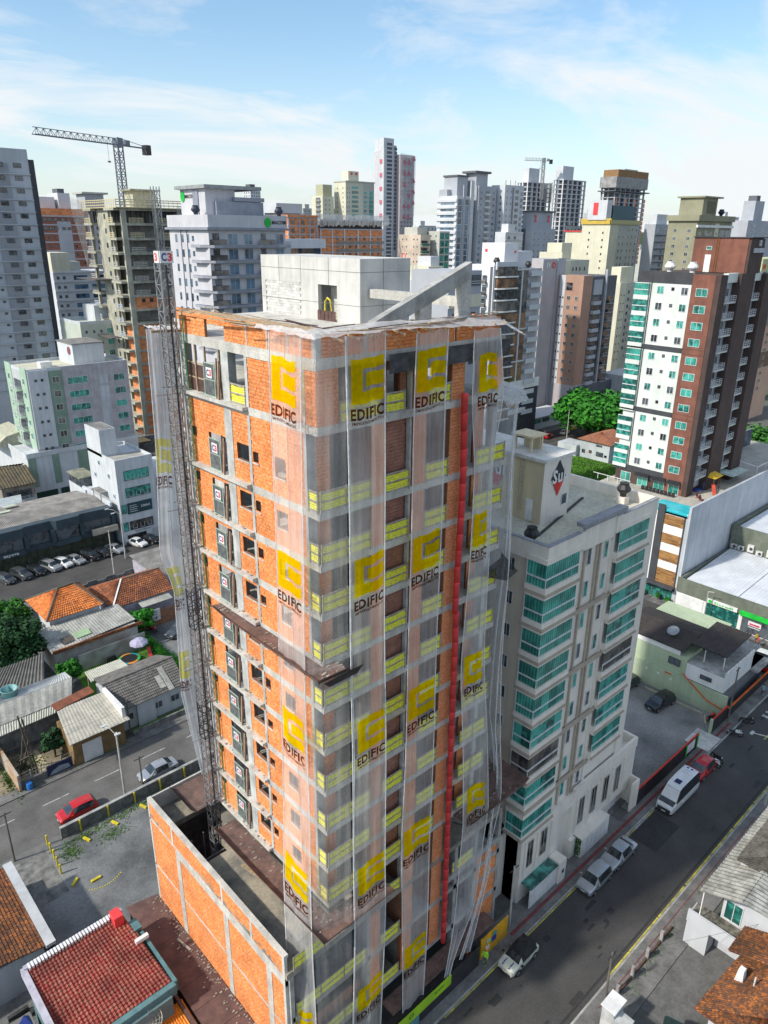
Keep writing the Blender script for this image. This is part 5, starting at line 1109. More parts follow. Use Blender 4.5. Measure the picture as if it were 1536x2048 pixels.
opensash(54.0, 129.56, 13.0); opensash(54.1, 129.56, 9.6)
mb = MB(); mb.box(53.6, 129.5, 6.0, 58.6, 129.58, 8.2); mb.mat(1); letters(mb, 'SIMAX', (56.3, 129.48, 6.9), FX, UP, 1.9, .5)
for q in range(4): mb.box(54.0, 129.48, 6.4+q*.4, 55.6-.2*(q % 2), 129.485, 6.5+q*.4)
part('banner', mb, [M('banner_teal', (0.015, 0.06, 0.08), None, 1, 0.4), whitep], o.t)
inst('window', wmesh(4.8, 1.8, gl_smoke, dark_f, 2), o.t, (56.1, 129.58, 3.6), 0); opensash(54.2, 129.56, 3.1)
for z in (7.2, 3.6): inst('window', wmesh(1.0, 1.8, gl_teal, dark_f, 0), o.t, (52.95, 129.58, z), 0); inst('window', wmesh(1.9, 1.8, gl_teal, dark_f, 2), o.t, (61.2, 130.18, z+.6), 0)
mb = MB(); mb.box(58.2, 129.5, .1, 61, 129.58, 2.0); part('garage_door', mb, lgrey, o.t); mb = MB(); mb.box(53.0, 129.5, .1, 56.8, 129.58, 1.8); part('shopfront_glass', mb, gl_dark, o.t)
for y, z in ((133, 13.2), (131.5, 9.5), (137, 15), (139.5, 12)): inst('window', wmesh(.9, .9, gl_blue, white_f, 2), o.t, (52.17, y, z), rad(-90))
mb = MB(); letters(mb, 'Samuel Nunes', (54.6, 129.55, 2.15), FX, UP, 3.2, .35, .0); part('wall_lettering', mb, blackp, o.t)
# black shop row with corrugated roof
o = thing('black_shop_row', 'black two storey shop row with a grey corrugated roof behind the parked cars', 'building', (38, 137, 0))
pts = [(24, 131.2), (29.6, 131.2), (30.4, 130.4), (34.6, 130.4), (35.2, 131.0), (39.6, 131.0), (40.4, 130.2), (44.4, 130.2), (45.0, 130.9), (51.3, 130.4), (51.3, 132.5), (24, 132.5)]
mb = MB(); mb.slab(pts, 6.2, 7.9); mb.slab([(a, b_+.02 if b_ < 132 else b_) for a, b_ in pts], 3.0, 3.9); part('fascia', mb, slate, o)
mb = MB(); mb.slab([(a, b_+.5 if b_ < 132 else b_) for a, b_ in pts], 3.9, 6.2); part('window_strip', mb, gl_dark, o)
for x in (29.7, 35.0, 39.7, 44.9, 50.9): mb = MB(); mb.box(x-.25, 130.3, 3.9, x+.45, 131.6, 6.2); part('pier', mb, slate, o)
mb = MB(); mb.box(24, 132.0, 0, 51.3, 146, 6.2); part('wall', mb, slate, o)
for k in range(13): x = 25+k*2.0; mb = MB(); mb.box(x, 131.9, .1, x+1.9, 131.98, 2.95); part('shopfront_glass', mb, M('tinted_shopfront', (0.05, 0.06, 0.04), (0.10, 0.11, 0.075), 1.0, 0.25), o)
mb = MB(); mb.box(46.6, 129.7, 3.4, 51.4, 130.3, 4.5); part('beige_fascia', mb, M('beige_panel', (0.5, 0.45, 0.36)), o)
slope_roof(o, 'corrugated_roof', [(23.8, 131.2, 7.5), (50.9, 131.0, 7.5), (50.6, 137.5, 8.4), (23.8, 137.5, 8.4)], fibre, 170, .09); slope_roof(o, 'corrugated_roof', [(23.8, 145.8, 7.4), (50.2, 145.8, 7.4), (50.6, 137.5, 8.4), (23.8, 137.5, 8.4)], fibre, 170, .09)
mb = MB(); mb.box(50.9, 131, 7.0, 51.3, 146.2, 8.7); part('parapet', mb, coolw, o)
for x, y in ((33.5, 139.5), (35.3, 142.2)): mb = MB(); mb.add([(x, y, 8.35), (x+2.4, y, 8.35), (x+2.4, y+1.4, 8.2), (x, y+1.4, 8.2)], [(0, 1, 2, 3)]); part('skylight', mb, M('skylight_sheet', (0.50, 0.56, 0.44)), o)
mb = MB(); mb.box(26.5, 141.5, 7.5, 30.5, 145, 9.2); part('tank_house', mb, fibre_l, o)
mb = MB(); letters(mb, 'zayoga', (30.9, 130.37, 3.15), FX, UP, 2.6, .55, .03); part('shop_lettering', mb, whitep, o)
mb = MB(); mb.lathe([(.5, 0), (.5, .03)], 0, 0, 7); mb.v = [(30.2+a_, 130.9-c_, 4.9+b_) for a_, b_, c_ in mb.v]; mb.box(29.8, 130.85, 4.0, 30.5, 130.88, 4.35); part('flower_emblem', mb, lgrey, o)
# green and grey apartment block with podium
g = B('green_grey_apartment_block', 'grey and sage green apartment block on a striped podium at the left', 50, 165, 72.3, 178.4, 28.6, lgrey, z0=11.0)
g.panel('white_bay', 'F', .2, 4.4, 12.0, 29.0, coolw, .3); g.panel('green_strip', 'F', 4.5, 7.3, 12.0, 28.6, sage, .15); g.panel('mauve_wall', 'F', 7.4, 22.3, 12.0, 29.2, M('mauve_grey_render', (0.45, 0.44, 0.47), None, 0.4, 0.85, streak=0.2), .1)
for u in (1.7, 3.0): g.win('F', [u], .55, .55, 26.9, 3.0, 6, gl_dark, dark_f, 0, out=.3)
g.win('F', [5.9], 1.5, 1.4, 26.6, 3.0, 6, gl_smoke, white_f, 2, out=.15)
g.win('F', [10.6], 4.4, 1.5, 26.0, 3.0, 6, gl_teal, white_f, 3, out=.12); g.win('F', [20.0], 2.6, 1.5, 25.6, 3.0, 6, gl_teal, white_f, 3, out=.12)
g.panel('recess_panel', 'F', 15.2, 17.4, 24.6, 26.6, gblue, .14); g.panel('recess_panel', 'F', 15.2, 17.4, 12.8, 24.0, gblue, .14)
g.panel('green_wall', 'L', 0, 3.5, 12, 29.6, sage_l, .1); g.panel('green_wall', 'L', 9.5, 13.4, 12, 29.6, sage_l, .1); g.win('L', [2.0, 11.4], 1.2, 1.3, 26.6, 3.0, 5, gl_teal, white_f, 2, out=.1)
g.balc('L', 6.4, 5.0, 1.2, [24.4-k*3.0 for k in range(5)], sage_l, 'bars')
g.parapet(coolw, .7); g.box('roof', 50.4, 165.4, 28.6, 72, 178, 28.7, roofc); g.box('stair_block', 61.5, 168, 28.7, 68.5, 177, 33.2, coolw); g.box('stair_roof', 61.3, 167.8, 33.2, 68.7, 177.2, 33.4, fibre); g.box('roof_unit', 54.5, 169, 28.7, 57, 171, 29.9, whitep)
mb = MB(); mb.lathe([(.9, 0), (.9, .05)], 0, 0, 14); mb.v = [(61.44-c_, 170.2+a_, 31.7+b_) for a_, b_, c_ in mb.v]; part('roof_emblem', mb, gk := M('sign_grey_red', (0.25, 0.08, 0.1)), g.t)
mb = MB(); mb.box(47.2, 164.2, 0, 72.5, 187.8, 11.0); part('podium_wall', mb, coolw, g.t)
mb = MB(); mb.box(47.1, 164.0, 10.6, 72.5, 164.19, 11.6); mb.box(47.0, 164.2, 10.6, 47.19, 187.8, 11.6); part('podium_cornice', mb, coolw, g.t)
for a, b_ in ((47.3, 48.9), (52.4, 53.9), (58.0, 61.2)): mb = MB(); mb.box(a, 164.08, 3.9, b_, 164.19, 10.4); part('green_strip', mb, sage, g.t)
mb = MB(); mb.box(61.4, 164.06, 4.0, 63.4, 164.19, 9.6); part('stair_glazing', mb, gl_teal, g.t)
for a in (47.9, 53.3, 58.6): mb = MB(); mb.box(a, 164.06, .2, a+4.6, 164.19, 2.6); part('garage_gate', mb, M('dark_green_gate', (0.01, 0.05, 0.04), None, 1, 0.5), g.t)
mb = MB(); mb.hull([(44, 176, 11.0), (51, 176, 11.0), (51, 187, 11.0), (44, 187, 11.0)], [(47, 176, 13.2), (51, 176, 14.0), (51, 187, 14.0), (47, 187, 13.2)]); part('terrace_roof', mb, M('pale_terrace_roof', (0.48, 0.47, 0.36)), g.t)
# dark roofed house and low sheds before it
h2 = B('dark_roofed_house', 'old two storey house with dark mossy roof at the left edge', 40, 160, 46.6, 172, 6.6, M('old_plaster', (0.33, 0.30, 0.24), (0.2, 0.18, 0.15), 0.6))
slope_roof(h2.t, 'tiled_roof', [(39.5, 159, 6.6), (46.9, 159, 6.6), (46.9, 164.5, 9.2), (39.5, 166, 9.6)], M('dark_mossy_tile', (0.13, 0.105, 0.06), (0.075, 0.065, 0.045), 0.7, fine=2), 24, .12); slope_roof(h2.t, 'tiled_roof', [(39.5, 173, 6.6), (46.9, 173, 6.6), (46.9, 166, 9.2), (39.5, 166, 9.6)], MATS['dark_mossy_tile'], 24, .12)
h2.balc('F', 3.3, 6, 1.3, [3.2], coolw, 'bars')
s1 = thing('low_carport', 'low pale roofed carport at the left edge behind the black shop row', 'carport', (34, 151, 0)); mb = MB(); mb.hull([(30, 147, 4.6), (40, 147, 4.6), (43, 158, 4.9), (33, 158, 4.9)], [(30, 147, 4.75), (40, 147, 4.75), (43, 158, 5.05), (33, 158, 5.05)]); part('roof', mb, M('pale_blue_sheet', (0.42, 0.48, 0.50)), s1); mb = MB(); [mb.box(x, y, 0, x+.2, y+.2, 4.6) for x, y in ((30.5, 147.3), (39.3, 147.3), (42, 157), (34, 157))]; part('post', mb, steel, s1)
t = thing('boundary_wall', 'white framed boundary wall along the street behind the shop row', 'wall', (48, 149, 0)); mb = MB(); mb.box(40, 149.4, 0, 58, 149.6, 2.2); part('panel', mb, coolw, t); mb = MB(); mb.box(40, 149.35, 2.2, 58, 149.65, 2.35); part('coping', mb, whitep, t)
# ------------------------------------------------------------------ grey apartment block with the two green emblems
mgl = M('pale_violet_grey_render', (0.56, 0.56, 0.59), (0.49, 0.49, 0.53), 0.25, 0.85, streak=0.15); mgd = M('grey_render_band', (0.27, 0.29, 0.34), (0.22, 0.24, 0.29), 0.5, 0.85)
m_ = B('grey_apartment_block', 'pale grey apartment block with glass balconies and round green roof emblems', 82, 141, 101, 157.5, 57.6, mgl)
m_.box('crown', 81.8, 140.6, 57.8, 101.3, 157.8, 60.2, mgl); m_.box('crown_lip', 81.3, 140.1, 57.3, 101.8, 158.2, 57.78, mgd)
m_.box('penthouse', 85.6, 147.5, 60.2, 92.8, 158, 65.4, mgl); m_.box('penthouse_roof', 84.8, 146.2, 65.4, 98.8, 159, 66.1, M('grey_roof_edge', (0.33, 0.36, 0.36))); m_.box('penthouse_wing', 87.6, 146.6, 60.2, 99.4, 152, 63.0, mgd)
m_.box('penthouse_band', 92.0, 146.4, 63.1, 99.6, 152, 63.9, mgd); m_.box('dark_niche', 85.4, 150.2, 60.2, 85.58, 152.4, 65.0, mgd)
gemb = M('emblem_green', (0.0, 0.50, 0.05), None, 1, 0.5)
def emb(x, y, z, face):
    mb = MB(); mb.lathe([(.85, 0), (.85, .06)], 0, 0, 16)
    if face == 'L': mb.v = [(x-c_, y+a_, z+b_*1.25) for a_, b_, c_ in mb.v]; mb.mat(1); letters(mb, 'MACOM', (x-.02, y-1.1, z-.35), LX, UP, 3.6, .75, .03)
    else: mb.v = [(x+a_, y-c_, z+b_*1.15) for a_, b_, c_ in mb.v]; mb.mat(1); letters(mb, 'MACOM', (x+1.1, y-.02, z-.35), FX, UP, 3.6, .75, .03)
    part('roof_sign', mb, [gemb, blackp], m_.t)
emb(85.5, 156.9, 64.0, 'L'); emb(96.2, 140.5, 58.9, 'F')
cowl(83.4, 148.0, 60.2, 1.5, M('navy_metal', (0.02, 0.03, 0.06), None, 1, 0.5), 'dark ventilator left on the pale grey apartment block'); cowl(100.2, 142, 60.2, 1.5, MATS['navy_metal'], 'dark ventilator at the right end of the pale grey apartment block')
for u, w, h_ in ((13.6, .8, 1.5), (10.8, .7, 1.5), (8.4, .7, 1.6), (6.4, .8, 1.0)): m_.win('L', [u], w, h_, 55.6, 3.0, 8, gl_blue, dark_f, 0)
mb = MB(); mb.beam((81.9, 152.4, 30), (81.9, 152.4, 57.3), .12); mb.beam((81.9, 140.9+8.9, 30), (81.9, 149.8, 57.3), .12); part('downpipe', mb, mgd, m_.t)
for k in range(8):
    z = 57.3-3.0*(k+1)+.0; mb = MB(); mb.slab([(81.0, 146.8), (81.0, 143.0), (82.6, 140.0), (93, 139.7), (101.6, 139.9), (101.6, 140.99), (82.0, 140.99), (81.98, 146.8)], z-.45, z+.1); q = part('balcony_band', mb, mgd, m_.t)
    for j in (0, 1): mb = MB(); mb.slab([(80.96, 146.9), (80.96, 142.98), (82.57, 139.96), (101.7, 139.8), (101.7, 139.86), (82.6, 140.0), (81.0, 143.0), (81.0, 146.9)], z-.35+j*.2, z-.27+j*.2); part('groove', mb, mgl, q)
    for a, b_ in ((81.6, 85.6), (93.6, 97.6)): mb = MB(); mb.box(a, 140.0, z+.1, b_, 140.05, z+1.1); part('glass_railing', mb, gl_smoke, q); mb = MB(); mb.box(a, 139.98, z+1.1, b_, 140.07, z+1.17); part('hand_rail', mb, dark_f, q)
    for x, w, gg in ((83.6, 1.5, gl_dark), (87.6, 2.4, gl_blue), (91.4, 2.2, gl_blue), (95.2, 1.2, gl_dark), (99.4, 2.2, gl_blue)): inst('window', wmesh(w, 2.2, gg, dark_f if gg is gl_dark else white_f, 2), m_.t, (x, 140.97, z+1.25), 0)
# ------------------------------------------------------------------ big slate grey hotel block at the left edge
hz_ = M('blue_grey_render', (0.46, 0.50, 0.56), (0.40, 0.44, 0.49), 0.12, 0.85, streak=0.15); hzd = M('blue_grey_dark', (0.29, 0.315, 0.355), (0.24, 0.26, 0.30), 0.2, 0.85)
hb = B('blue_grey_apartment_slab', 'tall blue grey apartment slab with small dark windows at the left edge', 55, 222, 76.6, 240, 75, hz_)
hb.box('edge_strip', 76.6, 221.9, 0, 78.0, 240, 74.4, M('dark_edge', (0.06, 0.065, 0.08))); hb.parapet(hz_, 1.8)
for k in range(19):
    z = 73.0-3.1*k
    mb = MB(); mb.box(66.2, 221.7, z-2.2, 71.2, 221.99, z+.2); q = part('balcony_front', mb, hzd, hb.t); mb = MB(); mb.box(55, 221.55, z-2.45, 76.6, 221.99, z-2.22); part('floor_band', mb, hz_, q)
    for x in (73.6, 69.0): inst('window', wmesh(2.0, 1.1, gl_dark, dark_f, 2), hb.t, (x, 221.68 if x < 71 else 221.97, z-.2), 0)
    inst('window', wmesh(.8, .6, gl_dark, dark_f, 0), hb.t, (64.9, 221.97, z-.3), 0)
# ------------------------------------------------------------------ unfinished concrete tower with the crane
u = thing('unfinished_concrete_tower', 'unfinished concrete tower with orange brick infill and timber guard rails under the tower crane', 'building', (96, 200, 0))
mossc = M('mossy_concrete', (0.50, 0.49, 0.40), (0.33, 0.33, 0.27), 0.35, 0.92, streak=0.4)
bo = cellmat('distant_hollow_brick', [(0.55, 0.18, 0.07), (0.68, 0.25, 0.10), (0.74, 0.32, 0.15)], 1.0, 0.5, 0.9); bsh = M('distant_red_brick', (0.36, 0.14, 0.09), (0.25, 0.1, 0.07), 0.5, 0.9, fine=2)  # second brick is a darker red, for the block behind the slab
UX, UY, UX1, UY1 = 87, 192, 112, 212.5
ST, UT = 3.55, 62.4
nf = 17; fz = [UT-ST*k for k in range(nf)]
rl = MB()
for z_ in (.15, .6, 1.05): rl.box(0, -.05, z_, 3.8, 0, z_+.2)
for x in (0, 1.25, 2.5, 3.7): rl.box(x, -.09, 0, x+.12, -.05, 1.3)
rlm = rl.mesh('guard_rail', M('yellow_timber', (0.62, 0.54, 0.34), None, 3, 0.9)); rlw = rl.mesh('guard_rail', M('blue_white_boarding', (0.46, 0.52, 0.60), None, 3, 0.8)); rlg = rl.mesh('guard_rail', M('grey_boarding', (0.50, 0.49, 0.45), None, 3, 0.8))
sh = ST-.6
for k, z in enumerate(fz):
    mb = MB(); mb.box(UX, UY, z-.6, UX1, UY1, z-.0); mb.box(UX-1.6, UY+.6, z-.6, UX, UY+6.5, z-.01); mb.box(UX-1.6, UY+14.8, z-.6, UX, UY+20, z-.01); part('floor_slab', mb, mossc, u)
    for (x, y, w, d) in ((UX, UY, 1.4, .8), (UX, UY+5.8, .8, .7), (UX, UY+14.2, .8, .7), (UX, UY+19.6, .8, .8), (UX+9, UY, .9, .8), (UX+15.8, UY, .9, .8)): part('column', MB().box(x+.02, y+.02, z-ST, x+w, y+d, z-.6), mossc, u)
    part('shear_wall', MB().box(UX-.25, UY+7.2, z-ST, UX+.3, UY+13.4, z), mossc, u); part('inner_wall', MB().box(UX+3, UY+5, z-ST, UX1, UY+5.3, z-.6).box(UX+3, UY+5.3, z-ST, UX+3.3, UY1, z-.6), room, u)
    inst('window', wmesh(.9, 1.2, gl_dark, dark_f, 0), u, (UX-.27, UY+9.4, z-ST*.55), rad(-90))
    if k >= 6 and k != 7:
        q = part('brick_infill', MB().box(UX+1.4, UY+.3, z-ST, UX+8.9, UY+.5, z-.6), bo, u); part('brick_infill', MB().box(UX+10, UY+.3, z-ST, UX+15.7, UY+.5, z-.6), bo, u)
        for a in (UX+3.4, UX+5.6): part('opening_shade_patch', MB().box(a, UY+.24, z-1.9, a+1.0, UY+.3, z-1.0), blackp, q)  # black boxes on the brick paint the darkness of openings
    if k >= 8:
        part('brick_infill', MB().box(UX+.3, UY+.9, z-ST, UX+.5, UY+4.6, z-.6), bo, u); part('brick_infill', MB().box(UX+.3, UY+15, z-ST, UX+.5, UY+19.5, z-.6), bo, u)
    if k < 9:
        me = rlm if k < 2 else rlg if k < 6 else rlw
        for x in ((UX+2, UX+10) if k < 6 else ()): inst('guard_rail', me, u, (x, UY-.02, z-ST), 0)
        for y in (UY+5.2, UY+19.2): inst('guard_rail', me, u, (UX-1.62, y, z-ST), rad(-90))
mb = MB(); mb.box(UX-1.5, UY-1, UT, UX1+1.5, UY1+1, UT+.2)
for k in range(21): mb.box(UX-1.5+k*1.3, UY-1.05, UT+.2, UX-1.4+k*1.3, UY-.95, UT+1.9)
for k in range(18): mb.box(UX-1.55, UY-1+k*1.25, UT+.2, UX-1.45, UY-.9+k*1.25, UT+1.9)
for z_ in (UT+.6, UT+1.3, UT+1.8): mb.box(UX-1.5, UY-1.08, z_, UX1+1.5, UY-1.03, z_+.2); mb.box(UX-1.58, UY-1, z_, UX-1.53, UY1+1, z_+.2)
part('formwork_deck', mb, MATS['yellow_timber'], u)
mb = MB()
for k in range(90): x = R_.uniform(UX, UX1); y = R_.uniform(UY, UY+5) if k % 2 else R_.uniform(UY, UY1); x = x if k % 2 else R_.uniform(UX, UX+2); mb.beam((x, y, UT-ST), (x, y, UT-.6), .16)
part('steel_prop', mb, dsteel, u, kind='stuff')
part('stair_head', MB().box(UX+7.5, UY+8, UT+.2, UX+14, UY+13, UT+4.5), M('stair_head_render', (0.55, 0.54, 0.42)), u); part('stair_head_roof', MB().box(UX+6.5, UY+7, UT+4.5, UX+15, UY+14, UT+4.9), mossc, u)
mb = MB(); mb.box(UX-5, UY+9, 44.6, UX-.3, UY1+1, 44.8); mb.box(UX-4.5, UY+4, 29.9, UX-1.7, UY1, 30.1); part('catch_platform', mb, M('grey_platform', (0.13, 0.12, 0.12)), u)
for nm, P_ in (('net', [(UX-4.5, UY1+1, 65.5), (UX-1.3, UY1-1, 64), (UX-1.6, UY1, 46), (UX-1.8, UY1+1, 50)]), ('net', [(UX+15, UY-1.1, 63), (UX1+4, UY-1.1, 63), (UX1+3, UY-.8, 50), (UX+15.5, UY-.8, 47)])):
    mb = MB(); mb.quad(*P_); part('torn_net', mb, netmat('grey_net%d' % len(WLOC), (0.6, 0.6, 0.58), .25, .6, 2), u)
mb = MB(); mb.box(UX-6, UY-1, 0, UX1, UY1, 3.4); part('ground_storey', mb, conc_d, u); part('site_roof', MB().box(UX-10, UY-6, 3.0, UX-1, UY+6, 3.3), MATS['dark_mossy_tile'], u)
sm = thing('scaffold_mast', 'grey lattice mast standing before the shaded face of the crane tower', 'hoist', (UX+8.5, UY-2, 0)); mb = MB(); lattice(mb, UX+8.0, UY-3.0, 1.6, 5, 67.6, 2.3, .2, .12); part('mast', mb, steel, sm)
# tower cranes
def crane(label, x, y, z0, zt, jib, cj, ang, s=1.0, dark=True):
    m = M('crane_steel', (0.16, 0.19, 0.24), (0.12, 0.14, 0.18), 2, 0.6) if dark else M('crane_steel_light', (0.3, 0.31, 0.33), None, 2, 0.6)
    t = thing('tower_crane', label, 'tower crane', (x, y, z0), ang)
    mb = MB(); lattice(mb, -.8*s, -.8*s, 1.6*s, 0, zt-z0, 2.0*s, .26*s, .14*s); part('mast', mb, m, t, local=True); H = zt-z0
    mb = MB(); n = int(jib/(1.8*s)); st = jib/n
    for i in range(n):
        a, b_ = i*st, (i+1)*st
        for yy in (-.6*s, .6*s): mb.beam((a, yy, H), (b_, yy, H), .18*s); mb.beam((a, yy, H), ((a+b_)/2, 0, H+1.5*s), .10*s); mb.beam(((a+b_)/2, 0, H+1.5*s), (b_, yy, H), .10*s)
        mb.beam((a+st/2, 0, H+1.5*s), (min(b_+st/2, jib), 0, H+1.5*s), .16*s); mb.beam((a, -.6*s, H), (a, .6*s, H), .1*s)
    part('jib', mb, m, t, local=True)
    mb = MB()
    for yy in (-.6*s, .6*s): mb.beam((0, yy, H), (-cj, yy, H), .2*s)
    for i in range(5): mb.beam((-cj*i/5, -.6*s, H), (-cj*(i+1)/5, .6*s, H), .1*s)
    mb.beam((0, 0, H+1.8*s), (-cj, 0, H+.2), .12*s); part('counter_jib', mb, m, t, local=True)
    mb = MB(); mb.box(-cj, -.9*s, H-1.6*s, -cj+1.6*s, .9*s, H+.8*s); part('counterweight', mb, blackp, t, local=True); mb = MB(); mb.box(-.9*s, -1*s, H-.6*s, .9*s, 1*s, H+1.6*s); mb.box(-3.5*s, -.7*s, H, -2.2*s, .7*s, H+1.3*s); part('cab', mb, m, t, local=True)
    mb = MB(); mb.beam((jib*.1+1, 0, H), (jib*.1+1, 0, H-4*s), .06*s); mb.box(jib*.1+.6, -.2, H-4.4*s, jib*.1+1.4, .2, H-4*s); part('hook_block', mb, m, t, local=True)
    return t
crane('tower crane with a long jib above the unfinished concrete tower', 97.6, 212.4, 40, 78.8, 26.0, 11.1, rad(-162.4), 1.05)
crane('small distant tower crane above the pale concrete frame on the right of the skyline', 455, 331.5, 80, 104, 13.5, 6, rad(146), 1.1, False)
# ------------------------------------------------------------------ skyline blocks
ivory = M('ivory_render', (0.68, 0.66, 0.52), (0.60, 0.58, 0.46), 0.15, 0.85, streak=0.15); ivg = M('ivory_shaded_render', (0.50, 0.51, 0.46), (0.42, 0.43, 0.39), 0.2, 0.85)  # ivg is greyer ivory; on shaded faces it paints the shade in
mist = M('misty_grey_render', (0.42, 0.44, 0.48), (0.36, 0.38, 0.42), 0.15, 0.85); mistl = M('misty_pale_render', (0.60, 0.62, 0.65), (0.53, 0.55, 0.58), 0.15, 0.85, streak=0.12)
olv = M('olive_render', (0.30, 0.29, 0.20), (0.25, 0.245, 0.17), 0.2, 0.85, streak=0.15); rose = M('rose_brown_render', (0.44, 0.27, 0.20), (0.38, 0.23, 0.17), 0.2, 0.85, streak=0.15)
peach = M('peach_render', (0.66, 0.43, 0.31), (0.58, 0.37, 0.27), 0.2, 0.85, streak=0.15); dgr = M('dark_grey_render', (0.12, 0.13, 0.15), (0.09, 0.10, 0.115), 0.2, 0.8)
def blk(name, label, x0, y0, z, w, d, m, z0=0, **k): return B(name, label, x0, y0, x0+w, y0+d, z, m, z0=z0, **k)
# red brick block behind on the left
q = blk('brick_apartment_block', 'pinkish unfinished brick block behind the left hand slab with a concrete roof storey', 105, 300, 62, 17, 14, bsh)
for k in range(11):
    q.bands('floor_band', 'FL', [62-3.05*k-.4], .5, .15, mist); q.win('F', [2, 4.2, 12, 14.5], .9, .9, 60.4-3.05*k, 3, 1, gl_dark, dark_f, 0)
q.panel('concrete_bay', 'F', 5.6, 10.8, 25, 60, mist, .1); q.box('brick_crown', 105, 300, 62, 122, 312, 64.5, bo); q.box('roof_storey', 106.5, 303, 62, 112, 312, 68.5, mistl); q.box('roof_storey', 113, 302, 62, 117.5, 312, 70, mistl); q.box('roof_cap', 113.5, 303, 70, 116, 308, 71.5, dgr)
q.win('F', [1.2, 3.2, 5.2, 8, 10, 13.5], 1.4, 1.0, 60.6, 3.05, 2, gl_dark, dark_f, 0, out=.12)
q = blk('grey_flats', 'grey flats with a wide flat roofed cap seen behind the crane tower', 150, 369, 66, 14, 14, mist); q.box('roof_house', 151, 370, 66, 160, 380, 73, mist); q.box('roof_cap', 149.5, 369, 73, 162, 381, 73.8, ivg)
q.win('F', [2, 5, 9, 12], 1.2, 1.2, 64, 3, 6, gl_dark, dark_f, 0)
q = blk('pale_green_balcony_block', 'pale block with teal balconies between the slab and the crane tower', 78, 205, 33, 18, 14, M('pale_green_white', (0.52, 0.57, 0.50), (0.45, 0.5, 0.44), 0.2, 0.85)); q.win('F', [1.5, 3.6, 5.6], .8, .9, 31, 3, 8, gl_dark, white_f, 0); q.win('F', [9.4], 4.4, 1.5, 31, 3, 8, gl_teal, white_f, 3); q.win('F', [15], 3.0, 2.4, 31, 3, 8, gl_smoke, dark_f, 3)
q.box('roof_house', 84, 209, 33, 91, 217, 37.5, coolw); q.parapet(coolw, .8)
q = blk('pale_balcony_tower', 'tall narrow pale flats with dark balcony strips left of the crane tower', 93, 262, 44, 20, 15, mistl); q.win('F', [1.5, 3.5], .9, .9, 42, 3, 9, gl_dark, dark_f, 0); q.win('F', [9, 15], 4.6, 1.4, 42, 3, 9, gl_blue, dark_f, 3); q.bands('floor_band', 'F', [44-3*k-.5 for k in range(9)], .5, .3, coolw)
q.box('roof_house', 93, 262, 44, 99, 272, 50, ivory); q.box('roof_house', 100, 266, 44, 104, 272, 47, ivg)
q = blk('sage_roofed_flats', 'low sage coloured flats far behind the left slab', 88, 290, 38, 26, 14, M('sage_grey', (0.36, 0.38, 0.30))); q.win('F', [4, 9, 14, 19], 2, 1.4, 36, 3, 5, gl_teal, white_f, 2)
# centre left
q = blk('navy_glass_block', 'navy framed glass block behind the pale grey apartment block', 126, 186, 54, 20, 6, M('navy_frame', (0.05, 0.07, 0.13))); 
for k in range(6): q.win('F', [3.4, 9.5, 15.2], 4.6, 2.2, 51.8-3*k, 3, 1, gl_blue if k % 2 else gl_brown, dark_f, 3)
q.box('grey_shaft', 129, 184, 0, 133.5, 185.98, 54.5, mist); q.box('white_terrace', 130, 184.6, 52.6, 147, 190, 55.2, mistl); q.box('penthouse', 127, 190, 54, 136, 196, 61, M('blue_grey_panel', (0.2, 0.24, 0.3))); q.box('penthouse_cap', 126.6, 189.6, 61, 136.4, 196.4, 61.6, mistl)
q = blk('orange_brick_block', 'unfinished orange brick block with a pale roof house left of the netted site', 177, 245, 62.4, 14, 12, bo)
for k in range(9): q.bands('floor_band', 'FL', [62.4-3*k-.4], .45, .15, mist); q.win('F', [2.2, 7, 11.5], 1.5, 1.4, 60.6-3*k, 3, 1, gl_dark, dark_f, 0)
for x in (177, 182, 187, 190.6): q.box('column', x, 244.8, 30, x+.5, 244.98, 62.4, mist)
q.box('roof_edge', 176.6, 244.6, 62.4, 191.4, 257, 63.2, bo)
q = blk('pale_roof_block', 'pale stepped roof block behind the orange brick block', 231, 327, 66, 16, 15, mistl); q.box('roof_house', 228, 325, 66, 244, 340, 70.5, mistl); q.win('F', [3, 8, 13], 2, 1.4, 63, 3, 3, gl_blue)
q = blk('distant_white_tower', 'slim distant white tower with rows of dark windows left of centre', 449, 684, 97, 12, 14, mistl); q.win('F', [1.8, 4.6, 7.4, 10.2], 1.3, 1.5, 94, 3.1, 15, gl_dark, dark_f, 0); q.win('L', [3, 7, 11], 1.3, 1.5, 94, 3.1, 15, gl_dark, dark_f, 0); q.box('roof_house', 450, 686, 97, 456, 694, 102, dgr)
q = blk('ivory_balcony_block', 'narrow ivory block with small balconies at the left end of the ivory pair', 342, 432, 80.5, 10, 12.5, ivory); q.balc('L', 5, 6, 1.3, [77.5-3*k for k in range(10)], ivory, 'bars'); q.win('F', [2.5, 6], 1, 1.2, 78, 3, 10); q.box('stair_house', 344, 434, 80.5, 352, 442, 88, M('olive_ivory', (0.48, 0.47, 0.32)))
q = blk('ivory_apartment_tower', 'ivory apartment tower with teal window stacks and a small signed roof house', 357, 425, 90, 26.5, 12.6, ivory)
q.panel('shaded_face', 'F', 16, 26.5, 40, 89.5, ivg, .1); q.win('F', [1.4, 3.4], .8, 1.0, 86, 3, 12, gl_dark); q.win('F', [8.5], 6.2, 1.9, 86.5, 3, 13, gl_teal, white_f, 3); q.win('F', [18.0], 3.2, 1.6, 83.6, 3, 12, gl_teal, white_f, 3, out=.12); q.win('F', [23.4], 3.6, 2.8, 83.5, 3, 12, gl_cur, white_f, 3, out=.12); q.win('L', [3, 9], 1, 1, 86, 3, 12, gl_dark)
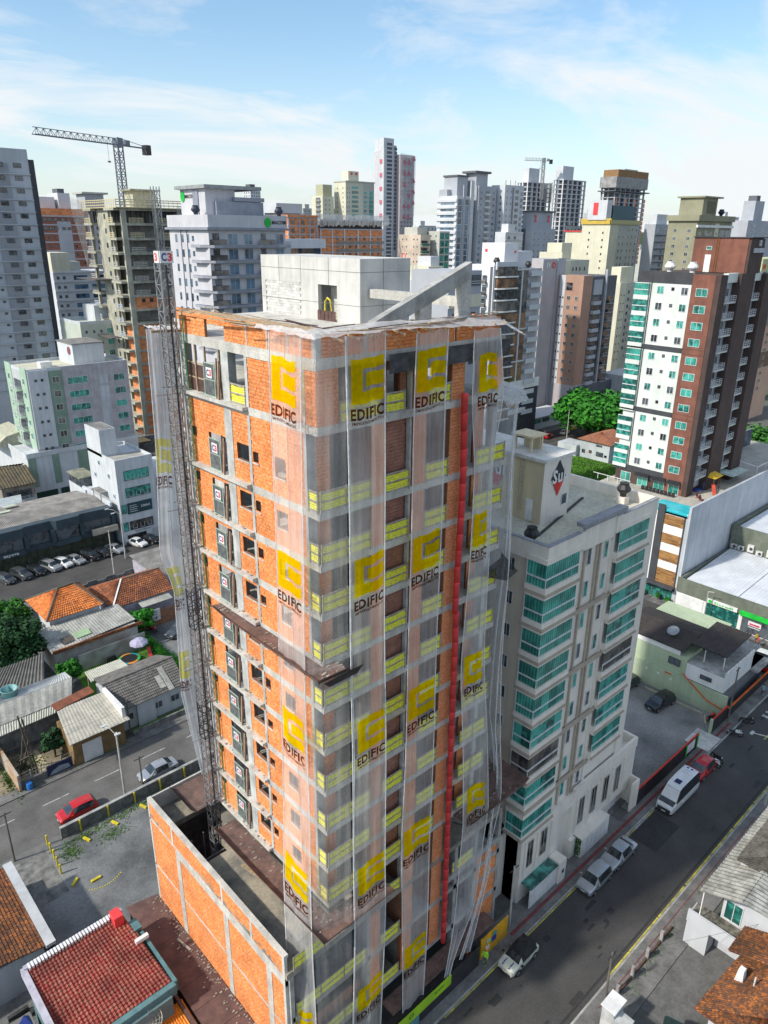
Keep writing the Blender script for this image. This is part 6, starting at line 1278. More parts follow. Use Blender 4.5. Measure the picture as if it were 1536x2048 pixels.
q.box('roof_house', 362, 428, 90, 371.5, 435, 97.2, ivory); q.box('roof_edge', 356.6, 424.5, 90, 384, 438, 90.8, ivg)
mb = MB(); mb.box(364, 427.9, 94.8, 365.8, 427.98, 96.4); mb.box(368.4, 427.9, 94.8, 370.2, 427.98, 96.4); part('roof_sign', mb, redp, q.t)
# netted brick site, low
q = blk('netted_brick_site', 'wide unfinished brick block with grey netting round its top storeys', 197, 251, 58.5, 34.8, 12, bo)
for k in range(7):
    q.bands('floor_band', 'FL', [58.5-3*k-.45], .5, .15, mist)
    if k: q.win('F', [9, 12.5, 16, 19.5, 24, 28, 32], 1.3, 1.5, 58.2-3*k-.3, 3, 1, gl_dark, dark_f, 0)
    if k: mb = MB(); mb.box(205.5, 250.5, 55.5-3*k+.2, 232, 250.6, 55.5-3*k+1.2); part('guard_rail', mb, M('grey_guard_rail', (0.30, 0.28, 0.25)), q.t)
for x in (197, 203, 209.5, 217, 224, 231): q.box('column', x, 250.75, 30, x+.6, 250.98, 58.5, mistl)
q.box('open_storey', 197.3, 251.3, 58.5, 231.5, 262, 61.5, M('storey_shade', (0.05, 0.045, 0.045)))  # solid box, the shade of an open storey put into its colour
q.box('top_slab', 196.8, 250.8, 61.5, 232.2, 263, 62.0, mist)
gn = netmat('grey_site_net', (0.62, 0.62, 0.62), .5, .85, 9)
mb = MB(); n = 60; vs = []; rr = random.Random(2); hh = [rr.uniform(-.5, .5) for _ in range(n+1)]
for i in range(n+1):
    x = 194.5+(39.5)*i/n
    for z_, o_ in ((63.9+hh[i]*.5, 0), (62.0, .7+hh[i]*.4), (59.6+hh[(i*7) % n]*1.2, .3)): vs.append((x, 250-o_, z_))
mb.add(vs, [(i*3+j, (i+1)*3+j, (i+1)*3+j+1, i*3+j+1) for i in range(n) for j in (0, 1)]); mb.quad((194.5, 250, 63.5), (194.5, 263, 63.5), (196, 263, 57), (196.8, 250.6, 53)); part('site_net', mb, gn, q.t)
# tall slender tower under nets
q = blk('slender_concrete_tower', 'tallest slender concrete tower on the skyline with open balconies on its right side', 437, 473, 127.3, 11, 6, mistl); q.box('side_shaft', 437, 479.1, 0, 446, 483.5, 126, mistl); q.box('balcony_shaft', 448, 472.5, 0, 450.5, 479, 122.5, mist)
for k in range(33): q.box('balcony_recess', 440.5, 472.8, 124-3*k-1.8, 446, 472.98, 124-3*k, dgr) if k < 30 else None  # dark boxes on the wall face paint the shade of balcony recesses
for k in range(26): q.box('balcony_recess', 448.4, 472.2, 121-3*k-1.9, 450.9, 472.48, 121-3*k, dgr)
q = blk('netted_slender_tower', 'slender tower wrapped in white net with red marks on the skyline', 450.6, 468, 116, 16, 7, M('net_shaded_render', (0.45, 0.42, 0.44)))
for u_ in (2.5, 6, 9.5, 13): q.win('F', [u_], 1.5, 1.3, 113.5, 3, 18, gl_dark, dark_f, 0)
mb = MB(); mb.quad((450.2, 467.3, 117), (467.6, 467.3, 116), (466.6, 467.1, 70), (450.2, 467.1, 66)); part('net_cloth', mb, netmat('far_net', (0.85, 0.82, 0.84), .35, .6, 4), q.t)
for k in range(6):
    for j in range(3):
        if (k+j) % 4 != 3: mb = MB(); x = 453.5+j*5.2; z = 109-k*8.2+(3 if j == 2 else 0); mb.box(x, 466.95, z, x+2.0, 467.0, z+3.2); mb.box(x+2.0, 466.95, z, x+2.7, 467.0, z+1.8); part('red_print', mb, M('red_print', (0.55, 0.10, 0.16), (0.5, 0.2, 0.25), 1, 0.8), q.t)
mb = MB(); mb.quad((436.3, 485.5, 118), (437.2, 472.6, 120), (437.2, 472.6, 66), (435.5, 486.5, 68)); net_f = part('net_cloth', mb, MATS['far_net'], q.t)
for k in range(5): mb = MB(); mb.quad((436.2, 477.0, 112-k*10), (436.9, 474.5, 112-k*10), (436.9, 474.5, 109-k*10), (436.2, 477.0, 109-k*10)); part('red_print', mb, MATS['red_print'], q.t)
q = blk('cream_low_tower', 'cream block with teal balcony stack right of the slender tower', 238, 234, 56.5, 6, 13.4, M('cream_rose', (0.66, 0.56, 0.46), None, .2)); q.win('L', [2, 4, 8.5, 11], .8, .8, 54.6, 3, 6, gl_dark); q.balc('F', 2.4, 4.6, 1.0, [52-3*k for k in range(6)], ivory, 'glass', gl_teal); q.box('roof_house', 240, 238, 56.5, 246, 246, 59.5, ivg)
q = blk('green_glass_tower', 'narrow green glass tower beside the cream block', 246.5, 231, 58, 6.5, 9, ivg); q.win('F', [1.7, 4.7], 2.4, 2.4, 56, 3, 8, gl_teal, dark_f, 2); q.win('L', [2, 5], .8, .8, 56, 3, 8, gl_dark)
q = blk('white_terrace_block', 'white stepped terraces just above the rooftop core', 178, 172, 42.5, 13, 14, mistl); q.box('upper_terrace', 181, 174, 42.5, 188, 184, 47, ivory); q.box('roof_house', 184, 176, 47, 188, 182, 50, mistl); q.win('F', [3, 8], 1, 1, 41, 3, 3)
mb = MB(); letters(mb, 'O', (176.9, 182.5, 49), LX, UP, 2, 2); part('roof_emblem', mb, redp, q.t)
q = blk('grey_open_storey', 'bare concrete storey with railings behind the sloping roof beam', 107, 97.5, 50.4, 9.5, 10, mist)
for a_ in (107.6, 110.7, 113.6): q.box('dark_opening', a_, 97.3, 47.6, a_+2.6, 97.49, 49.6, dgr)  # flat dark panels paint the shade inside the open bays
for z_ in (48.4, 48.0): q.box('hand_rail', 107.4, 97.2, z_, 116.3, 97.25, z_+.1, whitep)
q.panel('pale_soffit', 'F', 0, 9.5, 43.6, 46.0, ivory, .2); q.win('F', [2, 4.6, 7.4], 1.3, 1.2, 42, 3, 4, gl_dark, dark_f, 2)
# grey glass group
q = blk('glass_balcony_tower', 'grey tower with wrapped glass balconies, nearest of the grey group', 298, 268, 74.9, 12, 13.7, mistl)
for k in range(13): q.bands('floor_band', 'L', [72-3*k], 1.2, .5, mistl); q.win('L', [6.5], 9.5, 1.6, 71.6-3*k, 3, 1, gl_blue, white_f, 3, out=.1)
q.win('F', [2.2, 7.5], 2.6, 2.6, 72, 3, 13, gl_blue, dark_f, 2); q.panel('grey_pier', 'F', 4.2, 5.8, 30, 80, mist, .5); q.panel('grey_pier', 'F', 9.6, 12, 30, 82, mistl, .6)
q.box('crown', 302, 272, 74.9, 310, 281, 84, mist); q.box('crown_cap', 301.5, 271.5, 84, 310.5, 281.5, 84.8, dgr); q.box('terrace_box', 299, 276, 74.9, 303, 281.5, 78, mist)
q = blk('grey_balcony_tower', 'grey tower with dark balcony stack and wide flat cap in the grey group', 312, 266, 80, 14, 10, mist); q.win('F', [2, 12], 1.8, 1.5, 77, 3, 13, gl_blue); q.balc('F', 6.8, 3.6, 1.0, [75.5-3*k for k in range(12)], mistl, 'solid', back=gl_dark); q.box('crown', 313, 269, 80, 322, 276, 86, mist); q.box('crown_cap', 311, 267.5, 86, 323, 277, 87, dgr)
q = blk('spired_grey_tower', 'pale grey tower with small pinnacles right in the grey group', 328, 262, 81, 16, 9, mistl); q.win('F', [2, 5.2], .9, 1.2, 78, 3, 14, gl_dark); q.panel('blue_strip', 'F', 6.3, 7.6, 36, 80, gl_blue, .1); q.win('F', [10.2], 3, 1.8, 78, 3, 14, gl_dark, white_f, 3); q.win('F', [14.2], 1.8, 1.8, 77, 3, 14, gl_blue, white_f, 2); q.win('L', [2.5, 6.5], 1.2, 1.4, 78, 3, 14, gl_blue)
for x in (328.2, 332, 336, 343): q.box('pinnacle', x, 262.1, 81, x+.5, 262.6, 83.2, mistl)
# white block with emblem and glass balconies, centre right
q = blk('white_windowed_block', 'white block with small windows beside the sloping roof beam', 158.9, 129, 49.4, 4, 9, M('bright_white_render', (0.72, 0.73, 0.75), (0.65, 0.66, 0.69), 0.2, 0.8)); q.win('L', [5.2, 7.4], .9, 1.0, 46.8, 3, 9, gl_dark, dark_f, 2); q.balc('L', 2.9, 1.9, .9, [44.6-3*k for k in range(9)], mistl, 'glass', gl_smoke); q.panel('dark_shaft', 'L', .3, 1.1, 12, 49, dgr, .1)
q = blk('glass_balcony_block', 'slender block with bronze glass shafts and white balconies, centre right', 163.2, 129, 48.2, 17, 9, M('mauve_pale_render', (0.52, 0.51, 0.54), None, .2))
q.box('parapet', 159.5, 128.4, 48.2, 168.5, 128.9, 50.2, mistl)
for k in range(14):
    z = 46.6-3.0*k
    mb = MB(); mb.slab([(159.4, 128.9), (159.4, 128.0), (161.5, 127.0), (167.2, 127.0), (167.2, 128.9)], z-.35, z); o_ = part('balcony_slab', mb, whitep, q.t); mb = MB(); mb.slab([(159.8, 128.85), (159.8, 128.2), (161.6, 127.4), (167.0, 127.4), (167.0, 128.85)], z, z+2.4); part('glazing', mb, [gl_smoke, gl_brown, gl_dark][k % 3], o_)
    mb = MB(); mb.box(174.2, 127.9, z-.35, 179.4, 128.9, z-.1); mb.box(174.2, 127.9, z-.1, 179.4, 127.95, z+1.0); part('balcony', mb, mistl, q.t)
for a, b_ in ((168.0, 170.4), (171.1, 173.6)):
    for k in range(14): part('shaft_glazing', MB().box(a, 128.6, 45.6-3.0*k+.05, b_, 128.98, 45.6-3.0*k+2.9), gl_smoke if k < 4 else gl_brown, q.t)
q.box('frame_mullion', 170.45, 128.4, 8, 171.05, 128.98, 48.1, mistl); q.box('frame_mullion', 167.3, 128.4, 8, 167.9, 128.98, 48.7, M('blue_grey_pier', (0.25, 0.28, 0.35)))
for z in (47.9, 32, 23): q.box('frame_rail', 167.3, 128.3, z, 174.2, 128.38, z+.45, mistl)
q = blk('white_emblem_block', 'plain white block with a small red emblem behind the glass balcony block', 168, 133, 54.8, 6, 8, M('bright_white_render', (0.72, 0.73, 0.75))); q.box('side', 174.01, 134, 0, 182, 141, 52.6, mistl); mb = MB(); mb.box(167.9, 139.0, 52.4, 167.98, 139.8, 53.2); mb.box(172.3, 132.9, 52.2, 173, 132.98, 52.8); part('emblem', mb, redp, q.t)
cowl(160.6, 129.6, 49.4, 1.5, blackp, 'dark finial left on the glass balcony block'); cowl(175, 130, 48.2, 1.5, blackp, 'dark finial right on the glass balcony block')
q = blk('mauve_gable_block', 'mauve grey block ending in a red ring and white letters', 196, 140, 50, 11.5, 8, M('mauve_grey_wall', (0.47, 0.45, 0.46), (0.41, 0.39, 0.41), .2, streak=.1)); q.box('dark_side', 203.2, 139.7, 0, 207.6, 139.98, 50.2, mist)
mb = MB(); letters(mb, 'IV', (197.8, 139.9, 47.3), FX, UP, 2.2, 1.8, .05); mb.mat(1); letters(mb, 'O', (200.4, 139.9, 47.2), FX, UP, 2.2, 2.0, .05); part('wall_sign', mb, [whitep, redp], q.t)
# rose and white block
q = blk('rose_white_block', 'rose brown and white apartment block with stacked small windows', 204.4, 130.6, 45.3, 5, 13.8, rose, z0=11.6); q.panel('white_strip', 'L', 11.4, 13.8, 11.6, 45.5, mistl, .1); q.panel('white_strip', 'L', 6.4, 8.4, 11.6, 45.3, mistl, .1)
for u_, gg in ((12.6, gl_dark), (10.2, gl_dark), (4.8, gl_dark), (2.0, gl_smoke)): q.win('L', [u_], 1.1, 1.2, 38.6, 2.8, 10, gg, white_f if u_ < 11 else dark_f, 2, out=.12)
q.win('L', [6.9, 7.9], .45, .5, 38.6, 2.8, 10, gl_dark, dark_f, 0, out=.12); q.win('L', [4.9], 2.2, 2.3, 42, 3, 1, gl_dark, dark_f, 0); q.win('L', [12.6], 1.1, 1.2, 43, 3, 1, gl_dark, dark_f, 0, out=.12)
q = blk('dark_balcony_wing', 'dark grey wing with smoky balconies joined to the rose brown block', 209.5, 130.6, 45, 14, 12, dgr, z0=11.6)
for k in range(10): q.balc('F', 2.4, 4.0, 1.0, [36.6-2.8*k], mist, 'solid', back=gl_smoke); q.win('F', [6.4], 2.0, 2.3, 38-2.8*k, 3, 1, gl_smoke, dark_f, 0, out=.1); q.balc('F', 10.8, 3.4, .9, [36.6-2.8*k], mist, 'glass', gl_smoke, back=gl_brown)
q.box('fin', 216.4, 129.9, 12, 217, 130.58, 47, mist); q.box('crown_box', 210.2, 130.4, 39.5, 215, 130.58, 44, mist)
q = blk('blank_podium', 'blank mauve podium wall with a dark glazed shopfront below the rose brown block', 204.3, 130.5, 11.6, 24, 16.5, M('mauve_grey_wall', (0.47, 0.45, 0.46))); q.box('dark_canopy', 204.6, 129.6, 8.0, 228.3, 130.48, 11.2, dgr); q.box('dark_glazing', 206, 130.3, 0, 228, 130.48, 7.9, gl_dark)
q = blk('charcoal_corner_block', 'charcoal block with white letters seen through the right hand net', 160, 128.4, 15, 22, 14, char); q.panel('white_cornice', 'F', 0, 22, 15, 17.6, wh, .2); q.win('F', [4, 9, 14], 3.2, 1.4, 12.5, 4, 2, gl_teal, white_f, 3); q.box('letter_sign', 167, 128.0, 8, 176, 128.35, 9.4, whitep)
q = blk('small_white_shop', 'small shop with a pale sheet roof and glazed front beside the charcoal block', 184, 131, 4.2, 18, 7, coolw); q.box('sheet_roof', 183.5, 129.5, 4.2, 202.2, 138.5, 4.4, mistl); q.win('F', [3, 7.5], 3.6, 1.4, 2.6, 3, 1, gl_teal, white_f, 3); q.box('green_sign', 196, 130.6, 1.5, 197.5, 130.95, 4.0, gr)
# ivory tower with yellow band
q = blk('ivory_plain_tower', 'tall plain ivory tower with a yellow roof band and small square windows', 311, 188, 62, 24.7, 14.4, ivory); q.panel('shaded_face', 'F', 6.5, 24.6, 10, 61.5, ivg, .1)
q.panel('yellow_band', 'L', -.5, 14.9, 61.6, 64, M('ochre_band', (0.62, 0.44, 0.08)), .6); q.panel('yellow_band', 'F', -.6, 25, 61.6, 63.4, M('ochre_pale', (0.55, 0.50, 0.26)), .6)
q.win('L', [3.4, 10.4], .7, .9, 58, 3, 18, gl_dark, dark_f, 0); q.win('F', [8.4, 11.4, 16, 19, 22.4], 1.1, 1.3, 59.4, 3, 14, gl_dark, white_f, 0, out=.12); q.box('blue_terrace', 314, 190, 63.4, 334, 198, 69.5, M('teal_terrace', (0.10, 0.17, 0.20))); q.box('sign_house', 310, 190, 63.4, 315, 199.5, 71.5, mistl)
mb = MB(); mb.box(309.8, 194.5, 65.5, 309.98, 196.8, 70.5); part('roof_sign', mb, redp, q.t)
q = blk('ivory_lower_block', 'ivory block with blank base and tiny windows in front of the ivory tower', 258, 149, 40.5, 13, 5.6, ivory); q.panel('shaded_grey_face', 'F', 4.5, 13, 2, 40.4, ivg, .1); q.win('F', [1.5, 3.4], .5, .5, 36, 3, 9, gl_dark, dark_f, 0); q.win('F', [6.4, 10.6], 1.1, 1.2, 37, 2.6, 9, gl_dark, dark_f, 0, out=.12); q.balc('F', 8.6, 1.6, .7, [34-3*k for k in range(8)], ivg, 'bars', door=False); q.box('roof_house', 259, 150, 40.5, 268, 154, 46, ivory)  # greyer front panel has the shade of that face in its colour
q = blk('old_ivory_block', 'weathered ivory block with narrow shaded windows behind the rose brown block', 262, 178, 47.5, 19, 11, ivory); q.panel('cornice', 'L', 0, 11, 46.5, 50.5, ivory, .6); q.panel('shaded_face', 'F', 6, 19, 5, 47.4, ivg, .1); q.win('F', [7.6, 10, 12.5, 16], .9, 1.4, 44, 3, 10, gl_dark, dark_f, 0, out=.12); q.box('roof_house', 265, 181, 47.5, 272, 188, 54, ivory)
q = blk('grey_marked_block', 'dark grey block with red marks on its roof house, below the small crane', 348, 258, 60, 22, 9.5, mist); q.panel('dark_side', 'L', 4, 9.5, 20, 60, dgr, .1); q.win('F', [3, 7, 12, 17, 20], 1.0, 1.0, 57.5, 3, 12, gl_dark, white_f, 0); q.box('roof_house', 350, 260, 60, 369, 266, 68.5, mist); q.box('roof_cap', 349, 259, 68.5, 370.5, 267, 69.2, dgr); mb = MB(); letters(mb, '2', (352, 259.8, 63.5), FX, UP, 2.4, 3.6, .05); letters(mb, '2', (364, 259.8, 63.5), FX, UP, 2.4, 3.6, .05); part('roof_mark', mb, redp, q.t)
# concrete frames
def frame_block(label, x0, y0, z, w, d, n, us, col=mistl, infill=None, top=None):
    t = thing('concrete_frame_tower', label, 'building', (x0+w/2, y0+d/2, 0), group='unfinished concrete frames on the skyline')
    for k in range(n):
        zz_ = z-3*k; part('floor_slab', MB().box(x0, y0, zz_-.5, x0+w, y0+d, zz_), col, t); mb = MB()
        for u_ in us: mb.box(x0+u_, y0+.1, zz_-3, x0+u_+1.2, y0+1, zz_-.5)
        for j in range(3): mb.box(x0+.1, y0+j*(d-1.2)/2+.1, zz_-3, x0+1, y0+j*(d-1.2)/2+1.1, zz_-.5)
        part_each('column', mb, col, t)
        if infill and k > 1: mb = MB(); [mb.box(x0+u_+1.3, y0+.3, zz_-3, x0+u_+3.6, y0+.5, zz_-.5) for u_ in us[::2]]; part_each('brick_infill', mb, infill, t)
    part('core_wall', MB().box(x0+3, y0+3, 0, x0+w-1, y0+d-1, z-.5), M('frame_dark', (0.30, 0.30, 0.32)), t); part('lower_wall', MB().box(x0+.3, y0+.3, 0, x0+w-.3, y0+d-.3, z-3*n), col, t)
    if top: part('roof_house', MB().box(*top), col, t)
    return t
frame_block('pale concrete frame tower with a tall roof house right of the small crane', 468, 323, 93, 28, 9, 19, (0, 5.5, 11, 17, 22.5, 26.6), top=(469, 325, 93, 482, 331, 101.5))
t = frame_block('pale concrete frame tower under the small crane', 448, 338, 91, 28, 10, 17, (0, 5, 10.5, 16, 21.5, 26.6), top=(452, 341, 91, 464, 347, 100)); mb = MB(); mb.quad((462, 337, 90), (477, 337, 92), (477, 337, 78), (462, 337, 80)); part('site_net', mb, gn, t)
t = frame_block('brown concrete frame tower with brick infill and netted top, right of the ivory tower', 495, 298, 88, 40, 12, 17, (0, 6, 12.5, 19, 25.5, 32, 38.6), mist, bo, (512, 303, 95, 530, 308, 101)); part('top_box', MB().box(493, 297, 88, 536, 310, 95), M('netted_concrete', (0.36, 0.35, 0.35), (0.22, 0.22, 0.22), .3), t); part('brown_storey', MB().box(495, 297.5, 95, 536, 309, 99.5), M('formwork_brown', (0.32, 0.18, 0.08), (0.2, 0.12, 0.06), 1), t); part('platform', MB().box(491, 296, 85.5, 538, 310, 86.2), dgr, t)
# right skyline
q = blk('olive_apartment_tower', 'olive apartment tower with a wide open crown on the right', 310, 148, 62.8, 32, 12.4, olv); q.win('L', [3, 9], 1.5, 1.4, 59, 3, 12, gl_dark, white_f, 2); q.win('F', [3.5], 2, 1.2, 58, 3, 12, gl_smoke, white_f, 2); q.balc('F', 8.6, 2.8, 1, [57-3*k for k in range(12)], olv, 'bars'); q.win('F', [13.5], 2, 1.2, 58, 3, 12, gl_smoke, white_f, 2); q.panel('cream_bay', 'F', 16.5, 20, 30, 62, ivory, .2); q.win('F', [18.3], 1, 1, 58, 3, 10, gl_dark, white_f, 0, out=.22)
q.win('F', [24, 29.5], 4.4, 2.6, 58, 3, 9, gl_blue, white_f, 3, out=.05); q.box('white_band', 309.5, 147.3, 60.3, 343, 147.98, 61.3, whitep); q.box('cornice', 309, 147, 62.8, 343, 161, 65, olv); q.box('crown', 317, 150, 65, 330, 160, 71.8, olv); q.box('crown_niche', 321, 149.8, 66, 328.5, 149.98, 70.5, M('olive_shade', (0.16, 0.155, 0.10))); q.box('crown_cap', 316, 149, 71.8, 333, 161, 72.4, olv)  # crown niche is a flat panel with shade painted in as dark olive
cowl(335, 150, 65, 2.2, M('navy_metal', (0.02, 0.03, 0.06)), 'navy ventilator on the olive tower')
q = blk('grey_shop_tower', 'plain grey tower with dark balcony strips left of the olive tower', 340, 182, 62, 14.3, 5.5, mist); q.win('F', [2.6], 1.6, 2.4, 59.5, 6, 3, gl_blue); q.win('F', [8, 12], 2.6, 2.0, 59, 3, 12, gl_dark, white_f, 3); q.box('roof_house', 344, 184, 62, 354, 188, 66.4, mistl); q.bands('floor_band', 'F', [57-3*k for k in range(10)], .4, .5, dgr)
q = blk('ivory_red_roofed_block', 'ivory block with a thin red roof line left of the ivory tower', 330, 214, 58.5, 16, 10, ivory); q.box('red_edge', 329.5, 213.5, 58.5, 347, 225, 59, redp); q.win('F', [2, 6, 11], 1, 1.2, 56, 3, 6)
q = blk('distant_blue_block', 'hazy blue grey block with a dark stepped roof at the far right', 473, 195, 66, 40, 9, mist); q.win('F', [4, 10], 4, 2, 63, 3, 9, gl_blue, white_f, 3); q.win('F', [24, 30], 4, 2.2, 60, 3, 9, gl_blue, mistl, 3); q.box('roof_house', 484, 197, 66, 497, 204, 77, mist); q.box('roof_step', 487, 198, 77, 492, 203, 80, dgr)
q = blk('peach_apartment_block', 'peach and brown apartment block with small railed balconies behind the brown tower', 240, 93, 33, 24, 8, peach); q.panel('brown_band', 'F', 0, 24, 30.5, 34, olv, .15); q.panel('brown_band', 'F', 0, 24, 17, 22, M('brown_render', (0.22, 0.14, 0.09)), .15); q.win('F', [3, 9, 15], 1.4, 1.1, 27.6, 2.5, 8, gl_smoke, white_f, 2, out=.2); q.balc('F', 3.2, 3.6, .9, [25.4-2.5*k for k in range(8)], peach, 'bars', door=False)
q = blk('pale_yellow_block', 'pale yellow green block with a small orange sign at the right edge', 272, 105, 50, 30, 10, M('pale_yellow_green', (0.56, 0.58, 0.34))); q.box('cornice', 271.5, 104.5, 43, 303, 104.98, 44.2, ivory); mb = MB(); mb.box(273, 104.8, 46.8, 275, 104.96, 48.2); part('roof_sign', mb, MATS['orange_paint'], q.t)
q = blk('stepped_grey_flats', 'grey stepped flats half hidden behind the dark balcony wing', 226, 120, 13, 14, 14, lgrey); q.bands('balcony_front', 'F', [9, 5.5, 2], 1.1, 1.3, lgrey); q.win('F', [3, 8, 12], 2.4, 1.5, 11.6, 3.5, 3, gl_dark)
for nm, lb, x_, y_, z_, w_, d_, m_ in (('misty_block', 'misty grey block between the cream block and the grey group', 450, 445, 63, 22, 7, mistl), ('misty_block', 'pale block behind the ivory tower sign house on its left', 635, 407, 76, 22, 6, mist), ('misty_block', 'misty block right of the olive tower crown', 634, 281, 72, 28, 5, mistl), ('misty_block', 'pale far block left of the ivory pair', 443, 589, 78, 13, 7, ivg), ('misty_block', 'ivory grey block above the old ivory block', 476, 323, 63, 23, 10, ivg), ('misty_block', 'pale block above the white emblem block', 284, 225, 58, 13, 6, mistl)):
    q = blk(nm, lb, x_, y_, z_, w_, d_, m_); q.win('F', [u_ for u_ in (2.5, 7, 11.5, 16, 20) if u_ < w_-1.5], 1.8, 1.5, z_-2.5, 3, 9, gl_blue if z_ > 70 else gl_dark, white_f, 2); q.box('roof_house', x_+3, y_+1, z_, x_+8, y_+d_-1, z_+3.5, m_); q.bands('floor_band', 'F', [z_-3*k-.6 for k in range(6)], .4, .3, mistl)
# filler blocks far back so that the horizon is built up
rr = random.Random(11)
FC = []
for i in range(46):
    a = rad(22+i*1.15); r = rr.uniform(560, 900); x = math.cos(a)*r; y = math.sin(a)*r; w = rr.uniform(16, 32); d = rr.uniform(12, 22); z = rr.uniform(28, 54) if i % 9 else rr.uniform(56, 64)
    wall_ = rr.choice([mist, mistl, ivory, ivg, olv, mistl])
    if i not in (0, 5, 6, 22): continue
    q = blk('distant_apartment_block', {0: 'distant block peeping out at the far right of the skyline', 5: 'far roof line just right of the ivory tower foot', 6: 'far block glimpsed above the roofs right of the ivory tower', 22: 'far block glimpsed at the right end of the netted brick site'}[i], x, y, z, w, d, wall_, group='distant apartment blocks on the skyline')
    me = wmesh(rr.choice([2.0, 3.2]), 1.5, gl_dark if i % 2 else gl_blue, white_f, 3)
    for k in range(5):
        for u_ in (3, 8, 13): 
            if u_ < w-2: inst('window', me, q.t, (x+u_, y-.02, z-2-3*k), 0)
    part('roof_house', MB().box(x+3, y+3, z, x+9, y+9, z+4), wall_, q.t)
# ------------------------------------------------------------------ roofs of barrel tiles
def tile_roof(t, name, corners, m, ncol, nrow, amp=.07, ridge=None):
    """rows of curved clay tiles: columns run from eave (a,b) to ridge (d,c), each course overlaps the one below"""
    a, b_, c_, d = [Vector(q) for q in corners]; nr = (b_-a).cross(d-a).normalized()
    if nr.z < 0: nr = -nr
    mb = MB(); vs = []; k = 2*ncol
    for r in range(nrow):
        for e in (0, 1):
            v = (r+e)/nrow; lift = .07*(1-e)
            for i in range(k+1):
                u = i/k; p_ = a.lerp(b_, u).lerp(d.lerp(c_, u), v); vs.append(p_+nr*(lift+(amp if i % 2 else 0)+R_.uniform(-.008, .008)))
    fs = []
    for r in range(nrow):
        o0 = 2*r*(k+1)
        for i in range(k): fs.append((o0+i, o0+i+1, o0+k+1+i+1, o0+k+1+i))
        if r: 
            pv = (2*r-1)*(k+1)
            for i in range(k): fs.append((pv+i, pv+i+1, o0+i+1, o0+i))
    mb.add(vs, fs); mb.add([a-nr*.05, b_-nr*.05, c_-nr*.05, d-nr*.05], [(3, 2, 1, 0)]); o = part(name, mb, m, t)
    if len(m if isinstance(m, list) else [m]) and ridge:
        mb = MB(); mb.tube([d+nr*.06, c_+nr*.06], .13, 6); part('ridge_tile', mb, ridge, t)
    return o
ter = cellmat('orange_clay_tile', [(0.50, 0.15, 0.035), (0.68, 0.21, 0.05), (0.78, 0.27, 0.07), (0.34, 0.11, 0.04)], .36, .22, .85, .6); terd = cellmat('old_brown_clay_tile', [(0.22, 0.075, 0.035), (0.30, 0.10, 0.045), (0.13, 0.06, 0.04), (0.45, 0.16, 0.05)], .36, .2, .9, .5)
terb = cellmat('weathered_rust_tile', [(0.10, 0.05, 0.035), (0.17, 0.065, 0.03), (0.42, 0.14, 0.03), (0.08, 0.05, 0.035), (0.22, 0.09, 0.035)], .16, .25, .9, .4); redt = cellmat('red_glazed_tile', [(0.24, 0.03, 0.025), (0.28, 0.04, 0.03), (0.30, 0.13, 0.09), (0.22, 0.028, 0.025)], .12, .3, .8, .45)
darkt = M('dark_ridge_mortar', (0.12, 0.11, 0.09), None, 2)
# --- left side of the side road
t = thing('orange_roofed_house', 'white house with a bright orange hipped tile roof at the left', 'house', (31, 103, 0))
x0, y0, x1, y1, e, rz = 27.2, 98.4, 35.4, 107.2, 5.5, 8.0
mb = MB(); mb.box(x0+.5, y0+.5, 0, x1-.5, y1-.5, e); part('wall', mb, coolw, t)
A, Bq, C_, D = (x0, y0, e), (x1, y0, e), (x1, y1, e), (x0, y1, e); r1, r2 = (30.6, 102.6, rz), (33.0, 102.8, rz)
for i, cs in enumerate(((A, Bq, r2, r1), (D, A, r1, (30.6, 102.61, rz)), (Bq, C_, (33.0, 102.81, rz), r2), (C_, D, r1, r2))): tile_roof(t, 'tiled_roof', cs, ter, 22, 13)
for p_, q_ in ((A, r1), (Bq, r2), (C_, r2), (D, r1), (r1, r2)): mb = MB(); mb.tube([Vector(p_)+UP*.12, Vector(q_)+UP*.12], .14, 6); part('ridge_tile', mb, darkt, t)
inst('window', wmesh(1.0, 1.0, gl_dark, white_f, 2), t, (x0+.48, 101.5, 3.4), rad(-90))
t = thing('low_grey_shed', 'low shed with patched grey fibre cement roof in front of the orange roofed house', 'shed', (31.5, 95.5, 0)); mb = MB(); mb.box(25.9, 92.8, 0, 37.7, 98.2, 3.6); part('wall', mb, M('patchy_white_wall', (0.50, 0.50, 0.48), (0.28, 0.25, 0.22), .5, fine=2), t)
slope_roof(t, 'fibre_cement_roof', [(25.5, 92.4, 3.9), (38, 93.8, 3.9), (37.5, 98.6, 4.7), (25.4, 98.4, 4.7)], fibre_l, 60, .05)
for x, y, w, m in ((29.3, 93.6, 2.2, M('green_sheet', (0.36, 0.50, 0.30))), (27.4, 93.2, 1.5, M('brown_sheet', (0.12, 0.10, 0.08)))): mb = MB(); mb.hull([(x, y, 4.12), (x+w, y+.2, 4.14), (x+w, y+1.6, 4.4), (x, y+1.4, 4.38)], [(x, y, 4.16), (x+w, y+.2, 4.18), (x+w, y+1.6, 4.44), (x, y+1.4, 4.42)]); part('coloured_sheet', mb, m, t)
mb = MB(); mb.box(25.6, 92.3, 3.6, 38.4, 92.5, 4.1); part('brick_edge', mb, terd, t)
t = thing('garden_wall', 'whitewashed garden wall with peeling paint behind the lawn', 'wall', (33, 92.2, 0)); mb = MB(); mb.box(28.6, 91.9, 0, 38.3, 92.15, 2.4); part('wall_face', mb, MATS['patchy_white_wall'], t)
mb = MB(); mb.add([(26.5, 82.5, .02), (38.3, 82.5, .02), (38.3, 91.9, .02), (28, 91.9, .02)], [(0, 1, 2, 3)]); solo('lawn', mb, grass, kind='structure')
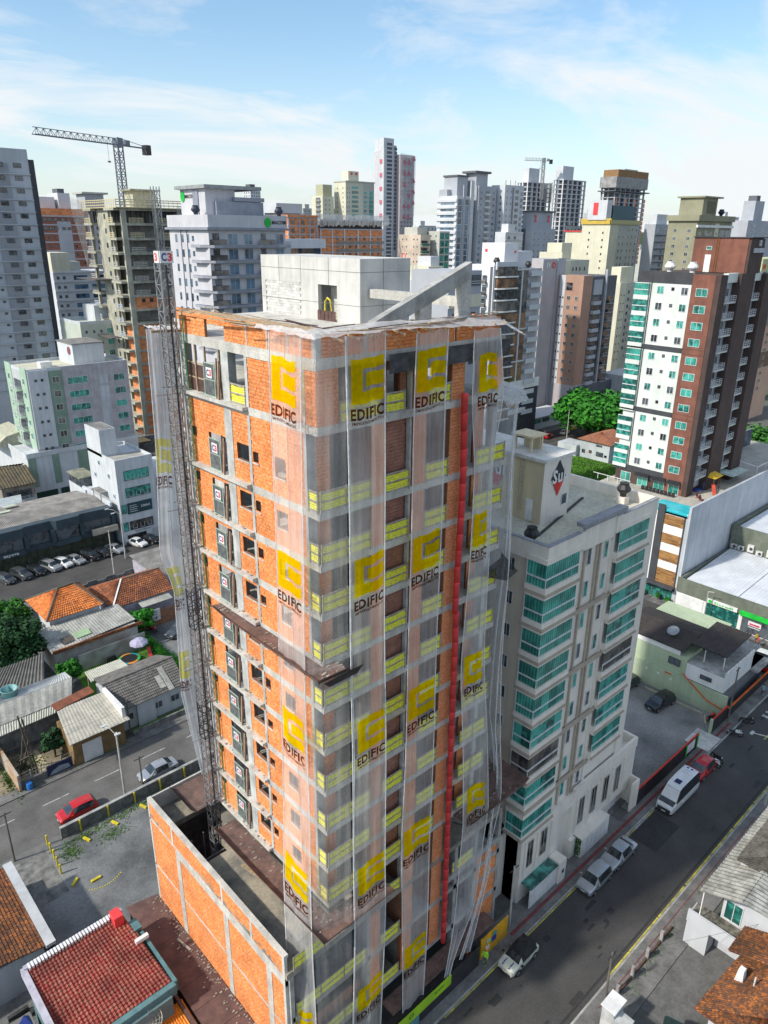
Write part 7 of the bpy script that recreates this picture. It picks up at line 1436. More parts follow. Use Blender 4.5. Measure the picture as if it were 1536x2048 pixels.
t = thing('brown_tiled_house', 'house with old brown clay tile roofs between the orange roof and the net curtain', 'house', (41, 102, 0)); mb = MB(); mb.box(37.6, 98.6, 0, 46.5, 107, 4.2); part('wall', mb, M('lilac_wall', (0.45, 0.42, 0.50)), t)
tile_roof(t, 'tiled_roof', [(36.6, 98.4, 4.2), (46.6, 98.4, 4.2), (46.6, 103, 6.2), (40.2, 103, 6.2)], terd, 26, 12, ridge=darkt); tile_roof(t, 'tiled_roof', [(46.6, 107.6, 4.2), (36.2, 107.6, 4.2), (40.2, 103, 6.2), (46.6, 103, 6.2)], terd, 26, 12); tile_roof(t, 'tiled_roof', [(36.2, 107.6, 4.2), (36.6, 98.4, 4.2), (40.2, 103, 6.2), (40.2, 103.01, 6.2)], terd, 20, 12)
mb = MB(); mb.beam((36.6, 98.4, 4.35), (40.2, 103, 6.35), .22, .1); part('white_ridge', mb, whitep, t); mb = MB(); mb.hull([(40.5, 96.9, 3.6), (45.5, 96.9, 3.6), (45.5, 98.5, 3.9), (40.5, 98.5, 3.9)], [(40.5, 96.9, 3.65), (45.5, 96.9, 3.65), (45.5, 98.5, 3.95), (40.5, 98.5, 3.95)]); part('porch_roof', mb, fibre_l, t)
t = thing('grey_street_shed', 'long shed with a dark grey sheet roof along the upper street', 'shed', (50, 106, 0)); mb = MB(); mb.box(46.9, 98, 0, 54, 114, 3.8); part('wall', mb, MATS['lilac_wall'], t); slope_roof(t, 'fibre_cement_roof', [(46.6, 97.6, 3.9), (54.3, 97.6, 3.9), (54.3, 114.4, 4.6), (46.6, 114.4, 4.6)], fibre, 40, .05)
t = thing('street_wall', 'weathered grey boundary wall with capped piers along the upper street', 'wall', (42, 114, 0))
for k in range(11): mb = MB(); mb.box(34+k*1.6, 113.9, 0, 35.55+k*1.6, 114.1, 1.9+(.3 if k % 2 else 0)); part('wall_bay', mb, conc_d, t)
t = thing('brick_yard_wall', 'red brick yard wall carrying the white MOTOS signboard', 'wall', (42, 96.7, 0)); mb = MB(); mb.box(38.4, 96.6, 0, 46, 96.8, 2.4); part('wall_face', mb, M('yard_brick', (0.40, 0.17, 0.08), (0.22, 0.13, 0.09), 1.2, fine=3), t)
t = thing('motos_signboard', 'white signboard reading MOTOS on the brick yard wall', 'sign', (41.2, 96.5, 0)); mb = MB(); mb.box(39.7, 96.4, 1.0, 43.0, 96.46, 2.9); mb.mat(1); letters(mb, 'MOTOS', (40.0, 96.38, 1.2), FX, UP, 2.5, .5, .04); mb.box(40.2, 96.385, 2.0, 42.4, 96.39, 2.1); mb.box(40.0, 96.385, 2.35, 42.6, 96.39, 2.45); mb.box(40.5, 96.385, 2.6, 42.3, 96.39, 2.7); part('board', mb, [whitep, blackp], t)
# --- grey tiled cottage by the road
t = thing('grey_roofed_cottage', 'low white cottage with a dark grey shingle roof by the side road', 'house', (31, 79, 0)); mb = MB(); mb.box(27.3, 75.4, 0, 35.3, 82.6, 3.3); mb.box(29.2, 75.0, 0, 31.5, 75.39, 3.2); part('wall', mb, coolw, t)
shing = M('grey_shingle', (0.20, 0.19, 0.175), (0.11, 0.105, 0.10), 1.1, .92, fine=6)
tile_roof(t, 'shingle_roof', [(26.6, 74.6, 3.4), (35.8, 74.9, 3.4), (36, 78.6, 5.4), (26.6, 78.4, 5.4)], shing, 36, 11, .03, ridge=shing); tile_roof(t, 'shingle_roof', [(35.9, 83.2, 3.6), (27.3, 83.2, 3.6), (26.6, 78.4, 5.4), (36, 78.6, 5.4)], shing, 36, 14, .03)
mb = MB(); [mb.hull([(33.4+a, 76.2+b_, 4.25+b_*.52), (34.1+a, 76.2+b_, 4.25+b_*.52), (34.1+a, 77.9+b_, 5.13+b_*.52), (33.4+a, 77.9+b_, 5.13+b_*.52)], [(33.4+a, 76.2+b_, 4.3+b_*.52), (34.1+a, 76.2+b_, 4.3+b_*.52), (34.1+a, 77.9+b_, 5.18+b_*.52), (33.4+a, 77.9+b_, 5.18+b_*.52)]) for a, b_ in ((0, 0), (.0, -1.5), (-.8, -.9))]; part('roof_patch', mb, fibre_l, t)
for x in (28.2, 32.0, 34.3): inst('window', wmesh(1.2, 1.0, gl_dark, white_f, 3), t, (x, 75.37, 1.7), 0)
t = thing('lean_to', 'pale corrugated lean-to roof on the garden side of the grey cottage', 'shed', (29, 84.5, 0)); slope_roof(t, 'corrugated_sheet', [(27.0, 83.3, 3.3), (32.2, 83.3, 3.3), (32.2, 86.5, 3.0), (27.4, 86.5, 3.0)], M('cream_sheet', (0.50, 0.50, 0.42), (0.38, 0.38, 0.33), 1), 40, .06); mb = MB(); [mb.box(x, 86.2, 0, x+.12, 86.35, 3.0) for x in (27.6, 29.8, 31.9)]; part('post', mb, wood_g, t)
t = thing('low_street_wall', 'low mossy concrete wall along the near pavement of the grey cottage', 'wall', (33, 73.5, 0)); mb = MB(); mb.box(27.8, 73.45, 0, 45, 73.7, .8); part('wall_face', mb, conc_d, t); mb = MB(); mb.add([(28, 73.75, .03), (45, 73.75, .03), (45, 75.0, .03), (28, 75.0, .03)], [(0, 1, 2, 3)]); solo('grass_strip', mb, grass, kind='structure')
# --- workshop and sheds on the corner
t = thing('flat_roofed_workshop', 'low workshop with pale flat sheet roof, brown front and white door', 'building', (23.7, 74.3, 0)); mb = MB(); mb.box(20.6, 73.0, 0, 26.6, 77.6, 3.6); part('wall', mb, M('ochre_wall', (0.26, 0.17, 0.07), (0.17, 0.11, 0.05), 1), t)
slope_roof(t, 'sheet_roof', [(20.0, 71.9, 3.9), (27.0, 71.9, 3.9), (26.6, 77.8, 4.9), (20.9, 77.8, 4.9)], M('beige_sheet_roof', (0.50, 0.47, 0.39), (0.36, 0.345, 0.30), .8, fine=5), 34, .03); mb = MB(); mb.box(21.6, 72.9, 0, 23.8, 72.98, 2.6); part('door', mb, whitep, t); mb = MB(); mb.box(26.4, 72.6, 3.9, 26.8, 78, 5.3); part('gable_coping', mb, whitep, t)
mb = MB(); mb.hull([(20.8, 77.6, 4.9), (25.6, 78.4, 4.9), (25.4, 79.4, 5.3), (20.6, 78.6, 5.3)], [(20.8, 77.6, 5.0), (25.6, 78.4, 5.0), (25.4, 79.4, 5.4), (20.6, 78.6, 5.4)]); part('rust_sheet', mb, M('rust_sheet', (0.30, 0.10, 0.05), (0.18, 0.07, 0.04), 1.5), t)
t = thing('long_grey_shed', 'long shed with grey and corrugated sheet roofs carrying a blue water tank', 'shed', (18, 81, 0)); mb = MB(); mb.box(8, 80, 0, 24.2, 86, 3.6); part('wall', mb, conc_d, t)
slope_roof(t, 'corrugated_roof', [(6, 78.6, 3.7), (21.2, 79.2, 3.7), (21.8, 80.4, 4.2), (6, 80.1, 4.2)], M('cream_sheet', (0.5, 0.5, 0.42)), 110, .08); slope_roof(t, 'sheet_roof', [(6, 80.1, 4.25), (23.5, 80.2, 4.25), (24.6, 82.6, 5.4), (6, 82.6, 5.4)], fibre_l, 40, .04); slope_roof(t, 'corrugated_roof', [(6, 82.6, 5.4), (24.6, 82.6, 5.4), (24.6, 85, 5.0), (16, 85, 5.0)], M('silver_sheet', (0.48, 0.50, 0.50), (0.36, 0.38, 0.38), .8, .6), 110, .07); slope_roof(t, 'corrugated_roof', [(8, 85, 4.6), (22, 85, 4.6), (24, 90.5, 5.4), (14, 90.5, 5.4)], M('dark_corrugated', (0.16, 0.155, 0.14), (0.10, 0.095, 0.085), .8), 60, .13)
t = thing('water_tank', 'round teal water tank on the long grey shed roof', 'water tank', (17.8, 84, 5)); mb = MB(); mb.lathe([(.85, 5.0), (.95, 6.1), (1.0, 6.15), (.9, 6.15), (.82, 5.3)], 17.8, 84, 18); mb.sm = True; part('tank', mb, M('teal_plastic', (0.10, 0.30, 0.32), (0.2, 0.36, 0.36), 1, .5), t)
mb = MB(); mb.box(8, 73.7, 0, 26, 80, .015); solo('yard_ground', mb, M('sandy_yard', (0.30, 0.25, 0.16), (0.14, 0.13, 0.10), .5, fine=3), kind='structure')
mb = MB(); mb.add([(16.9, 74.6, .03), (18.3, 74.2, .03), (18.4, 79, .03), (16.2, 79.4, .03)], [(0, 1, 2, 3)]); solo('garden_path', mb, M('sand_path', (0.52, 0.45, 0.30)), kind='structure')
t = thing('yard_fence', 'low wall with wire fence and a blue photo banner along the side road', 'fence', (18, 73.4, 0)); mb = MB(); mb.box(14.8, 73.3, 0, 20.4, 73.5, .9); part('base_wall', mb, conc_d, t); mb = MB(); mb.box(17.6, 73.15, .2, 20.3, 73.25, 1.5); mb.mat(1); mb.add([(17.8, 73.14, .25), (20.1, 73.14, .3), (19.9, 73.14, .85), (18.9, 73.14, 1.05), (18.0, 73.14, .6)], [(0, 1, 2, 3, 4)]); part('banner', mb, [M('navy_photo', (0.02, 0.025, 0.07)), M('pale_hand', (0.3, 0.36, 0.42))], t)
mb = MB()
for k in range(6): mb.beam((14.9+k*1.1, 73.4, 0), (14.9+k*1.1, 73.4, 2.0), .09)
for z in (1.1, 1.5, 1.9): mb.beam((14.8, 73.4, z), (20.4, 73.4, z), .025)
part('fence_post', mb, wood_g, t)
t = thing('peeling_side_wall', 'tall narrow side wall with peeling orange paint at the corner of the yard', 'wall', (14.8, 77, 0)); mb = MB(); mb.box(14.5, 72.9, 0, 14.75, 80, 2.2); part('wall_face', mb, M('peeling_wall', (0.42, 0.38, 0.32), (0.40, 0.20, 0.08), .8), t)
t = thing('timber_gantry', 'leaning frame of tall dark timber poles in the sandy yard', 'frame', (16.4, 75, 0)); mb = MB()
for a, b_ in (((16.6, 74.2, 0), (16.5, 76.5, 7)), ((17.0, 74.6, 0), (16.9, 76.6, 6.4)), ((15.4, 75.5, 0), (16.7, 76.2, 5)), ((15.6, 75.5, 2), (17, 75.2, 2.4)), ((16.0, 76.5, 0), (16.9, 75.6, 4))): mb.beam(a, b_, .16)
part('pole', mb, M('dark_timber', (0.10, 0.08, 0.06), None, 3), t)
t = thing('blue_barrel', 'bright blue barrel by the corner of the yard wall', 'barrel', (15.6, 73.2, 0)); mb = MB(); mb.lathe([(.3, 0), (.34, .3), (.34, .6), (.3, .9)], 15.5, 72.7, 12); part('drum', mb, M('blue_plastic', (0.03, 0.20, 0.60), None, 2, .4), t)
# --- garden things
t = thing('trampoline', 'round children trampoline with a coloured rim on the lawn', 'trampoline', (34.6, 89.4, 0)); mb = MB(); n = 24
for k in range(n):
    a0, a1 = 2*math.pi*k/n, 2*math.pi*(k+1)/n; mb.mat((k//4) % 3); mb.add([(34.6+1.15*math.cos(a0), 89.4+1.15*math.sin(a0), .75), (34.6+1.5*math.cos(a0), 89.4+1.5*math.sin(a0), .7), (34.6+1.5*math.cos(a1), 89.4+1.5*math.sin(a1), .7), (34.6+1.15*math.cos(a1), 89.4+1.15*math.sin(a1), .75)], [(0, 1, 2, 3)])
part('rim', mb, [M('rim_teal', (0.02, 0.30, 0.36)), M('rim_orange', (0.7, 0.25, 0.03)), M('rim_green', (0.05, 0.4, 0.08))], t); mb = MB(); mb.lathe([(1.14, .70), (1.14, .72)], 34.6, 89.4, 24); part('mat', mb, blackp, t)
mb = MB(); [mb.tube([(34.6+1.3*math.cos(a), 89.4+1.3*math.sin(a), 0), (34.6+1.35*math.cos(a), 89.4+1.35*math.sin(a), .7)], .04, 6) for a in (0, 1.57, 3.14, 4.71)]; part('leg_frame', mb, steel, t)
t = thing('garden_parasol', 'pale lilac garden parasol beside the trampoline', 'umbrella', (36.6, 90.3, 0)); mb = MB(); mb.lathe([(1.35, 2.0), (1.2, 2.25), (.7, 2.6), (.05, 2.8)], 36.6, 90.3, 8); part('canopy', mb, M('lilac_canvas', (0.46, 0.44, 0.60)), t); mb = MB(); mb.tube([(36.6, 90.3, 0), (36.6, 90.3, 2.7)], .04, 6); part('pole', mb, steel, t)
t = thing('red_play_slide', 'small red plastic slide behind the trampoline', 'slide', (37.6, 89.2, 0)); mb = MB(); mb.beam((37.4, 88.6, .1), (37.6, 89.6, 1.3), .5, .1); part('chute', mb, redp, t); mb = MB(); mb.beam((37.7, 89.9, 0), (37.65, 89.6, 1.3), .4, .08); part('ladder', mb, redp, t)
t = thing('covered_motorcycle', 'dark motorcycle under branches by the white garden wall', 'motorcycle', (32.7, 91, 0)); mb = MB(); mb.hull([(31.8, 90.9, .1), (33.6, 90.9, .1), (33.6, 91.4, .1), (31.8, 91.4, .1)], [(32.1, 91.0, 1.0), (33.3, 91.0, 1.1), (33.3, 91.3, 1.1), (32.1, 91.3, 1.0)]); part('cover', mb, blackp, t)
# --- parking lot in the left foreground
t = thing('parking_lot_wall', 'grey concrete wall with yellow posts between the side road and the gravel lot', 'wall', (25, 63.6, 0))
mb = MB(); mb.box(15.4, 63.3, 0, 46, 63.55, 1.3); part('wall_face', mb, conc_d, t); mb = MB(); mb.box(15.4, 63.25, 1.3, 46, 63.6, 1.38); part('coping', mb, conc, t)
for k in range(6): x = 17.2+k*2.9; mb = MB(); mb.box(x, 63.1, 0, x+.14, 63.24, 1.35); part('yellow_post', mb, yelp, t)
me = MB().lathe([(.09, 0), (.09, 1.15), (.0, 1.17)], 0, 0, 8).mesh('bollard', yelp)
for i, (x, y) in enumerate(((14.1, 63.6), (14.0, 62.4), (13.95, 61.3), (13.85, 60.2), (13.75, 59.1))):
    o = bpy.data.objects.new('bollard', me); COL.objects.link(o); o.location = (x, y, 0); setp(o, 'yellow steel bollard beside the concrete path, '+['nearest the side road', 'second from the side road', 'middle one of five', 'fourth from the side road', 'farthest from the side road'][i], 'bollard', 'yellow bollards along the concrete path')
ws = MB().box(-.45, -.12, 0, .45, .12, .18).mesh('wheel_stop', yelp)
for i, (x, y, a, lb) in enumerate(((14.3, 57.2, 40, 'at the foot of the bollard row'), (15.9, 56.2, 0, 'farthest into the gravel lot'), (17.2, 61.6, 110, 'leftmost along the lot wall'), (20.2, 61.8, 110, 'second from left along the lot wall'), (23.4, 62.0, 110, 'third from left along the lot wall'), (27.0, 62.1, 110, 'rightmost along the lot wall'))):
    o = bpy.data.objects.new('wheel_stop', ws); COL.objects.link(o); o.location = (x, y, .008); o.rotation_euler = (0, 0, rad(a)); setp(o, 'yellow parking wheel stop '+lb, 'wheel stop', 'yellow wheel stops in the gravel lot')
mb = MB()
for k in range(15): a = k/14; mb.box(14.9+a*3.0, 55.4+math.sin(a*3.1)*-.5-.0, .008, 15.0+a*3.0, 55.5+math.sin(a*3.1)*-.5, .05)
solo('cat_eye_row', mb, yelp, 'curved row of small yellow reflector studs on the gravel lot', 'studs')
# weeds
def tuft(name, label, area, n, m, h=(.05, .3), kind='stuff'):
    mb = MB(); rr = random.Random(n)
    for i in range(n):
        x, y = area(rr); s = rr.uniform(.05, .16); hh = rr.uniform(*h); a = rr.random()*3.14; dx, dy = math.cos(a)*s, math.sin(a)*s
        mb.add([(x-dx, y-dy, .01), (x+dx, y+dy, .01), (x+dx*1.2+rr.uniform(-.1, .1), y+dy*1.2, hh), (x-dx, y-dy+rr.uniform(-.1, .1), hh*.8)], [(0, 1, 2, 3)])
    return solo(name, mb, m, label, 'weeds', kind=kind)
weed = M('weed_green', (0.09, 0.20, 0.03), (0.05, 0.10, 0.02), 2, .9)
def clump(cs):
    return lambda r: (lambda c: (r.gauss(c[0], c[2]), r.gauss(c[1], c[3])))(r.choice(cs))
tuft('weeds', 'green weeds growing along the inner side of the concrete lot wall', clump([(17.5, 62.3, 1.6, .35), (21.5, 62.5, 1.8, .3), (25, 62.6, 1.5, .2), (15.5, 61, .5, .6), (19.5, 60.6, .8, .5)]), 1500, weed, (.02, .08))
tuft('weeds', 'green weeds along the verge of the yards on the side road', clump([(15.5, 72.9, .8, .2), (24, 72.8, 3, .12), (14.2, 76, .3, 2), (17, 77, .7, 1.2)]), 1500, weed, (.03, .2))
tuft('weeds', 'sparse weeds beside the low fence at the right foreground', clump([(44, 16.6, 1.2, .3), (47.5, 16.9, .7, .2), (50.5, 17, .6, .2), (58, 17.2, 3, .15)]), 700, weed, (.03, .2))
# brown flat roof beside the podium, red roofed building, orange canopy, tiled roof
t = thing('brown_flat_roof_building', 'building with a long brown debris strewn flat roof beside the orange brick podium wall', 'building', (16.6, 40, 0)); mb = MB(); mb.add([(15.4, 24, 0), (18.05, 24, 0), (18.05, 47, 0), (15.4, 47, 0), (15.0, 24, 3.95), (18.05, 24, 3.95), (18.05, 47, 3.95), (15.6, 47.6, 3.95)], [(4, 5, 6, 7), (0, 1, 5, 4), (2, 3, 7, 6), (3, 0, 4, 7)]); part('wall', mb, M('brown_wall', (0.12, 0.07, 0.06)), t)
mb = MB(); mb.slab([(14.95, 24), (18.05, 24), (18.05, 47.3), (15.5, 47.8)], 3.95, 4.05); part('flat_roof', mb, M('brown_roof_board', (0.15, 0.085, 0.075), (0.095, 0.055, 0.05), 1.0, .9, fine=8, bump=.3), t)
for i in range(10): mb = MB(); y = 25+i*2.2; mb.box(15.2, y, 4.05, 18.0, y+.03, 4.06); part('roof_joint', mb, blackp, t)
mb = MB()
for k in range(260):
    x = 18.0-abs(R_.gauss(0, .5)); y = R_.uniform(26, 47); s = R_.uniform(.03, .12)
    if x > 15.4: mb.box(x, y, 4.05, x+s*1.5, y+s, 4.05+s*.5, skip='b')
part('rubble', mb, debris, t, kind='stuff'); mb = MB(); mb.box(14.7, 24, 3.4, 14.93, 47.5, 4.2); part('parapet', mb, M('brown_wall', (0.12, 0.07, 0.06)), t)
for a, b_ in (((17.2, 42.2, 4.1), (17.5, 40.6, 4.1)), ((16.2, 33.5, 4.1), (16.3, 31.8, 4.1)), ((16.8, 29, 4.1), (17.4, 28.2, 4.1))): mb = MB(); mb.beam(a, b_, .18, .05); part('loose_plank', mb, wood_g, t)
t = thing('red_roofed_building', 'building with a ribbed dark red tile roof and pale capping in the left foreground', 'building', (10.6, 41.5, 0)); mb = MB(); mb.box(7.0, 37.0, 0, 14.2, 45.3, 5.6); part('wall', mb, M('teal_grey_wall', (0.13, 0.22, 0.24), None, .6), t)
tile_roof(t, 'tiled_roof', [(7.1, 37.8, 6.0), (14.6, 37.8, 6.0), (14.2, 45.2, 6.6), (7.1, 45.2, 6.6)], redt, 27, 24, .09)
mb = MB(); mb.box(6.9, 45.2, 6.3, 14.3, 45.55, 6.85); mb.box(6.7, 36.5, 6.0, 7.08, 45.5, 6.75); part('capping', mb, M('pale_violet_capping', (0.46, 0.46, 0.54)), t); mb = MB()
for k in range(30): mb.box(7.2+k*.235, 45.0, 6.68, 7.33+k*.235, 45.5, 6.93)
part('ridge_cap', mb, whitep, t); mb = MB(); mb.box(6.7, 37.3, 5.2, 14.7, 37.75, 6.1); mb.box(14.65, 37.5, 5.2, 14.9, 43.0, 6.2); part('gutter', mb, M('teal_gutter', (0.10, 0.22, 0.24)), t); mb = MB(); mb.box(13.3, 44.2, 6.5, 14.0, 45.2, 7.5); part('chimney', mb, redp, t); mb = MB(); mb.box(14.05, 43.1, 6.3, 14.9, 44.2, 6.5); part('valley_flashing', mb, MATS['teal_gutter'], t); mb = MB(); mb.box(13.9, 41.9, 6.45, 14.9, 42.2, 6.75); part('white_cap', mb, whitep, t)
t = thing('orange_canopy', 'orange corrugated canopy below the red roof with a wire mesh dish over it', 'canopy', (13.6, 35, 0)); slope_roof(t, 'corrugated_sheet', [(9.5, 29.0, 3.6), (15.0, 29.0, 3.6), (15.1, 37.6, 3.9), (9.5, 37.6, 3.9)], M('orange_sheet', (0.80, 0.27, 0.02), (0.60, 0.19, 0.02), .8, .6), 62, .09)
mb = MB(); [mb.box(x, y, 0, x+.15, y+.15, 3.6) for x in (10, 14.7) for y in (29.5, 37)]; part('post', mb, steel, t)
t = thing('mesh_satellite_dish', 'large wire mesh satellite dish over the orange canopy', 'satellite dish', (12.2, 37.0, 3.9)); mb = MB(); n = 16
def dishp(r, a): return (12.3+r*math.cos(a)*.95, 36.9+r*math.sin(a)*.85, 4.9+.35*r*r+.45*r*math.sin(a))
for k in range(n): a = 2*math.pi*k/n; mb.tube([dishp(.05, a), dishp(.45, a), dishp(.95, a)], .012, 4)
for r in (.25, .5, .75, .95): mb.tube([dishp(r, 2*math.pi*k/24) for k in range(25)], .016 if r < .9 else .03, 4)
part('mesh_dish', mb, M('pale_mesh', (0.50, 0.50, 0.44)), t); mb = MB(); mb.tube([(12.3, 36.9, 3.9), (12.3, 36.9, 4.9)], .05, 6); mb.tube([(12.3, 36.9, 4.9), (12.4, 37.1, 5.9)], .02, 5); part('stand', mb, steel, t)
mb = MB(); pts_ = []
for i in range(7): a = i/6*2*math.pi; r = .75 if i % 2 else .4; pts_.append((5.9+r*math.cos(a), 42.8+r*math.sin(a)*.8))
t = thing('blue_parasol', 'folded blue parasol on the terrace left of the red roof', 'umbrella', (5.9, 42.8, 3)); mb.add([(5.9, 42.8, 5.6)]+[(x, y, 4.7) for x, y in pts_], [(0, i+1, i+2) for i in range(6)]+[(0, 7, 1)]); part('canopy', mb, bluep, t); part('pole', MB().tube([(5.9, 42.8, 3.0), (5.9, 42.8, 5.5)], .04, 6), steel, t)
t = thing('terrace_building', 'low building with a grey slatted terrace roof at the lower left corner', 'building', (4.5, 41, 0)); mb = MB(); mb.box(1.5, 35, 0, 6.6, 45, 3.0); part('wall', mb, fibre, t); mb = MB(); mb.box(1.5, 41.9, 3.0, 6.6, 42.1, 3.5); mb.box(4.2, 38, 3.0, 4.4, 42, 3.3); part('terrace_edge', mb, sage_l, t)
t = thing('brown_tiled_roof_building', 'building with mossy orange brown tile roof and wide pale gutter', 'building', (6, 54, 0)); mb = MB(); mb.box(-2, 49.4, 0, 9.2, 59, 3.6); part('wall', mb, lgrey, t); tile_roof(t, 'tiled_roof', [(9.2, 48.8, 3.9), (9.2, 59.2, 3.9), (2.0, 59.2, 5.2), (2.0, 48.8, 5.2)], terb, 40, 26, .05); mb = MB(); mb.box(9.25, 48.6, 3.8, 10.0, 59.3, 4.1); part('gutter', mb, lgrey, t)
t = thing('path_wall', 'low mossy wall beside the concrete path to the gravel lot', 'wall', (10.3, 55, 0)); mb = MB(); mb.box(10.3, 49, 0, 10.5, 60, 1.5); part('wall_face', mb, conc_d, t)
mb = MB(); [mb.box(x, y, .008, x+w, y+d, .3+h_) for x, y, w, d, h_ in ((4, 46.6, 2, .5, .3), (5.5, 47.5, 1.5, .3, .2), (3, 47.2, 1.0, .8, .5), (7, 46.9, 1.2, .4, .1))]; solo('scrap_heap', mb, dsteel, 'heap of dark scrap between the two tiled roofs', 'scrap', kind='stuff')
# --- right foreground
sheetw = M('ribbed_grey_tile', (0.40, 0.40, 0.37), (0.20, 0.20, 0.18), 1.2, .9, fine=4); sheetd = M('mossy_dark_tile', (0.15, 0.14, 0.12), (0.075, 0.07, 0.06), 1.6, .9, fine=4)
t = thing('white_two_storey_house', 'white two storey house with ribbed grey roofs in the right foreground', 'house', (56, 12, 0)); mb = MB(); mb.add([(52.2, 8, 0), (60, 8, 0), (60, 14.8, 0), (52.2, 13.9, 0), (52.2, 8, 6.8), (60, 8, 6.8), (60, 14.8, 6.8), (52.2, 13.9, 6.8)], [(4, 5, 6, 7), (0, 1, 5, 4), (1, 2, 6, 5), (2, 3, 7, 6), (3, 0, 4, 7)]); mb.box(50.6, 14.0, 0, 52.19, 15.9, 3.3); mb.box(50.4, 12.0, 2.7, 50.6, 15.9, 3.9); part('wall', mb, M('cool_white_house', (0.56, 0.58, 0.62), (0.50, 0.52, 0.56), .3, .8, streak=.1), t)
mb = MB(); mb.box(50.6, 12.0, 3.31, 52.19, 15.8, 3.35); part('balcony_floor', mb, M('mouldy_floor', (0.25, 0.23, 0.19), (0.06, 0.06, 0.05), 2, .9), t)
inst('window', wmesh(1.4, 2.0, gl_teal, white_f, 2), t, (52.17, 13.0, 4.6), rad(-90)); part('roof_post', MB().box(50.6, 15.0, 3.3, 50.68, 15.08, 6.8), whitep, t)
slope_roof(t, 'ribbed_roof', [(50.0, 15.2, 6.9), (66, 15.2, 6.9), (66, 12.0, 8.2), (50.0, 12.0, 8.2)], sheetw, 70, .09); slope_roof(t, 'ribbed_roof', [(66, 8.5, 6.9), (51.6, 8.0, 6.9), (50.0, 12.0, 8.2), (66, 12.0, 8.2)], sheetw, 70, .09)
tile_roof(t, 'upper_tiled_roof', [(54.2, 14.2, 8.0), (66, 14.2, 8.0), (66, 11.0, 9.4), (56.4, 11.0, 9.4)], sheetd, 30, 14, .09, ridge=sheetd); tile_roof(t, 'upper_tiled_roof', [(54.2, 8.5, 8.0), (54.2, 14.2, 8.0), (56.4, 11, 9.4), (56.4, 10.99, 9.4)], sheetd, 24, 12, .09); part('upper_wall', MB().box(54.5, 8.8, 6.8, 66, 13.9, 8.0), MATS['cool_white_house'], t)
t = thing('rust_tiled_house', 'house with a rusty orange and black weathered tile roof in the lower right corner', 'house', (47, 9.5, 0)); mb = MB(); mb.box(42.8, 4, 0, 52, 10.6, 3.6); part('wall', mb, lgrey, t); tile_roof(t, 'tiled_roof', [(42.4, 11.6, 4.0), (50.2, 11.0, 4.0), (50.2, 7.2, 5.5), (44.5, 7.2, 5.5)], terb, 34, 22, .06); tile_roof(t, 'tiled_roof', [(42.4, 3.5, 4.0), (42.4, 11.6, 4.0), (44.5, 7.2, 5.5), (44.5, 7.19, 5.5)], terb, 30, 14, .06); tile_roof(t, 'tiled_roof', [(48.4, 11.8, 4.6), (51.6, 11.8, 4.6), (51.8, 8.4, 5.9), (48.4, 8.4, 5.9)], terb, 14, 16, .06)
mb = MB(); mb.hull([(46.5, 10.5, 4.4), (47.2, 10.5, 4.4), (47.2, 9.9, 4.4), (46.5, 9.9, 4.4)], [(46.6, 10.4, 5.5), (47.1, 10.4, 5.5), (47.1, 10.0, 5.5), (46.6, 10.0, 5.5)]); part('chimney', mb, whitep, t); part('vent_pipe', MB().tube([(46.7, 9.2, 4.8), (46.7, 9.2, 5.7)], .06, 6), MATS['white_frame'], t)
mb = MB(); mb.add([(36, 14.6, 0), (42.2, 14.6, 0), (42.2, 10.8, 0), (36, 10.8, 0)], [(0, 1, 2, 3)]); 
ground('concrete_yard', [(42.6, 11.8, 52.2, 17.0)], .02, M('yard_concrete', (0.16, 0.16, 0.16), (0.11, 0.11, 0.11), .7, fine=4))
t = thing('low_yard_fence', 'low dark fence with short concrete posts between the pavement and the concrete yard', 'fence', (47, 17, 0)); mb = MB(); mb.box(40.5, 17.05, 0, 51, 17.2, .35); part('base', mb, M('rust_base', (0.12, 0.06, 0.045)), t)
for x in (41.8, 44.2, 46.6, 49.0): part('post', MB().box(x, 17.0, 0, x+.22, 17.25, 1.3), conc, t)
t = thing('corner_wall', 'white plastered wall corner with a square pier at the bottom of the picture', 'wall', (38.6, 16.4, 0)); mb = MB(); mb.box(38.4, 15.6, 0, 39.9, 16.6, 3.0); mb.box(36, 14.5, 0, 39.5, 15.59, 2.4); part('wall_face', mb, M('stained_white', (0.52, 0.53, 0.53), (0.34, 0.35, 0.35), 1), t); t2 = part('coping', MB().box(38.3, 15.5, 3.0, 40.0, 16.7, 3.1), whitep, t)
t = thing('teal_car_shelter', 'dark teal fabric shelter beside the rusty tile roof', 'shelter', (41, 12, 0)); mb = MB(); mb.hull([(39.6, 12.6, 2.3), (41.6, 13.2, 2.3), (42.1, 11.0, 2.3), (40, 10.6, 2.3)], [(39.9, 12.4, 2.8), (41.4, 12.9, 2.8), (41.9, 11.2, 2.8), (40.2, 10.8, 2.8)]); part('canopy', mb, M('dark_teal_cloth', (0.01, 0.035, 0.035)), t); part('post', MB().box(40.5, 11.5, 0, 40.65, 11.65, 2.3), steel, t)
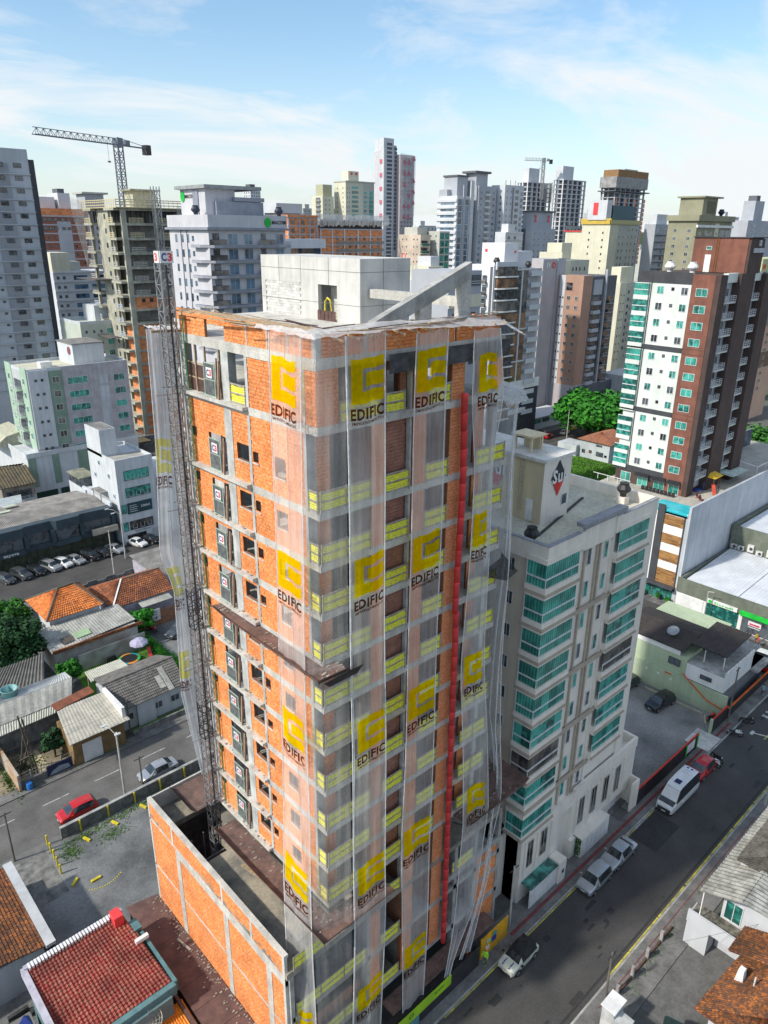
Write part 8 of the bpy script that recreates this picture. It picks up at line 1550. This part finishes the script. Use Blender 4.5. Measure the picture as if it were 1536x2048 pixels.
# far green things right
t = thing('old_tiled_house', 'old grey walled house with a reddish hipped tile roof by the grass plot', 'house', (178, 103, 0)); mb = MB(); mb.box(172, 96.8, 0, 184, 106, 4.9); mb.box(170.5, 106.01, 0, 176, 112, 3.2); part('wall', mb, M('graffiti_wall', (0.50, 0.54, 0.56), (0.38, 0.42, 0.44), .3), t)
A, Bq, C_, D = (171.5, 96.2, 4.9), (184.5, 96.2, 4.9), (184.5, 106.6, 4.9), (171.5, 106.6, 4.9); r1, r2 = (175.5, 101.4, 7.0), (180.5, 101.4, 7.0)
for cs in ((A, Bq, r2, r1), (D, A, r1, r1), (Bq, C_, r2, r2), (C_, D, r1, r2)): tile_roof(t, 'tiled_roof', cs, cellmat('reddish_tile', [(0.28, 0.12, 0.07), (0.36, 0.15, 0.08), (0.22, 0.10, 0.07)], .6, .4) if 'reddish_tile' not in MATS else MATS['reddish_tile'], 20, 12)
for y, z, w, h_, g_ in ((104.6, 1.8, 1.0, 1.0, gl_dark), (102.5, 2.0, .9, .8, gl_brown), (99.6, 1.8, 2.2, 1.2, gl_dark), (100, 4.1, 1.8, .5, gl_dark), (97.8, 1.6, .8, .6, gl_dark)): inst('window', wmesh(w, h_, g_, dark_f, 0), t, (171.97, y, z), rad(-90))
ground('grass_plot', [(140, 88, 171.8, 111)], .03, grass)
tuft('tall_grass', 'bright green grass on the vacant plot before the brown tower', lambda r: (r.uniform(141, 171), r.uniform(88, 110)), 9000, M('bright_grass', (0.10, 0.26, 0.02), (0.05, 0.13, 0.015), .3, .9), (.1, .5))
# ------------------------------------------------------------------ trees
leafm = M('leaf_green', (0.045, 0.19, 0.015), (0.018, 0.085, 0.012), .8, .85); leafb = M('bright_leaf_green', (0.04, 0.26, 0.012), (0.015, 0.11, 0.01), .5, .85); bark = M('bark', (0.10, 0.07, 0.05), None, 4)
def tree(label, x, y, h, r, n, m, seed, cat='tree', name='tree', trunk=.2, flat=1.0, group=None, leaf=.28):
    t = thing(name, label, cat, (x, y, 0), group=group); rr = random.Random(seed); mb = MB(); mb.tube([(x, y, 0), (x+.1, y, h*.35), (x-.05, y+.1, h*.6)], [trunk*r/2, trunk*r/2.6, trunk*r/4], 7)
    cl = []
    for k in range(int(16+r*5)):
        a = rr.random()*6.28; q = rr.random()**.5*r*.78; z = h*.45+rr.random()*h*.5*(1-(q/r)**2*.5)*flat; c_ = (x+q*math.cos(a), y+q*math.sin(a), z); cl.append((c_, rr.uniform(.22, .42)*r))
        if k % 2: mb.tube([(x, y, h*.35), ((x+c_[0])/2, (y+c_[1])/2, (h*.4+c_[2])/2), c_], [trunk*r/4, trunk*r/6, .03], 5)
    part('trunk', mb, bark, t); mb = MB()
    for i in range(n):
        c_, s = rr.choice(cl); u = Vector((rr.gauss(0, 1), rr.gauss(0, 1), rr.gauss(0, .7))); u.normalize(); p_ = Vector(c_)+u*s*rr.uniform(.6, 1.05); L = leaf*rr.uniform(.6, 1.4)
        d1 = Vector((rr.gauss(0, 1), rr.gauss(0, 1), rr.gauss(0, .5))).normalized()*L; d2 = u.cross(d1).normalized()*L*.6
        mb.add([p_-d1, p_+d2, p_+d1, p_-d2], [(0, 1, 2, 3)])
    part('crown', mb, m, t); return t
tree('broad bright green tree between the rose brown block and the grass plot', 189, 114, 13, 10.5, 15000, leafb, 3, leaf=.75)
for i, (x, y, h, r) in enumerate(((178, 66, 11, 8), (188, 74, 10, 7), (172, 58, 9, 7), (196, 68, 11, 8))): tree('bushy green tree in the clump behind the brown tower, '+['middle one', 'rear one', 'nearest to the deck', 'rightmost'][i], x, y, h, r, 6000, leafm, 20+i, group='trees behind the brown tower', leaf=.55)
tree('dense dark green tree left of the orange roofed house', 24.2, 106, 6.5, 3.0, 6500, leafm, 4); tree('large dark green tree at the left edge below the orange roofed house', 21.2, 96.5, 8.0, 4.6, 12000, M('dark_leaf_green', (0.02, 0.085, 0.018), (0.01, 0.045, 0.012), .8), 5); tree('round bright green bush between the shed and the lawn', 26.4, 89.3, 3.6, 1.7, 3600, leafb, 6, 'bush', 'bush', leaf=.2); tree('leafy green bush beside the brown tiled house', 39.6, 95.4, 4.2, 2.1, 4200, leafb, 7, 'bush', 'bush', leaf=.22); tree('dark broad leaved shrub beside the flat roofed workshop', 19.5, 76.3, 3.6, 1.3, 2400, MATS['dark_leaf_green'], 8, 'bush', 'bush', leaf=.26); tree('small green tree at the corner of the pool deck', 116.3, 58.4, 17, .9, 500, leafb, 9, 'bush', 'bush', leaf=.2)
mb = MB(); rr = random.Random(3)
for i in range(6000): t_ = rr.random(); x = 38.4+.5*t_+rr.gauss(0, .35); y = 96-13.5*t_+rr.gauss(0, .3); z = rr.uniform(0, 1.5); s = rr.uniform(.07, .18); a = rr.random()*3; mb.add([(x, y, z), (x+s*math.cos(a), y+s*math.sin(a), z+s*.4), (x, y, z+s), (x-s*math.cos(a), y+s*.5, z+s*.5)], [(0, 1, 2, 3)])
solo('hedge', mb, leafb, 'green climbing hedge between the lawn and the motorcycle yard', 'hedge', kind='stuff')
for i, (y, h) in enumerate(((51.5, 1.2), (48.9, 1.6), (47.2, 1.3), (53.3, 1.0))): tree('potted plant before the striped podium shopfront, '+['second from left', 'third from left', 'rightmost', 'leftmost'][i], 108.2, y, h, .5, 260, leafb, 40+i, 'plant', 'potted_plant', group='potted plants before the striped podium', leaf=.14)
# ------------------------------------------------------------------ vehicles
tyre = M('tyre_rubber', (0.015, 0.015, 0.016), None, 5, .8); carglass = M('car_glass', (0.012, 0.016, 0.02), (0.03, 0.04, 0.045), 2, .05, spec=1.0); lampw = M('headlamp', (0.6, 0.62, 0.65), None, 5, .15); lampr = M('tail_lamp', (0.35, 0.01, 0.01), None, 5, .3)
def paint(n, c, metal=.0, r=.25):
    m = M(n, c, tuple(x*.85 for x in c), 1.0, r, metal=metal); b = m.node_tree.nodes['Principled BSDF']; b.inputs['Coat Weight'].default_value = .6; b.inputs['Coat Roughness'].default_value = .06; return m
SED = [(-2.2, .45, .72, .78, .74, .70), (-2.12, .28, .82, .84, .92, .72), (-1.62, .22, .90, .88, 1.0, .70), (-.95, .20, .92, .90, 1.40, .60), (-.2, .20, .92, .90, 1.46, .62), (.5, .20, .90, .90, 1.40, .60), (1.15, .20, .88, .89, .98, .72), (1.85, .22, .78, .86, .84, .70), (2.15, .30, .62, .76, .68, .60)]
HAT = [(-1.95, .40, .80, .78, .84, .70), (-1.88, .25, .90, .84, 1.05, .68), (-1.55, .20, .94, .88, 1.42, .60), (-.9, .20, .94, .89, 1.50, .62), (-.1, .20, .94, .90, 1.52, .63), (.55, .20, .92, .90, 1.44, .60), (1.2, .20, .90, .88, 1.0, .72), (1.75, .22, .78, .84, .86, .70), (1.98, .30, .62, .74, .70, .60)]
SUV = [(-2.2, .45, .90, .82, .96, .74), (-2.12, .30, 1.02, .88, 1.15, .72), (-1.8, .25, 1.06, .91, 1.60, .66), (-1.0, .25, 1.06, .92, 1.68, .68), (-.1, .25, 1.05, .92, 1.68, .68), (.6, .25, 1.03, .92, 1.60, .66), (1.25, .25, 1.02, .91, 1.12, .78), (1.95, .28, .94, .88, .98, .76), (2.2, .35, .76, .80, .82, .66)]
MIN_ = [(-1.85, .40, .78, .76, .82, .68), (-1.78, .25, .88, .82, 1.0, .68), (-1.5, .2, .92, .85, 1.36, .62), (-.8, .2, .92, .86, 1.42, .64), (0, .2, .92, .86, 1.42, .64), (.5, .2, .90, .86, 1.36, .62), (.95, .2, .88, .85, .98, .70), (1.6, .22, .80, .80, .88, .64), (1.85, .3, .62, .7, .7, .52)]
def sedan(name, label, loc, rz, pm, S=SED, roof=None, group=None, extra=None):
    t = thing(name, label, 'car', (loc[0], loc[1], loc[2] if len(loc) > 2 else .012), rz, group)
    def ring(s): x, zl, zb, hb, zt, ht = s; return [(x, -hb*.92, zl), (x, -hb, zl+(zb-zl)*.45), (x, -hb*.97, zb), (x, -ht, zt), (x, -ht*.5, zt+.03), (x, ht*.5, zt+.03), (x, ht, zt), (x, hb*.97, zb), (x, hb, zl+(zb-zl)*.45), (x, hb*.92, zl)]
    body, wind, rear, sideL, rf = MB(), MB(), MB(), MB(), MB(); n = len(S); rr_ = [ring(s) for s in S]
    ws = max(i for i in range(n) if S[i][4] > 1.3); r0 = min(i for i in range(n) if S[i][4] > 1.3)
    for i in range(n-1):
        for j in range(9):
            q = [rr_[i][j], rr_[i+1][j], rr_[i+1][j+1], rr_[i][j+1]]
            if j in (3, 4, 5) and i == ws: tgt = wind
            elif j in (3, 4, 5) and i == r0-1: tgt = rear
            elif j in (2, 6) and r0 <= i < ws: tgt = sideL
            elif j in (3, 4, 5) and r0 <= i < ws and roof: tgt = rf
            else: tgt = body
            tgt.add(q, [(0, 1, 2, 3)])
    body.add(rr_[0], [tuple(range(9, -1, -1))]); body.add(rr_[-1], [tuple(range(10))])
    for mb_ in (body, ): mb_.sm = False
    o = part('body', body, pm, t, local=True)
    part('windscreen', wind, carglass, t, local=True); part('rear_window', rear, carglass, t, local=True); part('side_window', sideL, carglass, t, local=True)
    if roof: part('roof', rf, roof, t, local=True)
    for x in (S[1][0]+.62, S[-1][0]-.72):
        for s_ in (-1, 1):
            w_ = MB(); w_.lathe([(.31, 0), (.33, .03), (.33, .17), (.31, .2)], 0, 0, 14); w_.v = [(x+a, s_*(.70+c_*.95), .33+b_) for a, b_, c_ in w_.v]; q = part('wheel', w_, tyre, t, local=True)
            w_ = MB(); w_.lathe([(.19, 0), (.19, .01)], 0, 0, 10); w_.v = [(x+a, s_*(.895+c_), .33+b_) for a, b_, c_ in w_.v]; part('rim', w_, steel, q, local=True)
    xe, xr = S[-1][0], S[0][0]
    for s_ in (-1, 1):
        part('headlight', MB().box(xe-.22, s_*.42, .60, xe-.02, s_*.70, .74), lampw, t, local=True); part('tail_light', MB().box(xr-.02, s_*.5, .66, xr+.14, s_*.76, .80), lampr, t, local=True); part('mirror', MB().box(.72, s_*.9, .92, .9, s_*1.06, 1.04), roof or pm, t, local=True)
    part('bumper', MB().box(xe-.06, -.6, .28, xe+.03, .6, .42), dark_f, t, local=True); part('number_plate', MB().box(xe+.03, -.2, .42, xe+.05, .2, .52), whitep, t, local=True)
    part('window_pillar', MB().box(-.25, -.905, .93, -.17, -.885, 1.0).box(-.25, .885, .93, -.17, .905, 1.0), pm, t, local=True)
    if extra: extra(t)
    return t
silver = paint('silver_paint', (0.46, 0.48, 0.51), .5, .3); redc = paint('red_car_paint', (0.50, 0.012, 0.014)); blkc = paint('black_car_paint', (0.016, 0.017, 0.02)); whc = paint('white_car_paint', (0.74, 0.75, 0.76)); crm = paint('cream_car_paint', (0.66, 0.68, 0.58)); gry = paint('graphite_paint', (0.09, 0.10, 0.11), .3, .3)
sedan('parked_car', 'silver sedan parked on the side road by the wall behind the hoist', (26.9, 65.6), rad(180), silver, SED)
sedan('parked_car', 'red hatchback on the side road at the left', (17.9, 65.6), rad(180), redc, HAT)
sedan('parked_car', 'silver hatchback parked at the kerb, nearer of the two before the cream building', (50.3, 24.45), rad(180), silver, HAT)
sedan('parked_car', 'silver sedan parked at the kerb, farther of the two before the cream building', (54.6, 24.5), rad(180), silver, SED)
def stripes(t): part('bonnet_stripe', MB().box(.95, -.36, .985, 1.6, -.28, .99).box(.95, .28, .985, 1.6, .36, .99).box(1.6, -.36, .9, 1.8, -.28, .92).box(1.6, .28, .9, 1.8, .36, .92), bluep, t, local=True)
sedan('parked_car', 'small cream car with a black roof and striped bonnet parked beside the orange gate', (38.6, 24.4), rad(181), crm, MIN_, roof=blkc, extra=stripes)
sedan('parked_car', 'red hatchback parked behind the white van', (72.6, 24.6), rad(180), redc, HAT)
sedan('parked_car', 'dark sports utility car parked in the gravel car park by the green wall', (80.9, 34.0), rad(172), blkc, SUV)
sedan('parked_car', 'dark olive car partly hidden behind the cream building in the car park', (81.6, 39.2), rad(172), gry, HAT)
sedan('parked_car', 'pale car peeping out beside the podium wall of the cream building', (64.3, 30.4), rad(90), silver, HAT)
sedan('parked_car', 'dark car parked in the motorcycle yard behind the net curtain', (43.6, 92.2), rad(200), gry, SED)
sedan('parked_car', 'white pickup parked at the right edge below the store', (101.8, 30.0), rad(95), whc, SUV)
sedan('parked_car', 'dark red car parked at the right edge next to the white pickup', (99.8, 27.9), rad(95), redc, HAT)
row = [(30.0, gry, HAT, 'graphite hatchback, leftmost'), (32.6, gry, SUV, 'grey green car, second from left'), (35.1, blkc, HAT, 'black hatchback, third from left'), (37.6, silver, SUV, 'silver pickup, fourth from left'), (39.8, whc, HAT, 'white hatchback, fifth from left'), (42.0, silver, SED, 'silver sedan, sixth from left'), (44.7, blkc, SUV, 'tall black car, seventh from left'), (47.1, blkc, SED, 'black sedan, eighth from left'), (49.5, silver, SED, 'silver sedan, ninth from left beside the banner building'), (54.0, whc, SED, 'white sedan parked before the white office building'), (56.7, blkc, SED, 'black sedan parked at the right end before the white office building')]
for x, pm, S, lb in row: sedan('parked_car', lb+(' in the row before the black shops' if 'office' not in lb and 'banner' not in lb else ''), (x, 127.9), rad(-72), pm, S, group='cars parked along the upper street')
for x, y, a, pm, lb in ((181.2, 122.6, 5, redc, 'small red car on the far street behind the grass plot'), (183, 126, 5, blkc, 'dark car on the far street behind the red one'), (189, 122, 5, whc, 'white car waiting on the far street'), (195, 123.5, 5, M('lime_paint', (0.42, 0.5, 0.03)), 'lime green car on the far street under the broad tree')): sedan('parked_car', lb, (x, y), rad(a), pm, HAT)
# white minibus
VAN = [(-3.0, .55, 1.2, .95, 1.5, .90), (-2.95, .35, 1.35, .99, 2.5, .84), (-2.6, .30, 1.4, 1.0, 2.68, .80), (-.6, .30, 1.4, 1.0, 2.72, .80), (1.0, .30, 1.4, 1.0, 2.68, .78), (1.45, .30, 1.4, 1.0, 2.5, .76), (2.25, .30, 1.35, .98, 1.52, .86), (2.8, .32, 1.1, .94, 1.22, .80), (3.02, .4, .8, .86, .95, .70)]
def vanx(t):
    part('roof_hatch', MB().box(.1, -.32, 2.74, .8, .32, 2.77), M('navy_hatch', (0.01, 0.012, 0.09), None, 2, .2), t, local=True)
    part('air_conditioner', MB().hull([(-2.5, -.62, 2.7), (-1.3, -.62, 2.7), (-1.3, .62, 2.7), (-2.5, .62, 2.7)], [(-2.4, -.5, 2.92), (-1.45, -.5, 2.92), (-1.45, .5, 2.92), (-2.4, .5, 2.92)]), whc, t, local=True)
    mb = MB(); [mb.lathe([(.14, 2.92), (.14, 2.94)], -2.15, y, 10) for y in (-.22, .22)]; mb.box(-1.7, -.3, 2.92, -1.66, .3, 2.93); part('fan_grille', mb, bluep, t, local=True)
    mb = MB(); letters(mb, 'EURO TOUR', (1.52, -.62, 2.46), (0, 1, 0), (-.38, 0, .35), 1.25, None, .02); part('roof_lettering', mb, bluep, t, local=True)
    part('grille', MB().box(2.98, -.7, .45, 3.06, .7, .8), dark_f, t, local=True); part('number_plate', MB().box(3.06, -.22, .4, 3.08, .22, .52), whitep, t, local=True)
t = sedan('white_minibus', 'white high roofed minibus with blue lettering parked along the black fence', (66.4, 24.4), rad(180), whc, VAN, extra=vanx); t['category'] = 'van'
# motorcycles
def moto(label, x, y, rz, col, z=.012):
    t = thing('motorcycle', label, 'motorcycle', (x, y, z), rz)
    for xx in (-.62, .62):
        w_ = MB(); n = 14
        for j in range(n):
            a0, a1 = 2*math.pi*j/n, 2*math.pi*(j+1)/n; w_.beam((xx+.27*math.cos(a0), 0, .3+.27*math.sin(a0)), (xx+.27*math.cos(a1), 0, .3+.27*math.sin(a1)), .09, .09)
        q = part('wheel', w_, tyre, t, local=True); w_ = MB(); [w_.beam((xx-.2*math.cos(a), 0, .3-.2*math.sin(a)), (xx+.2*math.cos(a), 0, .3+.2*math.sin(a)), .02) for a in (0, 1.05, 2.1)]; part('rim', w_, steel, q, local=True)
    part('engine', MB().box(-.25, -.13, .22, .2, .13, .55), dsteel, t, local=True); part('tank', MB().hull([(-.05, -.14, .6), (.4, -.14, .6), (.4, .14, .6), (-.05, .14, .6)], [(0, -.1, .86), (.32, -.1, .88), (.32, .1, .88), (0, .1, .86)]), col, t, local=True)
    part('seat', MB().hull([(-.75, -.12, .68), (-.05, -.13, .62), (-.05, .13, .62), (-.75, .12, .68)], [(-.72, -.1, .8), (-.08, -.11, .74), (-.08, .11, .74), (-.72, .1, .8)]), blackp, t, local=True); part('fairing', MB().hull([(.38, -.12, .55), (.62, -.1, .6), (.62, .1, .6), (.38, .12, .55)], [(.35, -.1, .95), (.5, -.06, .98), (.5, .06, .98), (.35, .1, .95)]), col, t, local=True)
    mb = MB(); mb.tube([(.42, -.34, 1.02), (.5, -.1, .98), (.5, .1, .98), (.42, .34, 1.02)], .022, 6); mb.tube([(.48, 0, .95), (.62, 0, .3)], .03, 6); mb.tube([(-.1, 0, .4), (-.62, 0, .3)], .03, 6); part('handlebar', mb, dsteel, t, local=True); part('mudguard', MB().box(.45, -.06, .58, .8, .06, .62).box(-.9, -.07, .6, -.5, .07, .64), col, t, local=True); part('headlight', MB().box(.6, -.07, .78, .66, .07, .92), lampw, t, local=True)
moto('red motorcycle parked inside the gate post of the car park', 82.9, 28.2, rad(-10), redp); moto('white scooter parked on the kerb, nearer of the pair by the crossing', 82.0, 24.8, rad(-60), whitep); moto('black and white scooter parked by the crossing, farther of the pair', 85.6, 24.9, rad(-55), blackp); moto('white motorcycle parked behind the red car, nearer of two', 75.0, 24.2, rad(-110), whitep); moto('black motorcycle just beyond the white one behind the red car', 75.9, 24.3, rad(-110), blackp); moto('red motorcycle below the MOTOS signboard', 40.9, 95.4, rad(-60), redp)
# ------------------------------------------------------------------ people
skin = M('skin', (0.36, 0.20, 0.13), None, 4, .6); hiviz = M('hi_vis_vest', (0.42, 0.85, 0.05), None, 4, .7); trous = M('grey_trousers', (0.12, 0.12, 0.13), None, 4, .9); hairm = M('dark_hair', (0.02, 0.015, 0.01), None, 4, .8)
def person(label, x, y, rz, top, z=.12, name='person'):
    t = thing(name, label, 'person', (x, y, z), rz)
    J = [(0, 0, .95), (0, 0, 1.2), (0, 0, 1.42), (0, 0, 1.52), (.02, 0, 1.68), (0, .17, 1.42), (.05, .24, 1.14), (.2, .22, .95), (0, -.17, 1.42), (.02, -.25, 1.14), (.12, -.26, .9), (0, .1, .88), (.12, .1, .48), (.02, .1, .06), (.14, .1, .03), (0, -.1, .88), (-.02, -.1, .48), (-.22, -.1, .08), (-.10, -.1, .03), (.02, 0, 1.76)]
    E = [(0, 1), (1, 2), (2, 3), (3, 4), (4, 19), (2, 5), (5, 6), (6, 7), (2, 8), (8, 9), (9, 10), (0, 11), (11, 12), (12, 13), (13, 14), (0, 15), (15, 16), (16, 17), (17, 18)]
    Rr = [.14, .14, .15, .06, .10, .075, .05, .04, .075, .05, .04, .10, .07, .05, .04, .10, .07, .05, .04, .07]
    me = bpy.data.meshes.new('body'); me.from_pydata(J, E, []); o = bpy.data.objects.new('body', me); COL.objects.link(o); o.parent = t
    me.materials.append(top); md = o.modifiers.new('skin', 'SKIN'); 
    me.skin_vertices.new() if not me.skin_vertices else None
    for i, r in enumerate(Rr): me.skin_vertices[0].data[i].radius = (r, r)
    me.skin_vertices[0].data[0].use_root = True
    sb = o.modifiers.new('sub', 'SUBSURF'); sb.levels = 1; sb.render_levels = 2
    part('trousers', MB().tube([(0, .1, .93), (.12, .1, .48), (.02, .1, .08)], [.125, .095, .075], 8).tube([(0, -.1, .93), (-.02, -.1, .48), (-.22, -.1, .1)], [.125, .095, .075], 8), trous, t, local=True)
    part('head', MB().lathe([(.05, 1.52), (.085, 1.58), (.1, 1.68), (.09, 1.76), (.04, 1.8)], .02, 0, 10), skin, t, local=True); part('hair', MB().lathe([(.108, 1.7), (.1, 1.78), (.05, 1.83)], 0, 0, 10), hairm if top is not hiviz else M('orange_helmet', (0.7, .3, .02), None, 3, .4), t, local=True)
    for s_, hx, hy, hz in ((1, .2, .22, .95), (-1, .12, -.26, .9)):
        mb = MB(); mb.tube([(hx, hy, hz+.04), (hx+.03, hy, hz-.05)], [.035, .045], 6)
        for k in range(4): mb.tube([(hx+.01+k*.018, hy-.03+k*.02, hz-.04), (hx+.03+k*.018, hy-.03+k*.02, hz-.11-.01*(k % 2)), (hx+.05+k*.012, hy-.03+k*.02, hz-.14)], .011, 5)
        mb.tube([(hx+.03, hy, hz), (hx+.08, hy, hz-.05)], .013, 5); part('hand', mb, skin, t, local=True)
    return t
person('worker in a lime high visibility vest walking on the pavement before the orange gate', 36.2, 26.0, rad(200), hiviz)
person('worker in an orange helmet standing at the opened site gate', 35.2, 26.9, rad(250), M('orange_shirt', (0.6, .2, .03)))
person('person in a red top sitting scale small on the corner pavement before the store', 105.2, 31.4, rad(120), redp); person('person in a yellow top beside the one in red before the store', 106.2, 32.0, rad(60), M('yellow_top', (0.6, .4, .05)))
person('person in a pale blue top walking beside the orange railed fence', 93.0, 25.9, rad(20), M('pale_blue_top', (0.25, .42, .5)))
# ------------------------------------------------------------------ poles, lamps, wires
def lamp_pole(label, x, y, h, arms, m=conc_l, z=0.0):
    t = thing('street_lamp', label, 'street lamp', (x, y, z)); part('pole', MB().tube([(x, y, z), (x, y, h)], [.13, .09], 8), m, t)
    for dx, dy, dz in arms:
        part('lamp_arm', MB().tube([(x, y, h-.3), (x+dx*.5, y+dy*.5, h+dz*.8), (x+dx, y+dy, h+dz)], .05, 6), m, t); part('lamp_head', MB().box(x+dx-.3, y+dy-.14, h+dz-.06, x+dx+.3, y+dy+.14, h+dz+.06), M('lamp_head', (0.55, .58, .58)), t)
    return t
lamp_pole('tall pale double armed street lamp by the wall of the side road', 22.7, 64.9, 8.2, [(-.7, 1.2, .5), (-.2, -1.0, .5)]); lamp_pole('pale street lamp before the white office building', 49.6, 123.6, 9.0, [(-1.8, 1.2, .9), (-1.6, -.8, .6)])
lamp_pole('thin grey lamp mast arching over the right hand street', 72.6, 17.6, 8.3, [(-1.2, 2.4, .4)])
for x, y, h, lb in ((24.7, 64.8, 4.2, 'thin wooden pole beside the silver sedan'), (11.0, 63.6, 6.0, 'dark leaning pole at the left edge of the gravel lot'), (44.6, 117.0, 9, 'pale utility pole on the upper street'), (84.1, 26.6, 8, 'grey utility pole between the car park fence and the green house'), (176.5, 113.2, 11, 'tall concrete utility pole beside the far street'), (41.2, 17.7, 5.0, 'dark slim pole on the near pavement at the bottom'), (27.7, 74.2, 5.0, 'dark wooden pole before the grey cottage'), (40.6, 26.9, 7.0, 'slim white pole rising beside the orange gate')):
    t = thing('utility_pole', lb, 'pole', (x, y, 0)); part('pole', MB().tube([(x, y, 0), (x, y, h)], [.11, .08], 7), conc_l if 'pale' in lb or 'concrete' in lb or 'white' in lb else M('grey_wood', (0.16, .15, .13)), t); part('cross_arm', MB().beam((x-.6, y, h-.3), (x+.6, y, h-.3), .07), dsteel, t)
def wire(label, a, b_, sag=.5):
    a, b_ = Vector(a), Vector(b_); solo('power_line', MB().tube([a.lerp(b_, i/14)-UP*sag*4*(i/14)*(1-i/14) for i in range(15)], .014, 4, False), M('cable', (0.10, .10, .10)), label, 'cable')
wire('upper cable over the near pavement of the side road', (10, 71.8, 6.6), (40, 73.4, 6.6)); wire('lower cable over the near pavement of the side road', (10, 71.6, 5.6), (40, 73.4, 5.8)); wire('cable across the lower right yard', (41.2, 17.7, 4.8), (52.3, 11, 5), .2); wire('upper cable before the white roofed store', (98, 58, 7.5), (106.4, 30, 6.5), .3); wire('lower cable before the white roofed store', (98.4, 58, 6.8), (106.4, 30, 5.9), .3)
